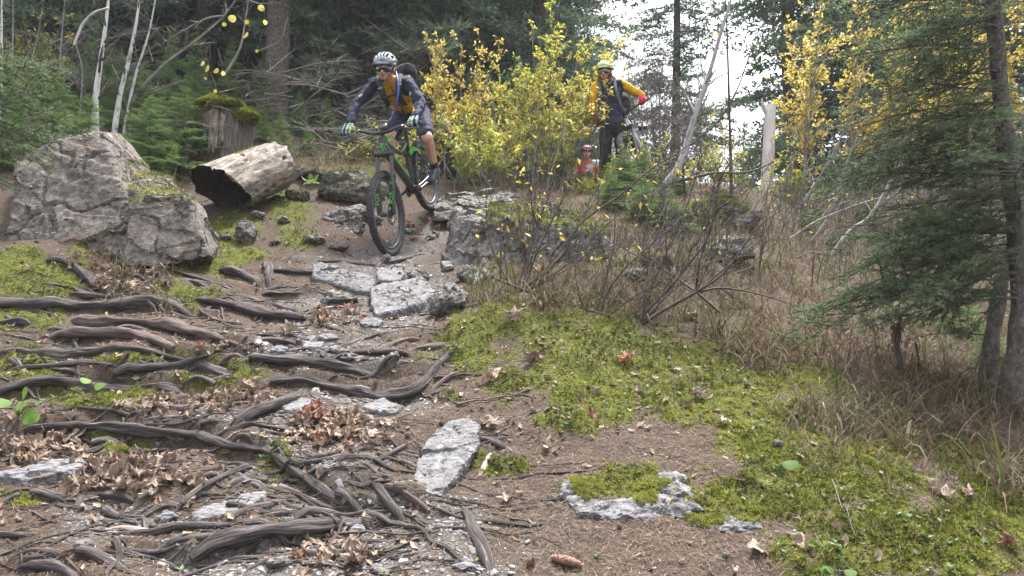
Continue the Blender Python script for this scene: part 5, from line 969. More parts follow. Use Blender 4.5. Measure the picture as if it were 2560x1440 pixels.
# ------------------------------------------------------------------ broadleaved shrubs, birches, bare thickets
BIRCH = M("birch bark", [(.30, .285, .28), (.48, .465, .455), (.58, .57, .56)], scale=9, coord='tc', stretch=(1, 3, 3), bump=.3, bscale=30, spots=[((.055, .05, .048), 15, .63), ((.20, .18, .17), 5, .62)], rough=.6)
ALDER = M("smooth grey bark", [(.11, .10, .092), (.19, .175, .165), (.29, .275, .26)], scale=8, coord='tc', stretch=(1, 3, 3), bump=.3, bscale=40, spots=[((.10, .09, .085), 20, .66)], rough=.65)
TWIG = M("dark twig bark", [(.03, .023, .022), (.065, .05, .046), (.12, .095, .088)], scale=20, coord='tc', bump=.3, rough=.7)
TWIGG = M("grey dead twig", [(.075, .063, .058), (.14, .122, .115), (.235, .215, .205)], scale=20, coord='tc', bump=.3, rough=.75)
def leaf_mat(name, vc, rnd=.0): return M(name, [(.4, .3, .05)], vmix=1.0, vcols=vc, bump=0, trans=.48, rough=.6, spec=.25, rnd=rnd)
PALEB = M("pale smooth bark", [(.20, .19, .185), (.31, .30, .295), (.40, .39, .385)], scale=8, coord='tc', stretch=(1, 3, 3), bump=.3, bscale=40, rough=.65)
POLE = M("barkless pale wood", [(.38, .35, .33), (.52, .49, .47), (.62, .6, .58)], scale=9, coord='tc', stretch=(.4, 4, 4), bump=.5, bscale=30, rough=.7)
LY = leaf_mat("yellow leaves", [(.15, .23, .04), (.36, .40, .06), (.60, .55, .10), (.70, .60, .20)])
LO = leaf_mat("golden leaves", [(.26, .20, .04), (.54, .42, .06), (.70, .57, .12), (.74, .64, .30)])
LG = leaf_mat("greenish leaves", [(.09, .16, .035), (.20, .27, .05), (.38, .38, .07), (.55, .47, .11)])
LVX = np.array([[0, 0, 0], [.23, .45, .06], [0, 1, -.06], [-.23, .45, .06], [0, .48, -.03]]); LVF = np.array([[4, i, (i + 1) % 4] for i in range(4)])
def grow(mb, Q, R, levels, g, up=.15):
    """twigs budding level by level along stems; Q: list of polylines; returns the tips where leaves sit"""
    mb_near = Q[0][0, 1] < 6; A = np.concatenate([q[:-1] for q in Q]); Bn = np.concatenate([q[1:] for q in Q]); rr = np.concatenate([np.broadcast_to(r, len(q))[:-1] for q, r in zip(Q, R)]); w = np.concatenate([np.linspace(0.0, 1, len(q) - 1) for q in Q]); L0 = np.concatenate([np.full(len(q) - 1, np.linalg.norm(np.diff(q, axis=0), axis=1).sum()) for q in Q]); tips, tdir = [], []
    for (n, ratio, ang, segs, wob, tmin) in levels:
        ln = np.linalg.norm(Bn - A, axis=1); p = ln * (w > tmin); p = p / p.sum(); k = g.choice(len(A), n, p=p); u = g.random((n, 1)); c = A[k] + (Bn - A)[k] * u; T = nrm(Bn - A)[k]
        o = g.normal(size=(n, 3)); o = nrm(o - T * (o * T).sum(1, keepdims=True)); an = np.radians(g.normal(ang, 9, (n, 1))); d = nrm(T * np.cos(an) + o * np.sin(an) + [0, 0, up]); L = L0[k] * ratio * g.uniform(.45, 1.2, n) * (1.15 - .8 * w[k]); r = np.maximum(rr[k] * .55, .0003 * Q[0][0, 1])
        nA, nB, nr_, nw, nL = [], [], [], [], []
        for s in range(segs):
            e = c + d * (L / segs)[:, None]; nA.append(c); nB.append(e); nr_.append(r * (1 - s / segs * .6)); nw.append(np.full(n, (s + .5) / segs)); nL.append(L); mb.sticks(c, e, r * (1 - s / segs * .6), r * (1 - (s + 1) / segs * .6), 3 if r.mean() < .006 else 4); c = e; d = nrm(d + g.normal(0, wob, (n, 3)) + [0, 0, up * .3])
        A, Bn, rr, w, L0 = map(np.concatenate, (nA, nB, nr_, nw, nL)); tips.append(A + (Bn - A) * g.random((len(A), 1))); tdir.append(nrm(Bn - A))
    return np.concatenate(tips[-2:]), np.concatenate(tdir[-2:])
def stem(px, Y, ground=True, step=.06):
    px = np.array(px, float); Yv = np.broadcast_to(np.array(Y, float), (len(px),)); Q = P(px[:, 0], px[:, 1], Yv)
    if ground:
        z = float(H(Q[:1, 0], Q[:1, 1])[0])
        if z < Q[0, 2]: Q = np.vstack([[Q[0, 0], Q[0, 1], z - .03], Q])
    return spline(Q, step)
def leaves(root, mat, Q, D, size, g, nbig, droop=.3, tone=(.55, .22), name="leaf"):
    """the largest leaves are parts of their own, the rest one mass"""
    n = len(Q); N_ = nrm(g.normal(0, .8, (n, 3)) + [0, -.35, .8]); yv = nrm(D * .8 + g.normal(0, .5, (n, 3)) - [0, 0, droop]); xv = nrm(np.cross(yv, N_)); N_ = np.cross(xv, yv); R = np.stack([xv, yv, N_], -1); sz = size * g.uniform(.55, 1.3, n); val = np.clip(tone[0] + .28 * fbm(Q * 2.2, 2, 3) + g.normal(0, tone[1], n), 0, 1)
    app = np.argsort(-sz / np.maximum(Q[:, 1], 1)); big, rest = app[:nbig], app[nbig:]
    if len(rest): mb = MB(); mb.inst(LVX, LVF, Q[rest], R[rest], sz[rest], val[rest]); o = mb.build("foliage", mat, root, False); o["kind"] = "stuff"
    mes = [mk_mesh("leaf", LVX, LVF, mat, attrs={"v": np.full(len(LVX), q)}, smooth=False) for q in (.1, .3, .5, .7, .9)]
    for i in big:
        o = link(name, mes[int(np.clip(val[i] * 5, 0, 4))], root); o.matrix_parent_inverse = Matrix.Identity(4); o.matrix_local = Matrix(np.c_[R[i] * sz[i], Q[i] - np.array(root.location)].tolist() + [[0, 0, 0, 1]])
def bush(name, label, cat, stems, r0, levels, seed, bark, leafmat=None, lsize=.05, nbig=0, up=.15, tone=(.55, .22), keep=None, stemmat=None, tw="twigs"):
    g = rng(seed); t = thing(name, label, cat, stems[0][0]); Rs = []
    for q, r in zip(stems, r0):
        R = np.linspace(r, r * .25, len(q)); Rs.append(R); mb = MB(); mb.tube(q, R, 9 if r > .012 else 6, rough=.10, seed=seed); mb.build("stem", stemmat or bark, t)
    mb = MB(); tips, td = grow(mb, stems, Rs, levels, g, up); o = mb.build(tw, bark, t); o["kind"] = "stuff"
    if leafmat is not None:
        if keep is not None: k = keep(tips, g); tips, td = tips[k], td[k]
        leaves(t, leafmat, tips, td, lsize, g, nbig, tone=tone)
    return t
def fan(px, Y, tops, seed, wob=.06):
    """stems rising from one foot to several tops given in the picture"""
    g = rng(seed); out = []
    for (tx, ty) in tops:
        b = P(px + g.normal(0, 14), 480, Y + g.normal(0, .1)); b[2] = float(H(b[:1], b[1:2])[0]) - .03; e = P(tx, ty, Y + g.normal(0, .25)); s = np.linspace(0, 1, 7)[:, None]; q = b + (e - b) * s + np.array([0, 0, .12]) * np.sin(s * math.pi) * np.linalg.norm(e - b) * .5 + g.normal(0, wob * .3, (7, 3)) * s; out.append(spline(q, .07))
    return out
# golden and yellow bushes behind the riders
S = fan(1150, 9.9, [(1062,95),(1100,110),(1150,105),(1210,95),(1245,120),(1060,200),(1240,210),(1040,300),(1085,240),(1260,330),(1180,230),(1130,190)], 1); bush("bush", "golden orange-leaved bush just behind the rider's shoulder", "bush", S, [.012] * 12, [(160, .30, 40, 4, .12, .25), (800, .38, 50, 3, .18, .1), (2100, .4, 50, 2, .25, .1)], 71, ALDER, LO, .046, 150, .2, keep=lambda q, g: g.random(len(q)) < .70)
S = fan(1370, 9.75, [(1378,30),(1330,75),(1420,70),(1300,140),(1450,120),(1480,90),(1350,150),(1520,150),(1290,230),(1280,310),(1330,220),(1450,240),(1505,250),(1545,105),(1420,330),(1560,180)], 2); bush("bush", "tallest lemon-yellow bush between the two riders", "bush", S, [.013] * 16, [(190, .30, 42, 4, .12, .25), (1000, .38, 50, 3, .18, .1), (2700, .4, 50, 2, .25, .1)], 72, ALDER, LY, .052, 180, .25, keep=lambda q, g: g.random(len(q)) < .80)
S = fan(1210, 9.2, [(1100,300),(1160,280),(1220,270),(1280,290),(1330,300),(1130,360),(1250,350)], 3); bush("bush", "low yellow-green bush behind the rear wheel", "bush", S, [.010] * 7, [(100, .4, 45, 4, .15, .1), (500, .4, 45, 3, .15, .1), (1100, .4, 45, 2, .2, .1)], 73, ALDER, LY, .048, 120, .15, (.42, .25), lambda q, g: g.random(len(q)) < .8)
S = fan(1262, 10.3, [(1225,190),(1265,170),(1300,150),(1245,260),(1290,250),(1210,290),(1320,210)], 18); bush("bush", "thin yellow-green bush filling the gap between the golden and the lemon bush", "bush", S, [.012] * 7, [(110, .38, 45, 4, .15, .15), (560, .4, 50, 3, .2, .1), (1300, .4, 50, 2, .25, .1)], 145, ALDER, LY, .048, 60, .15, (.5, .25), lambda q, g: g.random(len(q)) < .7)
S = fan(1400, 9.35, [(1350,300),(1400,270),(1440,300),(1470,340),(1390,350),(1330,370),(1450,250)], 4); bush("bush", "straggling yellow-green bush hiding the legs of the waiting cyclists", "bush", S, [.010] * 7, [(90, .4, 45, 4, .15, .1), (480, .4, 45, 3, .15, .1), (1000, .4, 45, 2, .2, .1)], 74, ALDER, LG, .045, 110, .15, (.62, .22), lambda q, g: (g.random(len(q)) < .8) & ~((proj(q)[0] > 1435) & (proj(q)[0] < 1515) & (proj(q)[1] > 345) & (proj(q)[1] < 440)))
S = fan(1500, 9.1, [(1495,190),(1480,235),(1520,225)], 5); bush("bush", "thin golden spray of leaves in front of the woman's helmet", "bush", S, [.007] * 3, [(22, .28, 40, 4, .12, .45), (60, .35, 45, 3, .15, .2)], 75, TWIG, LO, .055, 50, .2, (.6, .2), lambda q, g: (g.random(len(q)) < .65) & (proj(q)[1] < 330))
S = fan(1010, 10.6, [(1030,330),(1090,300),(960,360)], 6); bush("bush", "pale yellow shrub seen between the rider's bent knees", "bush", S, [.008] * 3, [(50, .4, 45, 4, .15, .1), (160, .4, 45, 3, .15, .1), (300, .4, 45, 2, .2, .1)], 76, ALDER, LY, .045, 60, .15, (.6, .2))
S = fan(1600, 8.75, [(1560,380),(1600,350),(1640,370),(1570,330),(1690,380),(1660,340)], 14); bush("bare_shrub", "twiggy dark undergrowth screening the woman cyclist's wheel", "shrub", S, [.008] * 6, [(80, .4, 42, 4, .15, .1), (420, .45, 48, 3, .2, .1), (700, .4, 48, 2, .2, .1)], 141, TWIGG, LG, .04, 0, .1, (.6, .2), lambda q, g: g.random(len(q)) < .25)
S = fan(1770, 9.2, [(1720,400),(1760,360),(1800,370),(1850,390),(1820,340)], 15); bush("bush", "thin yellow-green undergrowth between leaning stem and broken pole", "bush", S, [.008] * 5, [(70, .4, 42, 4, .15, .1), (300, .45, 48, 3, .2, .1), (500, .4, 48, 2, .2, .1)], 142, TWIGG, LG, .045, 0, .1, (.65, .2), lambda q, g: g.random(len(q)) < .5)
S = fan(1470, 8.9, [(1420,430),(1460,450),(1500,440),(1530,400)], 16); bush("bush", "low yellowish weeds before the orange-jacketed cyclist", "bush", S, [.006] * 4, [(50, .4, 42, 4, .15, .1), (260, .45, 48, 3, .2, .1), (400, .4, 48, 2, .2, .1)], 143, TWIGG, LY, .045, 0, .1, (.5, .25), lambda q, g: g.random(len(q)) < .6)
S = fan(940, 9.8, [(880,330),(930,300),(980,330),(850,370)], 17); bush("bush", "pale dry weeds on the slope beside the rider's front wheel", "bush", S, [.005] * 4, [(50, .4, 42, 4, .15, .1), (220, .45, 48, 3, .2, .1), (300, .4, 48, 2, .2, .1)], 144, TWIGG, LG, .04, 0, .1, (.7, .2), lambda q, g: g.random(len(q)) < .4)
# bare grey bush against the sky, and distant leafy screen
S = fan(1640, 13, [(1570,110),(1620,90),(1680,130),(1730,160),(1780,200),(1560,200),(1640,180),(1700,240),(1800,280),(1590,160),(1660,100),(1750,230),(1610,250)], 7); bush("bare_shrub", "dense leafless grey shrub behind the woman cyclist", "shrub", S, [.016] * 13, [(240, .42, 42, 4, .15, .15), (1300, .5, 48, 3, .2, .1), (2600, .5, 48, 2, .2, .1)], 77, TWIGG, LO, .035, 0, .1, (.4, .2), lambda q, g: g.random(len(q)) < .05)
S = fan(1800, 14, [(1760,300),(1820,290),(1870,310),(1740,380),(1900,360)], 8); bush("bush", "thin pale-leaved bush at the foot of the bright sky", "bush", S, [.012] * 5, [(90, .4, 42, 4, .15, .2), (320, .4, 48, 3, .2, .1), (500, .4, 48, 2, .2, .1)], 78, TWIGG, LG, .055, 0, .1, (.7, .2), lambda q, g: g.random(len(q)) < .55)
# yellow alders on the right-hand slope
def lean_stems(L): return [stem(p, Y) for p, Y in L]
S = lean_stems([([(1996,600),(2010,430),(2030,250),(2045,100),(2060,-40)], 10.2), ([(2080,600),(2120,430),(2140,220),(2150,-40)], 10.5), ([(2040,620),(2170,420),(2240,220),(2300,-20)], 10.4), ([(2200,560),(2300,380),(2380,200),(2440,-20)], 11.0), ([(2060,600),(2000,330),(1985,180),(1995,60)], 10.8)])
bush("alder_tree", "yellow-leaved alder glowing behind the dark spruce", "tree", S, [.022, .022, .022, .02, .018], [(230, .26, 45, 4, .12, .3), (900, .36, 45, 3, .15, .1), (3600, .4, 45, 2, .2, .1)], 81, ALDER, LO, .058, 200, .15, (.62, .22), lambda q, g: (g.random(len(q)) < .85) & (proj(q)[1] < 480 + 30 * g.normal(size=len(q))))
S = lean_stems([([(1950,560),(1970,440),(1985,330)], 9.8), ([(1960,570),(2010,450),(2040,380)], 9.7), ([(1940,560),(1930,450),(1955,380)], 10)])
bush("bush", "small yellow-green bush next to the broken pole", "bush", S, [.010] * 3, [(60, .4, 45, 4, .15, .1), (200, .4, 45, 3, .15, .1), (330, .4, 45, 2, .2, .1)], 82, ALDER, LY, .05, 60, .15, (.5, .25), lambda q, g: g.random(len(q)) < .6)
S = lean_stems([([(2330,520),(2350,330),(2340,150),(2350,-40)], 9.6), ([(2420,520),(2430,330),(2470,150),(2480,-40)], 9.8), ([(2520,520),(2530,330),(2520,150),(2560,-40)], 10.0), ([(2260,540),(2250,330),(2270,150),(2250,-40)], 10.2)])
bush("alder_tree", "second golden alder seen only through the dark spruce boughs", "tree", S, [.02] * 4, [(200, .26, 45, 4, .12, .3), (700, .36, 45, 3, .15, .1), (3000, .4, 45, 2, .2, .1)], 87, ALDER, LO, .06, 120, .15, (.6, .22), lambda q, g: (g.random(len(q)) < .8) & (proj(q)[1] < 470 + 40 * g.normal(size=len(q))))
S = fan(90, 12.0, [(20,120),(60,60),(110,100),(150,60),(180,140),(40,200)], 9); bush("bush", "pale yellow thicket glowing behind the thin birch poles", "bush", S, [.014] * 6, [(100, .3, 42, 4, .15, .2), (360, .4, 48, 3, .2, .1), (1000, .4, 48, 2, .2, .1)], 79, ALDER, LY, .05, 40, .1, (.6, .2), lambda q, g: g.random(len(q)) < .7)
S = []
g = rng(61)
for k in range(40):
    x0 = g.uniform(1980, 2600); y0 = g.uniform(560, 760); q0 = g1(x0, y0); dx = g.normal(30, 50); dy = g.uniform(90, 260); S.append(stem([(x0, y0), (x0 + dx * .4, y0 - dy * .5), (x0 + dx, y0 - dy)], q0[1], False))
bush("bare_shrub", "bare brown undergrowth of thin canes under the near spruce boughs", "shrub", S, list(g.uniform(.003, .007, 40)), [(200, .4, 38, 4, .14, .1), (600, .45, 45, 3, .18, .1)], 88, TWIG, LO, .04, 0, .1, (.4, .25), lambda q, g: g.random(len(q)) < .04)
# leaning grey alder stems
g = rng(5); S = lean_stems([([(2080,640),(2130,574),(2178,538),(2240,430),(2300,320)], 8.0), ([(2020,615),(2062,559),(2090,500),(2112,420),(2150,330)], 8.4), ([(1936,600),(2004,510),(2072,403),(2120,300),(2165,180)], 8.6), ([(1955,612),(2030,560),(2096,530),(2200,495),(2310,480)], 8.2)]); bush("alder_tree", "clump of pale leaning alder stems rooted in the dry slope", "tree", S, [.030, .024, .016, .014], [(40, .25, 40, 4, .12, .3), (120, .35, 45, 3, .15, .2)], 83, ALDER, LO, .05, 10, .15, (.6, .2), lambda q, g: g.random(len(q)) < .06)
S = []
for k in range(46):
    x0 = g.uniform(1900, 2330); y0 = 600 + (x0 - 1900) * -.10 + g.normal(0, 14); dx = g.uniform(20, 190); dy = g.uniform(140, 330); Y0 = g.uniform(8.3, 10.5); S.append(stem([(x0, y0), (x0 + dx * .35, y0 - dy * .42), (x0 + dx * .8, y0 - dy * .8), (x0 + dx * 1.1, y0 - dy)], Y0))
bush("bare_shrub", "sheaf of slanting bare stems below the yellow alder", "shrub", S, list(g.uniform(.005, .012, 46)), [(230, .30, 35, 4, .12, .15), (420, .4, 40, 3, .15, .2)], 84, TWIGG, None, up=.12)
S = []
for k in range(46):
    x0 = g.uniform(1950, 2560); y0 = g.uniform(540, 720); a = g.normal(.5, .5); l = g.uniform(60, 190); S.append(stem([(x0, y0), (x0 + l * .4 * math.cos(a), y0 - l * .5 * abs(math.sin(a)) - 10), (x0 + l * math.cos(a), y0 - l * abs(math.sin(a)) * .6)], g1(x0, y0)[1], False))
bush("brush_pile", "fallen grey sticks and canes strewn over the dry slope", "brush", S, list(g.uniform(.004, .009, 46)), [(160, .4, 35, 3, .12, .1)], 85, TWIGG, None, up=0)
# the pale stem leaning across the sky
S = lean_stems([([(1640,505),(1668,455),(1700,410),(1722,345),(1738,285),(1768,200),(1800,90),(1816,35),(1836,-30)], 8.55), ([(1655,468),(1750,440),(1790,432),(1870,430),(1935,405)], 8.5), ([(1712,380),(1790,310),(1840,230),(1880,120)], 8.6), ([(1816,40),(1806,-20)], 8.55)])
t = bush("alder_tree", "smooth pale grey stem leaning up across the bright sky", "tree", S[:1], [.045], [(14, .2, 40, 4, .1, .3), (40, .35, 45, 3, .15, .2)], 86, ALDER, None, stemmat=PALEB)
for q, r in zip(S[1:], (.024, .018, .02)): mb = MB(); mb.tube(q[1:] if q is not S[3] else q, np.linspace(r, r * .3, len(q) - (q is not S[3])), 7, rough=.1, seed=3); mb.build("limb", TWIG, t)
g = rng(7); leaves(t, LY, P([1790, 1772, 1752, 1690, 1722], [78, 88, 92, 405, 428], 8.5), np.tile([[0, 0, -1.0]], (5, 1)), .10, g, 5, tone=(.75, .1))
# broken white pole
pb = P(1914, 490, 11.2); pb[2] = float(H(pb[:1], pb[1:2])[0]); tp = P(1926, 258, 11.6); t = thing("broken_tree_trunk", "pale barkless trunk snapped off square against the sky", "snag", pb); mb = MB(); s = np.linspace(0, 1, 14)[:, None]; mb.tube(pb + (tp - pb) * s - [0, 0, .05], np.linspace(.094, .084, 14), 12, rough=.07, seed=4); mb.build("trunk", POLE, t)
mb = MB(); a = P(1918, 290, 11.55); mb.tube(np.array([a, a + [-.06, -.02, .12], a + [-.08, -.02, .27]]), [.03, .035, .012], 6, rough=.3, seed=2); mb.build("splinter", BIRCH, t)
# birches on the uphill side
BI = [([(238,330),(240,240),(252,150),(262,80),(276,-40)], 8.3, .044, "white birch stem rising straight behind the boulder"), ([(285,345),(300,240),(322,150),(340,60),(354,-40)], 8.4, .036, "white birch with black flecks leaning beside the straight one"), ([(308,345),(336,200),(370,90),(392,-20)], 8.6, .022, "slim grey birch close to the flecked one"), ([(150,330),(150,160),(164,-20)], 9.2, .017, "thin grey birch pole left of the white birches"), ([(-2,330),(3,150),(5,-20)], 8.3, .030, "white birch stem cut by the picture's edge"), ([(28,330),(31,150),(33,-20)], 9.0, .018, "thin birch pole next to the picture's edge"), ([(196,320),(206,180),(190,100),(225,40),(240,-30)], 8.8, .011, "crooked thin stem left of the white birches"), ([(60,330),(75,180),(100,60),(110,-20)], 9.6, .013, "slanting thin pole near the picture's edge")]
for k, (p, Y, r, lab) in enumerate(BI): bush("birch_tree", lab.replace("left of", "before"), "tree", [stem(p, Y)], [r], [(16, .18, 45, 4, .12, .25), (50, .4, 45, 3, .15, .2)], 90 + k, TWIGG if r < .02 else TWIG, LG if k in (3, 7) else None, .05, 0, .2, (.8, .2), lambda q, g: g.random(len(q)) < .4, stemmat=BIRCH if r > .02 else ALDER)
mb = MB(); mb.tube(stem([(185,112),(198,80),(208,58),(235,32),(272,20)], 7.9, False, .03), np.linspace(.014, .012, len(stem([(185,112),(198,80),(208,58),(235,32),(272,20)], 7.9, False, .03))), 7, rough=.12); tag(mb.build("dead_branch", BIRCH), "crooked white dead branch hanging between birch stems", "branch")
S = lean_stems([([(330,262),(400,172),(460,125),(510,85),(560,40),(610,-30)], 8.7)]); S += [stem(p, Y, False) for p, Y in [([(560,40),(520,45),(470,70),(400,112)], 8.6), ([(600,-20),(640,8),(700,6)], 8.7), ([(560,190),(600,120),(615,40),(625,-30)], 9.4), ([(640,130),(700,100),(720,40)], 9.2)]]
t = bush("aspen_tree", "leaning grey aspen with a few round yellow leaves hanging", "tree", S, [.026, .013, .012, .018, .01], [(36, .2, 45, 4, .12, .2), (90, .4, 45, 3, .15, .2)], 101, ALDER, None, up=-.05)
a = np.linspace(0, 2 * math.pi, 13)[:-1]; RLV = np.vstack([[[0, .5, -.04]], np.stack([.5 * np.sin(a) * (1 - .12 * np.cos(a)), .5 - .5 * np.cos(a), .06 * np.cos(2 * a)], -1)]); RLF = np.array([[0, 1 + i, 1 + (i + 1) % 12] for i in range(12)])
for k, (px, py, w, vv) in enumerate([(655,20,20,.9),(588,50,24,.85),(619,90,23,.92),(660,56,15,.8),(613,56,14,.35),(557,62,14,.7),(640,128,10,.2),(507,160,17,.9),(522,172,22,.6),(545,178,18,.65),(556,183,13,.9),(540,228,11,.6),(512,196,9,.4)]):
    g = rng(200 + k); q = P(px, py - w * .4, 8.2 if k < 7 else 7.9); o = link("leaf", mk_mesh("round_leaf", RLV, RLF, LO if vv < .5 else LY, attrs={"v": np.full(13, vv)}), t); o.matrix_parent_inverse = Matrix.Identity(4); s_ = w * 8.2 / FPX * .85
    c0 = q + [g.normal(0, .06), .02, g.uniform(.12, .30)]; mb = MB(); mb.tube(spline(np.array([c0, (c0 + q) / 2 + [.015, 0, -.02], q]), .02), .0028, 5); mb.build('leaf_stalk', TWIG, t); yv = nrm(np.array([[g.normal(0, .4), g.normal(0, .3), -.9]]))[0]; N_ = nrm(np.array([[g.normal(0, .6), -1, g.uniform(0, .9)]]))[0]; xv = nrm(np.cross(yv, N_)[None])[0]; o.matrix_local = Matrix(np.c_[np.stack([xv, yv, np.cross(xv, yv)], -1) * s_, q - np.array(t.location)].tolist() + [[0, 0, 0, 1]])
# brush piles of dead branches under the forest edge
g = rng(55)
def pile(label, x0, x1, y0, y1, Y, n, seed, mat=None, r=(.006, .014), lv=None, flat=.6):
    g = rng(seed); S = []
    for k in range(n):
        x, y = g.uniform(x0, x1), g.uniform(y0, y1); a = g.uniform(-.25, .9) if g.random() < .7 else g.uniform(2.2, 3.4); l = g.uniform(60, 200); Yk = Y + g.normal(0, .4); ex, ey = x + l * math.cos(a), y - l * math.sin(a) * flat; S.append(stem([(x, y), ((x + ex) / 2 + g.normal(0, 10), (y + ey) / 2 - g.uniform(0, 18)), (ex, ey + g.normal(0, 10))], [Yk, Yk + g.normal(0, .2), Yk + g.normal(0, .4)], False))
    bush("brush_pile", label, "brush", S, list(g.uniform(*r, n)), lv or [(n * 7, .35, 42, 4, .18, .05), (n * 12, .4, 45, 3, .2, .1)], seed, mat or TWIGG, None, up=0)
pile("tangle of dead grey branches heaped behind the mossy stump", 560, 760, 170, 330, 10.2, 22, 111)
pile("tangle of dead grey branches behind the rider's elbow", 720, 900, 190, 370, 10.6, 22, 112)
pile("thin dead twigs and canes by the rider's front hand", 760, 930, 270, 410, 9.6, 22, 113, r=(.004, .008))
pile("dark lower boughs under the forest edge behind the rider", 860, 1060, 120, 330, 11.6, 26, 114, TWIG)
pile("bare undergrowth behind the young firs and birches", 60, 420, 90, 330, 9.6, 34, 115, TWIGG, (.004, .009), flat=1.3)
pile("grey branches lying about the stump and the young fir", 430, 620, 200, 330, 8.6, 9, 116, TWIG, (.006, .011), [(30, .35, 42, 4, .18, .05)])
# the bare thicket in front of the boulder
TA = [([(1276,748),(1297,702),(1325,629),(1353,534),(1367,470),(1381,421),(1396,375),(1410,310)], .014), ([(1311,722),(1402,643),(1452,558),(1550,488),(1620,428),(1698,379),(1770,330)], .009), ([(1329,716),(1416,646),(1557,618),(1650,606)], .006), ([(1314,785),(1311,646),(1297,540),(1276,400)], .006), ([(1251,700),(1251,576),(1240,488),(1195,421)], .006), ([(1240,698),(1346,737),(1452,769),(1557,797)], .008), ([(1300,740),(1340,640),(1385,540),(1440,440),(1490,340)], .007), ([(1290,745),(1420,660),(1520,560),(1600,500),(1700,470)], .006), ([(1270,740),(1262,640),(1230,560),(1180,470)], .005), ([(1320,730),(1460,650),(1600,590),(1760,560)], .005)]
TB = [([(1592,820),(1620,692),(1648,597),(1677,505),(1690,430)], .008), ([(1592,818),(1660,775),(1740,730),(1814,678),(1891,572),(1960,520)], .012), ([(1740,730),(1750,653),(1786,541),(1803,516),(1874,470),(1932,402)], .009), ([(1802,782),(1740,730),(1680,688),(1592,639),(1497,590)], .010), ([(1747,730),(1803,720),(1891,734),(2000,768)], .008), ([(1606,790),(1698,692),(1768,597),(1789,516),(1800,440)], .007), ([(1600,810),(1690,720),(1800,640),(1900,600)], .005)]
TB += [([(1600,815),(1640,690),(1700,560),(1740,440),(1755,350)], .007), ([(1610,812),(1720,660),(1830,540),(1900,440)], .006), ([(1745,728),(1850,640),(1960,560),(2040,520)], .006)]
TA += [([(1300,745),(1330,600),(1330,460),(1345,330)], .006), ([(1310,740),(1420,600),(1500,480),(1560,380)], .006), ([(1290,745),(1230,620),(1215,500),(1225,400)], .005)]
TC = [([(1485,822),(1590,660),(1660,520),(1690,400)], .006), ([(1478,822),(1530,640),(1540,500),(1560,400)], .005), ([(1487,824),(1532,709),(1627,611),(1750,516),(1810,480)], .007), ([(1473,822),(1504,716),(1568,523),(1590,430)], .006), ([(1480,822),(1440,700),(1450,600),(1480,480)], .005), ([(1490,820),(1560,760),(1660,700),(1760,690)], .005)]
def tstems(L, Y0):
    out = []
    for k, (p, r) in enumerate(L):
        p = np.array(p, float); Ys = Y0 + np.linspace(0, 1, len(p)) * rng(k + 3).normal(.05, .3); out.append(stem(p, Ys, False, .03))
    return out
for lab, L, Y0, sd in (("many-stemmed leafless shrub in front of the square-edged boulder", TA, 5.12, 121), ("sprawling leafless shrub with forked stems arching over the dry grass", TB, 4.92, 122), ("slender leafless shrub rising from the top of the moss bank", TC, 4.85, 123)):
    bush("bare_shrub", lab, "shrub", tstems(L, Y0), [r for _, r in L], [(len(L) * 9, .34, 36, 6, .13, .15), (len(L) * 36, .5, 42, 4, .15, .15), (len(L) * 80, .6, 48, 3, .2, .12)], sd, TWIG, LO if sd == 121 else None, .05, 14, .10, (.6, .2), lambda q, g: g.random(len(q)) < .02)
S = []
g = rng(62)
for k in range(34):
    x0 = g.uniform(1540, 1930); y0 = g.uniform(640, 720); q0 = g1(x0, y0); dx = g.normal(40, 70); dy = g.uniform(140, 340); S.append(stem([(x0, y0), (x0 + dx * .35, y0 - dy * .5), (x0 + dx, y0 - dy)], q0[1], False, .04))
bush("bare_shrub", "dense leafless twigs crowding the bank between boulder and dry slope", "shrub", S, list(g.uniform(.003, .007, 34)), [(220, .42, 38, 4, .14, .12), (560, .5, 45, 3, .18, .1)], 89, TWIG, LG, .04, 0, .1, (.5, .25), lambda q, g: g.random(len(q)) < .03)
# odd stems, dead stalks and small green plants
q = stem([(2130,1042),(2175,1015),(2210,975),(2232,920),(2240,850)], 4.55, False, .02); mb = MB(); mb.tube(q, np.linspace(.009, .005, len(q)), 6, rough=.15); tag(mb.build("bent_branch", TWIG), "thin bare branch bent up out of the grass", "branch")
q = stem([(2246,1000),(2250,920),(2243,850),(2252,780)], 4.8, False, .02); t = thing("dead_sapling", "lichen-crusted dead sapling hung with withered leaves", "sapling", q[0]); mb = MB(); mb.tube(q, np.linspace(.022, .012, len(q)), 8, rough=.4, seed=6); mb.build("stem", WOODS, t); g = rng(6)
leaves(t, LITM, q[g.integers(3, len(q), 60)] + g.normal(0, .035, (60, 3)), np.tile([[0, 0, -1.0]], (60, 1)), .06, g, 20, .6, (.35, .2))
for lab, pts in (("thin fallen stick lying at the lower edge of the moss", [(1141,1017),(1227,1002),(1323,980)]), ("twig bent over the leaf pile below the dark bank", [(1051,980),(1099,999),(1141,1013)]), ("long straight twig across the bottom leaf heap", [(700,1348),(800,1346),(930,1340),(1060,1338)]), ("thin pale dead stem fallen across the moss cushion", [(2080,1205),(2120,1290),(2140,1350)]), ("crooked twig lying on the step of roots", [(551,765),(556,790),(560,808)])):
    p = np.array(pts, float); q = spline(G(p[:, 0], p[:, 1]), .03); q[:, 2] = H(q[:, 0], q[:, 1]) + .012; mb = MB(); mb.tube(q, np.linspace(.006, .003, len(q)) * (.35 if 'pale' in lab else 1), 6, rough=.2, seed=len(lab)); tag(mb.build("fallen_twig", TWIGG if "pale" in lab else TWIG), lab, "twig")
GREENL = leaf_mat("fresh green leaf", [(.08, .14, .03), (.13, .22, .05), (.20, .30, .07)])
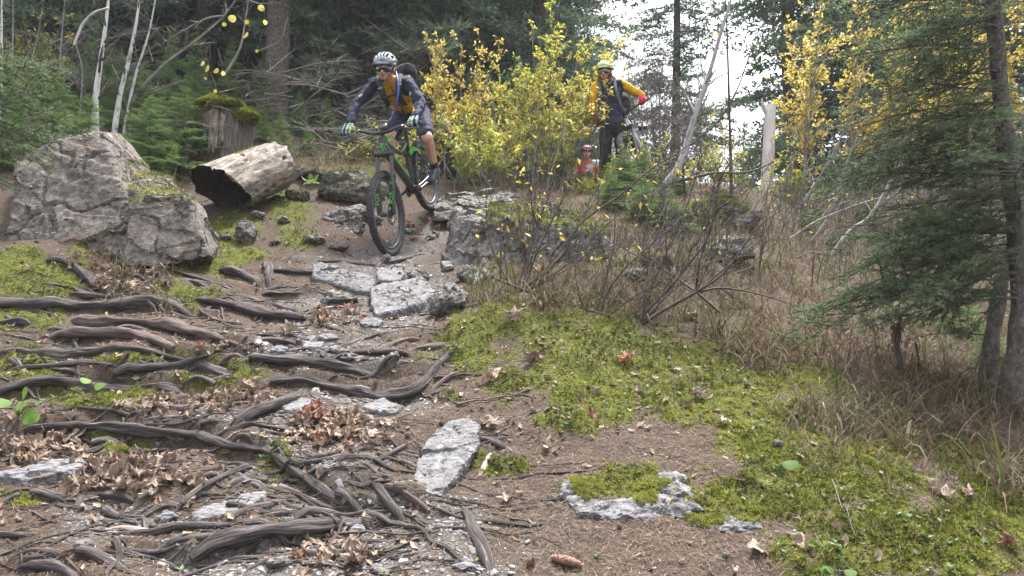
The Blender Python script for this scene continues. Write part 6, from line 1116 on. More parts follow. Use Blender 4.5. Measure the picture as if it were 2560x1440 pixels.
def herb(label, spots, name="green_plant", mat=None, up=.2):
    q0 = G([spots[0][0]], [spots[0][1] + 30])[0]; t = thing(name, label, "plant", q0)
    for k, (px, py, w, dx, dy, vv) in enumerate(spots):
        q = P(px, py, q0[1] - .02); c = q0 + (q - q0) * .5 + [0, 0, .02]; mb = MB(); mb.tube(np.array([q0, c, q]), [.0025, .002, .0016], 5); mb.build("stalk", GREENL, t)
        o = link("leaf", mk_mesh("herb_leaf", RLV * [.8, 1, 1], RLF, mat or GREENL, attrs={"v": np.full(13, vv)}), t); o.matrix_parent_inverse = Matrix.Identity(4); s_ = w * q0[1] / FPX; yv = nrm(np.array([[dx, -.5, dy]]))[0]; N_ = nrm(np.array([[.1 * k - .2, -.7, .8]]))[0]; xv = nrm(np.cross(yv, N_)[None])[0]; o.matrix_local = Matrix(np.c_[np.stack([xv, yv, np.cross(xv, yv)], -1) * s_, q - np.array(t.location)].tolist() + [[0, 0, 0, 1]])
herb("broad-leaved green plant growing out of the bank at the edge", [(45,1012,52,.8,.1,.7),(30,1010,44,-.9,.2,.6),(60,1000,40,.3,.6,.9),(72,1022,50,.5,-.8,.5),(14,1010,36,-.9,.3,.8),(90,1008,30,.9,.2,.5)])
herb("tiny two-leaved green seedling above the dark hollow", [(240,962,32,.9,-.2,.6),(228,955,26,-.9,.3,.9)])
herb("single round green leaf lying on the moss bank", [(1955,1160,40,.9,0,.2)]); herb("little glossy green leaves at the bottom of the moss", [(2050,1425,30,.9,.1,.1),(2080,1422,34,-.6,.1,.15),(2110,1428,30,.7,-.1,.2)]); herb("pale green leafy shoot standing before the brush", [(765,236,20,-.6,.5,1),(775,232,20,.6,.5,1),(770,246,18,.2,-.7,.9)], up=.5)
for (px, py, s_, lab, mt, Y) in [(778,456,56,"big bright green lobed leaf beside the rotten log", LG, 7.9)]:
    o = link("lobed_leaf", mk_mesh("lobed_leaf", LV[7][0], LV[7][1], GREENL, attrs={"v": np.full(len(LV[7][0]), .9)})); q = P(px, py, Y); o.location = q; k = s_ * Y / FPX * .55; o.scale = (k, k, k); o.rotation_euler = Matrix(frames(np.array([[.1, -.85, .5]]), np.array([.2]))[0].tolist()).to_euler(); tag(o, lab, "leaf")
t = thing("fern", "small yellow-green fern frond between boulder and stump", "fern", P(428, 412, 7.3)); mb = MB(); q = spline(P([428, 432, 438, 446], [415, 395, 372, 352], 7.3), .01); mb.tube(q, np.linspace(.003, .001, len(q)), 5); mb.build("stalk", GREENL, t)
for k in range(12):
    p = q[int((.25 + .72 * k / 12) * (len(q) - 1))]
    for sd in (-1, 1):
        mb = MB(); s_ = .075 * (1 - k / 14); mb.inst(LVX * [.5, 1, 1], LVF, p[None], orient(np.array([sd * .9, -.1, .35]))[None] @ np.array([[[0, 1, 0], [-1, 0, 0], [0, 0, 1.0]]]), np.array([s_]), np.array([.95])); mb.build("leaflet", GREENL, t, False)
# ------------------------------------------------------------------ bicycles
def paint(name, c, rough=.4, metal=0.0, coat=0.0): return M(name, [tuple(x * .8 for x in c), tuple(min(1, x * 1.15) for x in c)], scale=12, bump=.08, bscale=60, rough=rough, metal=metal, coat=coat, spec=.5, bdist=.003)
BLK = paint("satin black paint", (.018, .018, .02), .35, 0, .3); RUB = M("dusty tyre rubber", [(.03, .03, .032), (.075, .075, .08)], scale=30, bump=.3, rough=.85); ALU = paint("grey aluminium", (.15, .155, .165), .4, .7); GRN = paint("bright green paint", (.10, .62, .12), .35, 0, .4); RIMM = paint("dark rim", (.05, .052, .06), .4, .2); DKG = paint("dark grey metal", (.07, .07, .075), .4, .5); WHT = paint("white paint", (.75, .75, .75), .4); GREY = paint("grey frame paint", (.34, .36, .40), .35, .2, .3)
def text_mesh(txt, size, mat, M4, root, name="lettering"):
    c = bpy.data.curves.new("t", 'FONT'); c.body = txt; c.size = size; c.extrude = .0008; c.align_x = 'CENTER'; c.align_y = 'CENTER'; o = bpy.data.objects.new("t", c); COL.objects.link(o); dg = bpy.context.evaluated_depsgraph_get(); me = bpy.data.meshes.new_from_object(o.evaluated_get(dg)); bpy.data.objects.remove(o); me.materials.clear(); me.materials.append(mat); me.transform(M4); return link(name, me, root)
def bicycle(label, Fh, Rh, roll, col_frame, accent, letters=True, full=True):
    d = Fh - Rh; f = nrm(d[None])[0]; l = nrm(np.cross([0, 0, 1.0], f)[None])[0]; u = np.cross(f, l); r = math.radians(roll); L_, U_ = l * math.cos(r) + u * math.sin(r), u * math.cos(r) - l * math.sin(r); Rm = np.stack([f, L_, U_], -1)
    W = lambda p: Rh + np.asarray(p, float) @ Rm.T; WB = np.linalg.norm(d); dx = WB - 1.2; t = thing("bicycle", label, "bicycle", W([.6, 0, -.37]))
    def fin(mb, name, mat, par=t): mb.V = [W(v) for v in mb.V]; return mb.build(name, mat, par)
    def tubes(name, mat, L, par=t, n=12):
        mb = MB()
        for pts, rr in L: mb.tube(np.array(pts, float), rr, n)
        return fin(mb, name, mat, par)
    sf = lambda p, s=.03: spline(np.array(p, float), s)
    th = np.linspace(0, 2 * math.pi, 73)[:-1]
    def torus(c, R, pr, pw, name, mat, par, knobs=False, seed=0):
        ph = np.linspace(0, 2 * math.pi, 13)[:-1]; T, PH = np.meshgrid(th, ph, indexing='ij'); rr = R + pr * np.cos(PH); V = np.stack([c[0] + rr * np.cos(T), c[1] + pw * np.sin(PH), c[2] + rr * np.sin(T)], -1); i, j = np.meshgrid(np.arange(72), np.arange(12), indexing='ij'); F = np.stack([i * 12 + j, i * 12 + (j + 1) % 12, (i + 1) % 72 * 12 + (j + 1) % 12, (i + 1) % 72 * 12 + j], -1).reshape(-1, 4); mb = MB(); mb.add(V.reshape(-1, 3), F)
        if knobs:
            cb = np.array([[x, y, z] for x in (-1, 1) for y in (-1, 1) for z in (0, 1)], float); cf = np.array([[0, 1, 3, 2], [4, 6, 7, 5], [0, 4, 5, 1], [2, 3, 7, 6], [0, 2, 6, 4], [1, 5, 7, 3]]); n = 66; a = np.linspace(0, 2 * math.pi, n + 1)[:-1]
            for row, off, w, ln in ((0, 0, .007, .009), (.55, .5, .006, .008), (-.55, .5, .006, .008), (.95, 0, .006, .010), (-.95, 0, .006, .010)):
                b = a + off * 2 * math.pi / n; er = np.stack([np.cos(b), 0 * b, np.sin(b)], -1); et = np.stack([-np.sin(b), 0 * b, np.cos(b)], -1); ey = np.tile([[0, 1.0, 0]], (n, 1)); nn = er * math.cos(row) + ey * math.sin(row); sd = np.cross(nn, et); pos = np.array(c) + er * (R + pr * math.cos(row) - .002) + ey * pw * math.sin(row); mb.inst(cb, cf, pos, np.stack([sd, et, nn], -1), np.tile([[w, ln, .007]], (n, 1)))
        return fin(mb, name, mat, par)
    for c, nm in ((np.array([1.2 + dx, 0, 0]), "front"), (np.array([0.0, 0, 0]), "rear")):
        wh = torus(c, .306, .013, .017, "wheel", RIMM, t); torus(c, .343, .027, .030, "tyre", RUB, wh, True)
        tubes("hub", DKG, [([c + [0, -.055, 0], c + [0, .055, 0]], .022), ([c + [0, .030, 0], c + [0, .038, 0]], .042)], wh); mb = MB(); k = np.arange(28); a = k * 2 * math.pi / 28; s = np.where(k % 2, .03, -.03); a2 = a + np.where(k // 2 % 2, .5, -.5)
        mb.sticks(c + np.stack([.022 * np.cos(a2), s, .022 * np.sin(a2)], -1), c + np.stack([.30 * np.cos(a), 0 * a, .30 * np.sin(a)], -1), .0013, .0011, 3); fin(mb, "spokes", ALU, wh)["kind"] = "stuff"
        ph = np.linspace(0, 2 * math.pi, 41)[:-1]; V = np.concatenate([c + np.stack([q * np.cos(ph), 0 * ph + y, q * np.sin(ph)], -1) for q, y in ((.065, .040), (.098, .040), (.098, .043), (.065, .043))]); i = np.arange(40); F = np.concatenate([np.stack([q * 40 + i, q * 40 + (i + 1) % 40, (q + 1) % 4 * 40 + (i + 1) % 40, (q + 1) % 4 * 40 + i], -1) for q in range(4)]); mb = MB(); mb.add(V, F); fin(mb, "brake_disc", ALU, wh)
        if nm == "rear": tubes("cassette", DKG, [([c + [0, -.04, 0], c + [0, -.052, 0]], .07), ([c + [0, -.05, 0], c + [0, -.065, 0]], .045)], wh, 20)
    # frame
    X = lambda *p: (p[0] + dx * min(1, max(0, (p[0] - .4) / .5)), p[1], p[2]); bb = X(.435, 0, -.025); dn = nrm(np.array([[-.407, 0, .914]]))[0]; fh = np.array([1.2 + dx, 0, 0]); cr = fh + dn * .545 + np.array([-.914, 0, -.407]) * .044
    htb, htt = cr + dn * .02, cr + dn * .135
    tubes("frame", col_frame, [([htb, htt], [.030, .027]), (sf([htb + dn * .02, X(.70, 0, .27), X(.50, 0, .04), bb]), .036), (sf([htt - dn * .03, X(.66, 0, .43), X(.53, 0, .375), X(.36, 0, .41)]), np.linspace(.026, .018, len(sf([htt - dn * .03, X(.66, 0, .43), X(.53, 0, .375), X(.36, 0, .41)])))), (sf([bb, X(.40, 0, .12), X(.33, 0, .40)]), .019), ([bb + np.array([0, -.06, 0]), bb + np.array([0, .06, 0])], .045)] + [(sf([np.array(bb) + [-.03, s * .03, .01], [.2, s * .055, -.01], [0, s * .065, 0]]), .013) for s in (-1, 1)] + [(sf([[0, s * .065, 0], [.12, s * .06, .17], [.24, s * .045, .30]]), .010) for s in (-1, 1)])
    mb = MB(); pl = np.array([[.41, .31], [.40, .345], [.30, .365], [.215, .315], [.205, .285], [.30, .325]])
    for s in (-1, 1):
        y0, y1 = s * .030, s * .050; V = np.concatenate([np.c_[pl[:, 0], np.full(6, y), pl[:, 1]] for y in (y0, y1)]); mb.add(V, np.array([[0, 1, 2, 5], [2, 3, 4, 5]])); mb.add(V, np.array([[6, 7, 8, 11], [8, 9, 10, 11]])); mb.add(V, np.array([[i, (i + 1) % 6, 6 + (i + 1) % 6, 6 + i] for i in range(6)]))
    fin(mb, "rocker_link", accent); tubes("rear_shock", DKG, [([(.40, 0, .32), (.415, 0, .19)], .024), ([(.415, 0, .20), (.425, 0, .06)], .014), ([(.40, -.03, .32), (.40, .03, .32)], .022)])
    tubes("down_tube_stripe", accent, [(np.array(sf([htb + dn * .05, X(.72, 0, .315), X(.54, 0, .12)])) + [0, .028, .018], .007)])
    if letters:
        mb = MB(); c = (htb * .72 + htt * .28) + np.array([.914, 0, .407]) * .026; ex = np.array([0, 1.0, 0]); V = [c + ex * sx * .013 + dn * sz for sz in (-.032, .038) for sx in (-1, 1)]; V += [v + np.array([.914, 0, .407]) * .006 for v in V]; mb.add(np.array(V), np.array([[0, 1, 3, 2], [4, 6, 7, 5], [0, 4, 5, 1], [1, 5, 7, 3], [3, 7, 6, 2], [2, 6, 4, 0]])); fin(mb, "head_badge", accent)
        def M4(c, xax, yax): x, y = Rm @ xax, Rm @ yax; z = np.cross(x, y); return Matrix(np.c_[np.stack([x, y, z], -1), W(c)].tolist() + [[0, 0, 0, 1]])
        text_mesh("GIANT", .021, BLK, M4(c + dn * .003 + np.array([.914, 0, .407]) * .0075, -dn, ex), t)
    mb = MB(); c = htt + np.array([-.03, .03, -.01]); V = np.array([c + [0, .0, .03], c + [0, 0, -.03], c + [-.13, -.015, -.045], c + [0, -.06, .03], c + [0, -.06, -.03], c + [-.13, -.045, -.045]]); mb.add(V, np.array([[0, 1, 2], [3, 5, 4]])); mb.add(V, np.array([[0, 2, 5, 3], [1, 4, 5, 2], [0, 3, 4, 1]])); fin(mb, "headset_panel", accent)
    # fork
    fk = tubes("fork", BLK, [([fh + [0, s * .068, 0], fh + [0, s * .068, 0] + dn * .31], [.024, .027]) for s in (-1, 1)] + [([fh + [0, s * .068, 0] + dn * .30 + np.array([-.914, 0, -.407]) * .02, cr + [0, s * .068, 0]], .018) for s in (-1, 1)] + [([cr + [0, -.085, 0], cr + [0, .085, 0]], .030), ([cr, htb], .028), (sf([fh + [0, -.068, 0] + dn * .30, fh + [.03, -.05, 0] + dn * .385, fh + [.03, .05, 0] + dn * .385, fh + [0, .068, 0] + dn * .30]), .013), ([fh + [0, -.07, 0], fh + [0, .07, 0]], .012)])
    tubes("brake_caliper", DKG, [([fh + [-.05, .055, .09], fh + [-.07, .055, .16]], .02)], fk)
    if letters:
        for s in (-1, 1):
            c = fh + [0, s * .068, 0] + dn * .14 + np.array([.914, 0, .407]) * .0275; text_mesh("FOX", .055, accent, M4(c, dn, np.array([0, -1.0, 0])), fk); text_mesh("34", .04, accent, M4(c + dn * .13 + np.array([.914, 0, .407]) * .001, np.array([0, 1.0, 0]), dn), fk)
    # cockpit
    bc = np.array([.905 + dx, 0, .665]); st_ = tubes("stem", BLK, [([htt, htt + dn * .05], .019), ([htt + dn * .035, bc], .018)])
    bp = sf([bc + [-.035, -.38, .035], bc + [-.02, -.2, .03], bc + [0, -.07, 0], bc, bc + [0, .07, 0], bc + [-.02, .2, .03], bc + [-.035, .38, .035]], .02); hb = tubes("handlebar", BLK, [(bp, .0155)])
    for s in (-1, 1):
        a, b = bc + [-.035, s * .385, .036], bc + [-.026, s * .255, .032]; tubes("grip", RUB, [([a, b], .0175)], hb); tubes("brake_lever", ALU, [(sf([b + [.01, -s * .02, -.005], b + [.045, s * .0, -.012], b + [.055, s * .06, -.022], b + [.05, s * .10, -.028]]), [.012] + [.0075] * (len(sf([b + [.01, -s * .02, -.005], b + [.045, s * .0, -.012], b + [.055, s * .06, -.022], b + [.05, s * .10, -.028]])) - 1)), ([b + [0, -s * .035, 0], b + [.03, -s * .045, .0]], .013)], hb)
        tubes("cable", BLK, [(sf([b + [.03, -s * .05, -.005], bc + [.07, s * .10, -.03], bc + [.05, s * .02, -.10], htb + np.array([.03, s * .02, .03])]), .003)], hb)
    mb = MB(); bx = np.array([[x, y, z] for x in (-1, 1) for y in (-1, 1) for z in (-1, 1)], float) * [.028, .034, .010]; ang = .7; bx = bx @ np.array([[math.cos(ang), 0, -math.sin(ang)], [0, 1, 0], [math.sin(ang), 0, math.cos(ang)]]); mb.add(bx + bc + [-.01, .035, .045], np.array([[0, 1, 3, 2], [4, 6, 7, 5], [0, 4, 5, 1], [2, 3, 7, 6], [0, 2, 6, 4], [1, 5, 7, 3]])); fin(mb, "display", BLK, hb)
    # saddle, post, cranks
    tubes("seat_post", BLK, [([X(.33, 0, .38), X(.262, 0, .56)], .0155)]); sv = sf([(.11, 0, .565), (.2, 0, .575), (.28, 0, .572), (.37, 0, .565)], .02); mb = MB(); mb.tube(sv, np.interp(np.linspace(0, 1, len(sv)), [0, .15, .5, 1], [.045, .07, .04, .018]), 12, ell=(.4, 1)); fin(mb, "saddle", BLK)
    bb = np.array(bb)
    for s, ca in ((1, math.pi), (-1, 0.0)):
        e = bb + [.17 * math.cos(ca), s * .085, .17 * math.sin(ca)]; tubes("crank_arm", BLK, [([bb + [0, s * .07, 0], e], .014), ([bb + [0, s * .04, 0], bb + [0, s * .085, 0]], .018)]); mb = MB(); bx = np.array([[x, y, z] for x in (-1, 1) for y in (-1, 1) for z in (-1, 1)], float) * [.048, .048, .008]; mb.add(bx + e + [0, s * .06, 0], np.array([[0, 1, 3, 2], [4, 6, 7, 5], [0, 4, 5, 1], [2, 3, 7, 6], [0, 2, 6, 4], [1, 5, 7, 3]])); fin(mb, "pedal", DKG)
    tubes("chainring", DKG, [([bb + [0, -.048, 0], bb + [0, -.053, 0]], .072)], t, 30); n = 60; mb = MB(); a = np.linspace(0, 2 * math.pi, n + 1)[:-1]; top = [np.array([0, -.052, .04]), bb + [0, -.052, .07]]; bot = [np.array([0, -.052, -.055]), bb + [0, -.052, -.07]]
    mb.sticks(np.array([top[0], bot[0]]), np.array([top[1], bot[1]]), .004, .004, 4); fin(mb, "chain", DKG); return t, W
BF, BR_ = P(967, 536, 6.9), P(1064.5, 434, 7.9)
bike, BW = bicycle("black and green full-suspension mountain bike dropping off the ledge nose down", BF, BR_, 3.0, BLK, GRN)
f0 = P(1584, 400, 9.3); f0[2] = float(H(f0[:1], f0[1:2])[0]) + .365; r0_ = P(1656, 400, 10.3); r0_[2] = float(H(r0_[:1], r0_[1:2])[0]) + .365
bike2, BW2 = bicycle("grey mountain bike leaning against the woman with red gloves", f0, r0_, 18.0, GREY, WHT, False)
f1 = P(1462, 400, 12.2); f1[2] = float(H(f1[:1], f1[1:2])[0]) + .365; r1_ = P(1474, 400, 13.38); r1_[2] = float(H(r1_[:1], r1_[1:2])[0]) + .365
bike3, BW3 = bicycle("white mountain bike under the orange-jacketed cyclist far back", f1, r1_, 0.0, WHT, DKG, False)

# ------------------------------------------------------------------ people
SK = M("skin", [(.36, .20, .15), (.46, .27, .205), (.52, .32, .25)], scale=14, bump=.1, bscale=80, rough=.55, bdist=.003)
def cloth(name, c, wr=.5): return M(name, [tuple(x * .75 for x in c), c, tuple(min(1, x * 1.2) for x in c)], scale=9, bump=wr, bscale=28, bdist=.012, rough=.85, spec=.2)
NAVY = cloth("navy cloth", (.030, .034, .058)); YEL = cloth("mustard yellow cloth", (.56, .29, .02)); BLACK = cloth("black cloth", (.018, .018, .024)); SHOE = M("shoe leather", [(.025, .026, .03), (.10, .105, .12)], scale=10, bump=.3, rough=.5); TEAL = cloth("pale teal glove cloth", (.20, .30, .32)); LIME = cloth("lime trim", (.42, .46, .10)); RED = cloth("red glove cloth", (.50, .035, .06)); ORN = cloth("orange cloth", (.44, .10, .03)); WHC = cloth("white cloth", (.40, .38, .37)); GLS = paint("dark lens", (.02, .012, .014), .08, 0, 1); HMG = paint("pale grey helmet shell", (.21, .245, .27), .35, 0, .4); HMY = paint("lime white helmet shell", (.46, .50, .20), .4, 0, .3); HMR = paint("maroon helmet shell", (.16, .035, .06), .4, 0, .3); HMO = paint("white helmet shell", (.72, .62, .55), .4, 0, .3); HAIR = M("brown hair", [(.10, .05, .025), (.22, .11, .05)], scale=40, bump=.5, stretch=(1, 1, .2)); STRAPG = cloth("grey strap", (.10, .105, .12)); PACK = cloth("charcoal pack cloth", (.035, .037, .045)); BLUE = paint("blue hose", (.03, .07, .30), .4); LIPS = cloth("lips", (.30, .12, .10), .1); EYEW = paint("eye white", (.6, .58, .55), .3); EYED = paint("eye dark", (.03, .02, .015), .2)
_ico = None
def ico():
    global _ico
    if _ico is None:
        bm = bmesh.new(); bmesh.ops.create_icosphere(bm, subdivisions=2, radius=1); _ico = np.array([v.co[:] for v in bm.verts]), np.array([[v.index for v in f_.verts] for f_ in bm.faces]); bm.free()
    return _ico
def cap(p0, p1, r0, r1): s = ico()[0]; return hull(np.concatenate([np.asarray(p0) + s[::2] * r0, np.asarray(p1) + s[::2] * r1]))
def ell(c, R, rad): V, F = ico(); return np.asarray(c) + (V * rad) @ np.asarray(R).T, F
def blob(prims, voxel, it=3, wr=0.0, sc=25, seed=0):
    Vs, Fs, n = [], [], 0
    for V, F in prims: Vs.append(V); Fs.append(F + n); n += len(V)
    V, F = remesh(np.concatenate(Vs), np.concatenate(Fs), voxel); V = smooth(V, F, it, .5)
    if wr: V = V + vnormals(V, F) * (wr * fbm(V * sc, 3, seed))[:, None]
    return V, F
def polymask(px, py, poly):
    poly = np.array(poly, float); ins = np.zeros(len(px), bool); j = len(poly) - 1
    for i in range(len(poly)):
        c = ((poly[i, 1] > py) != (poly[j, 1] > py)) & (px < (poly[j, 0] - poly[i, 0]) * (py - poly[i, 1]) / (poly[j, 1] - poly[i, 1] + 1e-9) + poly[i, 0]); ins ^= c; j = i
    return ins
def basis(fw, up):
    fw = nrm(np.array(fw, float)[None])[0]; sd = nrm(np.cross(fw, up)[None])[0]; return np.stack([sd, fw, np.cross(sd, fw)], -1)     # columns: the person's right, forward, up
def hand_prims(c, bar, back, up, side=1, k=1.0):
    """a hand closed round a bar through c; bar points outwards, back towards the wrist; side flips the thumb"""
    bar, back = nrm(np.array(bar, float)[None])[0], np.array(back, float); back = nrm((back - bar * np.dot(back, bar))[None])[0]; upv = np.cross(bar, back); upv = upv * np.sign(np.dot(upv, up)); fwd = -back; o = lambda a, f_, u_: np.asarray(c) + (bar * a + fwd * f_ + upv * u_) * k
    pr = [hull(np.array([o(a, f_, u_) for a in (-.036, .036) for f_, u_ in ((-.075, .012), (-.070, .034), (.005, .042), (.008, .026), (-.03, .004))]))]
    for a, ln, r in ((-.033, .95, .0098), (-.011, 1.08, .0102), (.011, 1.0, .0098), (.033, .82, .0088)):
        p = [o(a, .002, .034), o(a, .034 * ln, .022), o(a, .036 * ln, -.010), o(a, .012, -.028)]; pr += [cap(p[i], p[i + 1], r * k * (1 - i * .06), r * k * (.95 - i * .07)) for i in range(3)]
    th = [o(-.040, -.045, .012), o(-.052, -.012, -.012), o(-.044, .018, -.022)]; pr += [cap(th[0], th[1], .0125 * k, .011 * k), cap(th[1], th[2], .011 * k, .009 * k)]
    return pr
def face_parts(t, Hc, Hb, k, glasses=True):
    o = lambda x, y, z: np.asarray(Hc) + Hb @ (np.array([x, y, z]) * k)
    pr = [ell(o(0, -.012, .02), Hb, (.076 * k, .097 * k, .088 * k)), ell(o(0, .030, -.045), Hb, (.060 * k, .066 * k, .082 * k)), ell(o(0, .060, -.103), Hb, (.030 * k, .030 * k, .026 * k)), ell(o(0, .078, -.022), Hb, (.050 * k, .020 * k, .018 * k)), ell(o(.045, .066, -.058), Hb, (.022 * k, .022 * k, .02 * k)), ell(o(-.045, .066, -.058), Hb, (.022 * k, .022 * k, .02 * k)), cap(o(0, .094, -.028), o(0, .118, -.062), .009 * k, .0135 * k), ell(o(.013, .103, -.064), Hb, (.009 * k, .011 * k, .008 * k)), ell(o(-.013, .103, -.064), Hb, (.009 * k, .011 * k, .008 * k)), ell(o(0, .088, -.082), Hb, (.024 * k, .013 * k, .012 * k)), ell(o(.080, -.005, -.035), Hb, (.009 * k, .02 * k, .033 * k)), ell(o(-.080, -.005, -.035), Hb, (.009 * k, .02 * k, .033 * k))]
    mb = MB(); V, F = ell(o(0, .0985, -.086), Hb, (.022 * k, .006 * k, .0055 * k)); mb.add(V, F); mb.build("mouth", LIPS, t)
    if glasses:
        a = np.linspace(-1.15, 1.15, 21); V = np.array([[o(.078 * math.sin(q) * s, .020 + .086 * math.cos(q) * s, z - .006 * abs(math.sin(q * 2)) * (z < -.03)) for q in a] for s, z in ((1, -.006), (1.03, -.016), (1.03, -.046), (1, -.052), (.95, -.046), (.95, -.012))]); i, j = np.meshgrid(np.arange(6), np.arange(20), indexing='ij'); F = np.stack([i * 21 + j, i * 21 + j + 1, (i + 1) % 6 * 21 + j + 1, (i + 1) % 6 * 21 + j], -1).reshape(-1, 4); mb = MB(); mb.add(V.reshape(-1, 3), F)
        for s in (-1, 1): mb.tube(np.array([o(s * .072, .055, -.018), o(s * .083, -.01, -.014)]), .004 * k, 6)
        mb.build("sunglasses", GLS, t)
    else:
        for s in (-1, 1):
            mb = MB(); V, F = ell(o(s * .031, .080, -.032), Hb, (.012 * k, .008 * k, .0075 * k)); mb.add(V, F); e = mb.build("eye", EYEW, t); mb = MB(); V, F = ell(o(s * .031, .0865, -.033), Hb, (.0055 * k, .003 * k, .0055 * k)); mb.add(V, F); mb.build("iris", EYED, e)
    return pr
def helmet(t, Hc, Hb, k, mat, brim=True):
    o = lambda x, y, z: np.asarray(Hc) + Hb @ (np.array([x, y, z]) * k); nu, nv = 23, 16; u = np.linspace(-1, 1, nu); v = np.linspace(0, 1, nv)
    Vs = []
    for sh in (1.0, .86):
        for q in v:                               # front rim -> over the crown -> back rim
            a = math.pi * (q * .985 + .0075); yy, zz = .128 * math.cos(a), .108 * math.sin(a) ** .8
            for w in u:
                x = .104 * w * math.sin(a) ** .42 * (1 - .10 * (q > .6)); dz = .094 * max(0, 1 - w * w) ** .5
                Vs.append(o(x * sh, yy * sh - .012, .018 + (zz / .108) * dz * 1.02 * sh + (.0 if sh == 1 else .004) - .030 * (1 - (zz / .108)) * (abs(w) ** 2) - .012 * (q > .8)))
    V = np.array(Vs); n = nu * nv; keep = []; F = []
    for i in range(nv - 1):
        for j in range(nu - 1):
            r = abs(j - (nu - 2) / 2); vent = (2 <= i <= 12) and (i not in (6, 7)) and (j % 4 in (1, 2)) and 1 <= j <= nu - 3 and not (i < 4 and r > 7)
            keep.append(not vent)
    keep = np.array(keep).reshape(nv - 1, nu - 1)
    for i in range(nv - 1):
        for j in range(nu - 1):
            if not keep[i, j]: continue
            a = i * nu + j; q = [a, a + 1, a + nu + 1, a + nu]; F.append(q); F.append([x + n for x in q[::-1]])
            for (di, dj, e) in ((-1, 0, (0, 1)), (1, 0, (2, 3)), (0, -1, (3, 0)), (0, 1, (1, 2))):
                ii, jj = i + di, j + dj
                if not (0 <= ii < nv - 1 and 0 <= jj < nu - 1) or not keep[ii, jj]: x, y = q[e[0]], q[e[1]]; F.append([y, x, x + n, y + n])
    h = link("helmet", mk_mesh("helmet", V, np.array(F), mat, smooth=True), t)
    V2, F2 = ell(o(0, -.012, .03), Hb, (.083 * k, .105 * k, .076 * k)); mb = MB(); mb.add(V2, F2); mb.build("helmet_lining", BLACK, h)
    a = np.linspace(-1.25, 1.25, 17); V = np.array([[o(.105 * math.sin(q) * s, -.012 + .130 * math.cos(q) * s, z) for q in a] for s, z in ((.97, .022), (1.03, .018), (1.10, .004), (1.08, -.004), (.98, .004))]); i, j = np.meshgrid(np.arange(5), np.arange(16), indexing='ij'); F = np.stack([i * 17 + j, i * 17 + j + 1, (i + 1) % 5 * 17 + j + 1, (i + 1) % 5 * 17 + j], -1).reshape(-1, 4); mb = MB(); mb.add(V.reshape(-1, 3), F); mb.build("helmet_brim", mat, h)
    mb = MB()
    for s in (-1, 1): mb.tube(np.array([o(s * .088, .03, .0), o(s * .074, .035, -.06), o(s * .02, .045, -.125)]), .004 * k, 6)
    mb.build("chin_strap", BLACK, h); return h
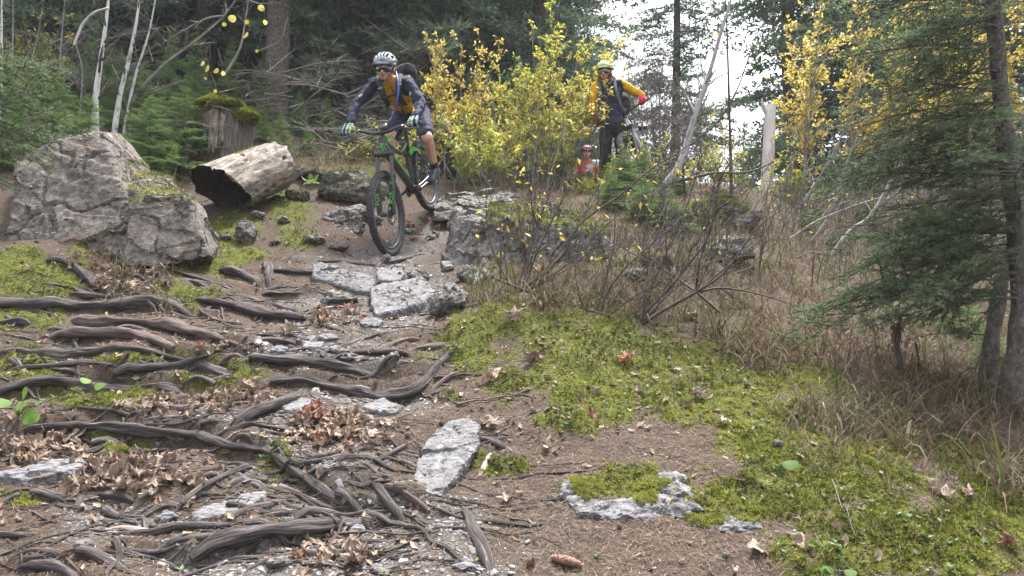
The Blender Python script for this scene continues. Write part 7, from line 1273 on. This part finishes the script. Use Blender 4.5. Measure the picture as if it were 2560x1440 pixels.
def person(label, J, Hb, k=1.0, top=NAVY, bottom=BLACK, glove=None, shoe=SHOE, helm=HMG, glasses=True, sleeve=1.0, shorts=True, paintf=None, gmats=None, leg_off=.0, hair=False, socks=True, hands=None):
    t = thing("person", label, "person", (J['al'] + J['ar']) / 2); up = nrm((J['neck'] - J['pelvis'])[None])[0]; sd = nrm((J['sl'] - J['sr'])[None])[0]; fw = np.cross(up, sd); fw = nrm((fw if np.dot(fw, Hb[:, 1]) > 0 else -fw)[None])[0]; sd2 = np.cross(fw, up); TB_ = np.stack([sd2, fw, up], -1)
    chest = (J['sl'] + J['sr']) / 2 * .72 + J['pelvis'] * .28; ab = (J['sl'] + J['sr']) / 2 * .38 + J['pelvis'] * .62
    def torso(e): return [ell(chest, TB_, ((.165 + e) * k, (.112 + e) * k, (.175 + e) * k)), ell(ab, TB_, ((.142 + e) * k, (.102 + e) * k, (.165 + e) * k)), ell(J['pelvis'], TB_, ((.155 + e) * k, (.118 + e) * k, (.125 + e) * k)), cap(J['sl'], J['sr'], (.058 + e) * k, (.058 + e) * k), cap(chest, J['neck'], (.09 + e) * k, (.056 + e * .5) * k)]
    def arm(s, e, upto=1.0):
        a, b, c = J['s' + s], J['e' + s], J['h' + s]; pr = [cap(a, b, (.056 + e) * k, (.041 + e) * k)]
        if upto > .5: w = b + (c - b) * min(1, (upto - .5) * 2); m_ = b + (c - b) * .35 * min(1, (upto - .5) * 2); pr += [cap(b, m_, (.041 + e) * k, (.040 + e) * k), cap(m_, w, (.040 + e) * k, (.027 + e + .012 * (1 - upto)) * k)]
        return pr
    def leg(s, e, f0=0.0, f1=1.0):
        h_, n_, a_ = J['l' + s], J['k' + s], J['a' + s]; pr = []; fwl = nrm((n_ - (h_ + a_) / 2)[None])[0] if np.linalg.norm(n_ - (h_ + a_) / 2) > .02 else fw
        if f0 < .5: p = h_ + (n_ - h_) * min(1, f1 * 2); pr.append(cap(h_, p, (.088 + e) * k, (.088 - .030 * min(1, f1 * 2) + e) * k))
        if f1 > .5: cf = n_ * .68 + a_ * .32 - fwl * .022 * k; pr += [cap(n_, cf, (.054 + e) * k, (.053 + e) * k), cap(cf, a_, (.053 + e) * k, (.034 + e) * k), cap(n_, a_, (.05 + e) * k, (.034 + e) * k)]
        return pr
    fp = face_parts(t, J['head'], Hb, k, glasses); o = lambda x, y, z: J['head'] + Hb @ (np.array([x, y, z]) * k)
    pr = torso(0) + fp + [cap(J['neck'], o(0, -.02, -.06), .056 * k, .056 * k)]
    for s in 'lr': pr += arm(s, 0) + leg(s, 0) + [cap(J['a' + s], J['t' + s] - (J['t' + s] - J['a' + s]) * .3, .028 * k, .02 * k)]
    if hands and not glove:
        for s in 'lr': pr += hand_prims(*hands[s], k=k)
    elif hands:
        for s in 'lr': pr.append(cap(J['h' + s], hands[s][0], .024 * k, .02 * k))
    V, F = blob(pr, .0088 if J['head'][1] < 8 else .0115, 2); link("body", mk_mesh("body", V, F, SK), t)
    pr = torso(.016)[:2 if sleeve else 5] + torso(.016)[3:] + [ell(J['pelvis'] + up * .05, TB_, (.168 * k, .130 * k, .10 * k))]
    for s in 'lr': pr += arm(s, .013, sleeve)
    V, F = blob(pr, .009 if J['head'][1] < 8 else .012, 1, .010, 20, 3); C_ = V[F].mean(1); mi = paintf(C_, F, V) if paintf else None; link("jersey", mk_mesh("jersey", V, F, top if isinstance(top, list) else [top], mi), t)
    pr = [ell(J['pelvis'] - up * .02, TB_, (.176 * k, .136 * k, .125 * k))]
    for s in 'lr': pr += leg(s, .018 if shorts else .014, 0, .42 if shorts else .97)
    V, F = blob(pr, .010, 2, .006, 16, 5); link("shorts" if shorts else "trousers", mk_mesh("shorts", V, F, bottom), t)
    for s in 'lr':
        a_, tt = J['a' + s], J['t' + s]; d = nrm((tt - a_)[None])[0]; hz = np.array([d[0], d[1], d[2]]); dn_ = nrm((a_ - J['k' + s])[None])[0]; V, F = blob([cap(a_ + dn_ * .045 - hz * .03, tt + dn_ * .01, .043 * k, .036 * k), cap(a_ - dn_ * .01, a_ + dn_ * .05, .048 * k, .045 * k), cap(a_ + dn_ * .03, tt, .045 * k, .032 * k), cap(a_ - dn_ * .02, tt, .047 * k, .036 * k)], .007, 2); link("shoe", mk_mesh("shoe", V, F, shoe), t)
        if socks: V, F = blob([cap(a_ - dn_ * .09, a_ + dn_ * .02, .043 * k, .042 * k)], .007, 1); link("sock", mk_mesh("sock", V, F, BLACK), t)
        if hands and glove:
            c = hands[s]; V, F = blob(hand_prims(*c, k=k * 1.12) + [cap(J['h' + s], c[0] + (J['h' + s] - c[0]) * .5, .033 * k, .032 * k)], .0042, 1)
            if gmats: bar = nrm(np.array(c[1], float)[None])[0]; x = ((V[F].mean(1) - c[0]) @ bar); yv = ((V[F].mean(1) - c[0]) @ np.array([0, -1.0, 0])); link("glove", mk_mesh("glove", V, F, gmats, np.where((x < -.022) & (np.floor(V[F].mean(1)[:, 2] * 90) % 2 == 0), 2, np.where(np.floor((x + .06) / .022) % 2 == 0, 1, 0))), t)
            else: link("glove", mk_mesh("glove", V, F, glove), t)
    helmet(t, J['head'] + Hb @ np.array([0, 0, .012]) * k, Hb, k * 1.03, helm)
    if hair:
        V, F = blob([ell(o(0, -.05, -.05), Hb, (.085 * k, .07 * k, .09 * k)), cap(o(-.07, -.02, -.05), o(-.085, .02, -.17), .03 * k, .018 * k), cap(o(.07, -.02, -.05), o(.085, .02, -.16), .03 * k, .018 * k)], .008, 2, .006, 40); link("hair", mk_mesh("hair", V, F, HAIR), t)
    return t
# --- the descending rider
gl, gr = BW([.88, .315, .698]), BW([.88, -.315, .698]); bl = nrm((BW([.87, .38, .70]) - BW([.88, .25, .695]))[None])[0]; br = nrm((BW([.87, -.38, .70]) - BW([.88, -.25, .695]))[None])[0]
J = dict(head=P(963, 166, 6.96), neck=P(975, 207, 7.12), sl=P(1016, 205, 7.08), sr=P(936, 209, 7.12), el=P(1052, 256, 6.99), er=P(891, 261, 7.06), pelvis=P(1028, 276, 7.62), ll=P(1051, 286, 7.64), lr=P(1004, 292, 7.66), kl=P(1068, 346, 7.34), kr=P(974, 340, 7.30), al=BW([.20, .175, .075]), tl=BW([.335, .165, .02]), ar=BW([.545, -.165, .08]), tr=BW([.675, -.16, .03]))
wb = lambda e, c: c + nrm((e - c)[None])[0] * .085
J['hl'], J['hr'] = wb(J['el'], gl) + [0, 0, .02], wb(J['er'], gr) + [0, 0, .02]
Hb = basis((-.10, -1, -.30), (0.03, -.25, 1))
YP = [(955,207),(968,200),(986,178),(994,190),(995,233),(1027,243),(1037,276),(1010,288),(985,277),(970,266),(961,226)]
def pf1(C, F, V):
    u, v = proj(C); n = np.cross(V[F[:, 1]] - V[F[:, 0]], V[F[:, 2]] - V[F[:, 0]]); fr = n[:, 1] < .0; y = polymask(u, v, YP) & fr; y |= polymask(u, v, [(1002,176),(1012,178),(1028,186),(1024,190),(1004,184)]); y |= polymask(u, v, [(934,181),(947,180),(947,186),(938,187)])
    z = np.abs((u - 976) - (v - 214) * .5) < 1.3; z &= (v > 214) & y; w = polymask(u, v, [(895,238),(905,234),(907,238),(898,243)]) | polymask(u, v, [(1022,232),(1028,228),(1028,238),(1023,240)]); return np.where(z, 0, np.where(y, 1, np.where(w & fr, 2, 0)))
r1 = person("mountain biker in navy and yellow jersey riding down off the ledge with bent arms", J, Hb, 1.0, [NAVY, YEL, WHC], NAVY, BLACK, paintf=pf1, gmats=[BLACK, TEAL, LIME], hands={'l': (gl, bl, J['el'] - gl, (0, 0, 1)), 'r': (gr, br, J['er'] - gr, (0, 0, 1))})
def tubes_w(L, name, mat, par, n=8, ell_=None):
    mb = MB()
    for p, r in L: q = spline(np.array(p), .02); mb.tube(q, r, n, ell=ell_)
    return mb.build(name, mat, par)
up1 = nrm((J['neck'] - J['pelvis'])[None])[0]
bpk = thing("backpack", "dark blue backpack worn by the descending rider", "backpack", P(1015, 215, 7.4)); V, F = blob([ell(P(1000, 196, 7.36), basis((0, -1, .6), up1), (.14, .10, .20)), ell(P(1014, 180, 7.32), np.eye(3), (.10, .10, .08)), cap(P(1016, 166, 7.25), P(1030, 172, 7.3), .04, .035)], .012, 2, .008, 14); link("pack", mk_mesh("pack", V, F, PACK), bpk)
for nm, L in (("strap", [(1000,186,7.10),(996,205,6.955),(996,225,6.945),(1000,245,7.01),(1012,262,7.12)]), ("strap", [(947,190,7.12),(949,208,6.985),(956,228,6.965),(964,248,7.02),(972,264,7.16)])):
    q = spline(P(*np.array(L).T), .02); mb = MB(); mb.tube(q, .028, 10, ell=(.35, 1.0)); mb.build(nm, PACK, bpk)
tubes_w([(P([955, 975, 997], [246, 240, 232], [6.975, 6.95, 6.935]), .011)], "chest_strap", BLACK, bpk); tubes_w([(P([990, 994, 996, 993, 989, 984, 980], [180, 200, 225, 250, 270, 288, 300], [6.98, 6.92, 6.90, 6.91, 6.95, 6.98, 7.0]), .009)], "drinking_hose", BLUE, bpk)
for L in ([(945,222,6.95),(956,219,6.938)], [(993,211,6.92),(1004,211,6.935)]): tubes_w([(P(*np.array([L[0], ((L[0][0]+L[1][0])/2, (L[0][1]+L[1][1])/2, (L[0][2]+L[1][2])/2), L[1]]).T), .005)], "reflective_tab", WHC, bpk)
# --- the waiting woman
g2l, g2r = BW2([.88, .315, .698]), BW2([.88, -.315, .698]); b2l = nrm((g2l - g2r)[None])[0]
zf = lambda px, Y: P(px, 400, Y) * [1, 1, 0] + [0, 0, float(H(P(px, 400, Y)[:1], np.array([float(Y)]))[0]) + .09]
J2 = dict(head=P(1512, 176, 9.42), neck=P(1518, 205, 9.5), sl=P(1550, 211, 9.5), sr=P(1490, 214, 9.5), el=P(1604, 238, 9.45), er=P(1480, 277, 9.45), pelvis=P(1534, 318, 9.55), ll=P(1552, 325, 9.55), lr=P(1516, 325, 9.55), kl=P(1552, 408, 9.5), kr=P(1512, 408, 9.45), al=zf(1552, 9.6), ar=zf(1510, 9.5), hl=P(1616, 256, 9.3), hr=P(1500, 310, 9.3)); J2['tl'] = J2['al'] + [.02, -.14, -.05]; J2['tr'] = J2['ar'] + [-.03, -.14, -.05]
c2l, c2r = g2l, g2r
J2['hl'], J2['hr'] = c2l + nrm((J2['el'] - c2l)[None])[0] * .08, c2r + nrm((J2['er'] - c2r)[None])[0] * .08
def pf2(C, F, V):
    u, v = proj(C); return np.where((np.hypot(u - 1560, (v - 205)) > 0) & (((u > 1553) & (v < 250) & (u - 1553 > (v - 190) * .2)) | (u < 1494)), 1, 0)
person("woman cyclist in lime helmet, navy vest and mustard sleeves holding her bike", J2, basis((-.35, -1, -.15), (0, -.1, 1)), .95, [NAVY, YEL], BLACK, RED, helm=HMY, glasses=True, sleeve=.78, shorts=False, paintf=pf2, hair=True, socks=False, hands={'l': (c2l, c2l - c2r, J2['el'] - c2l, (0, 0, 1)), 'r': (c2r, c2r - c2l, J2['er'] - c2r, (0, 0, 1))})
bpk = thing("backpack", "grey and navy backpack on the woman cyclist", "backpack", P(1535, 260, 9.7)); V, F = blob([ell(P(1542, 250, 9.70), np.eye(3), (.15, .10, .24)), ell(P(1555, 262, 9.64), np.eye(3), (.12, .09, .16))], .014, 2, .008, 14); link("pack", mk_mesh("pack", V, F, PACK), bpk)
for L in ([(1536,196,9.46),(1540,225,9.365),(1550,255,9.38),(1562,280,9.46)], [(1497,199,9.46),(1500,225,9.37),(1500,255,9.38),(1498,280,9.45)]): mb = MB(); mb.tube(spline(P(*np.array(L).T), .02), .019, 8, ell=(.35, 1)); mb.build("strap", STRAPG, bpk)
# --- the cyclist in orange and one more beyond
g3l, g3r = BW3([.88, .315, .698]), BW3([.88, -.315, .698])
J3 = dict(head=P(1467, 380, 12.45), neck=P(1468, 402, 12.55), sl=P(1493, 408, 12.55), sr=P(1443, 408, 12.55), el=P(1506, 440, 12.45), er=P(1434, 440, 12.45), pelvis=P(1470, 486, 12.75), ll=P(1483, 492, 12.75), lr=P(1457, 492, 12.75), al=zf(1484, 12.85), ar=zf(1455, 12.85), hl=g3l + [0, .06, .05], hr=g3r + [0, .06, .05]); J3['kl'], J3['kr'] = (J3['ll'] + J3['al']) / 2 + [0, -.05, 0], (J3['lr'] + J3['ar']) / 2 + [0, -.05, 0]; J3['tl'] = J3['al'] + [0, -.14, -.05]; J3['tr'] = J3['ar'] + [0, -.14, -.05]
def pf3(C, F, V): return np.where(fbm(C * 8 + 3, 2, 5) > .04, 1, 0)
person("cyclist in maroon helmet and orange and white jacket, seen to the waist behind bushes", J3, basis((0, -1, -.1), (0, 0, 1)), .92, [ORN, WHC], BLACK, BLACK, helm=HMR, glasses=False, sleeve=1.0, shorts=False, paintf=pf3, socks=False, hands={'l': (g3l, g3l - g3r, J3['el'] - g3l, (0, 0, 1)), 'r': (g3r, g3r - g3l, J3['er'] - g3r, (0, 0, 1))})
b4 = np.array([3.0, 13.2]); dz4 = np.array([b4[0] - J3['pelvis'][0], b4[1] - J3['pelvis'][1], 0]); h4 = P(1733, 437, 13.2)
J4 = {k_: v_ + (h4 - J3['head']) for k_, v_ in J3.items()}
for k_ in ('al', 'ar', 'tl', 'tr'): J4[k_][2] = float(H(J4[k_][:1], J4[k_][1:2])[0]) + (.09 if k_[0] == 'a' else .04)
J4['pelvis'][2] = (J4['neck'][2] + J4['al'][2]) / 2 - .05
for s in 'lr': J4['l' + s][2] = J4['pelvis'][2] - .05; J4['k' + s][2] = (J4['l' + s][2] + J4['a' + s][2]) / 2
person("furthest cyclist with a white helmet and orange top, almost hidden by branches", J4, basis((-.4, -1, -.1), (0, 0, 1)), .92, [ORN, WHC], BLACK, None, helm=HMO, glasses=False, shorts=False, paintf=pf3, socks=False)

# ------------------------------------------------------------------ air: even thin haze in one closed box round everything
lo = np.array([1e9] * 3); hi = -lo
for o in list(SC.objects):
    if o.type == 'MESH' and o.parent is None or o is ground:
        bb_ = np.array([o.matrix_basis @ Vector(c) for c in o.bound_box]); lo = np.minimum(lo, bb_.min(0)); hi = np.maximum(hi, bb_.max(0))
lo = lo - 1.0; hi = np.maximum(hi, [0, 0, 27.0]) + 1.5
hz, hnt, hN, hL, hB = _nt("haze air"); hN.remove(hB); pv = hN.new("ShaderNodeVolumePrincipled"); pv.inputs["Color"].default_value = (.93, .96, 1.0, 1); pv.inputs["Density"].default_value = .0012; hL.new(pv.outputs[0], hN["Material Output"].inputs["Volume"])
bx = np.array([[x, y, z] for x in (lo[0], hi[0]) for y in (lo[1], hi[1]) for z in (lo[2], hi[2])]); hz_o = link("haze", mk_mesh("haze", bx, np.array([[0, 1, 3, 2], [4, 6, 7, 5], [0, 4, 5, 1], [2, 3, 7, 6], [0, 2, 6, 4], [1, 5, 7, 3]]), hz, smooth=False)); tag(hz_o, "thin pale haze hanging in the forest air", "haze", kind="stuff")
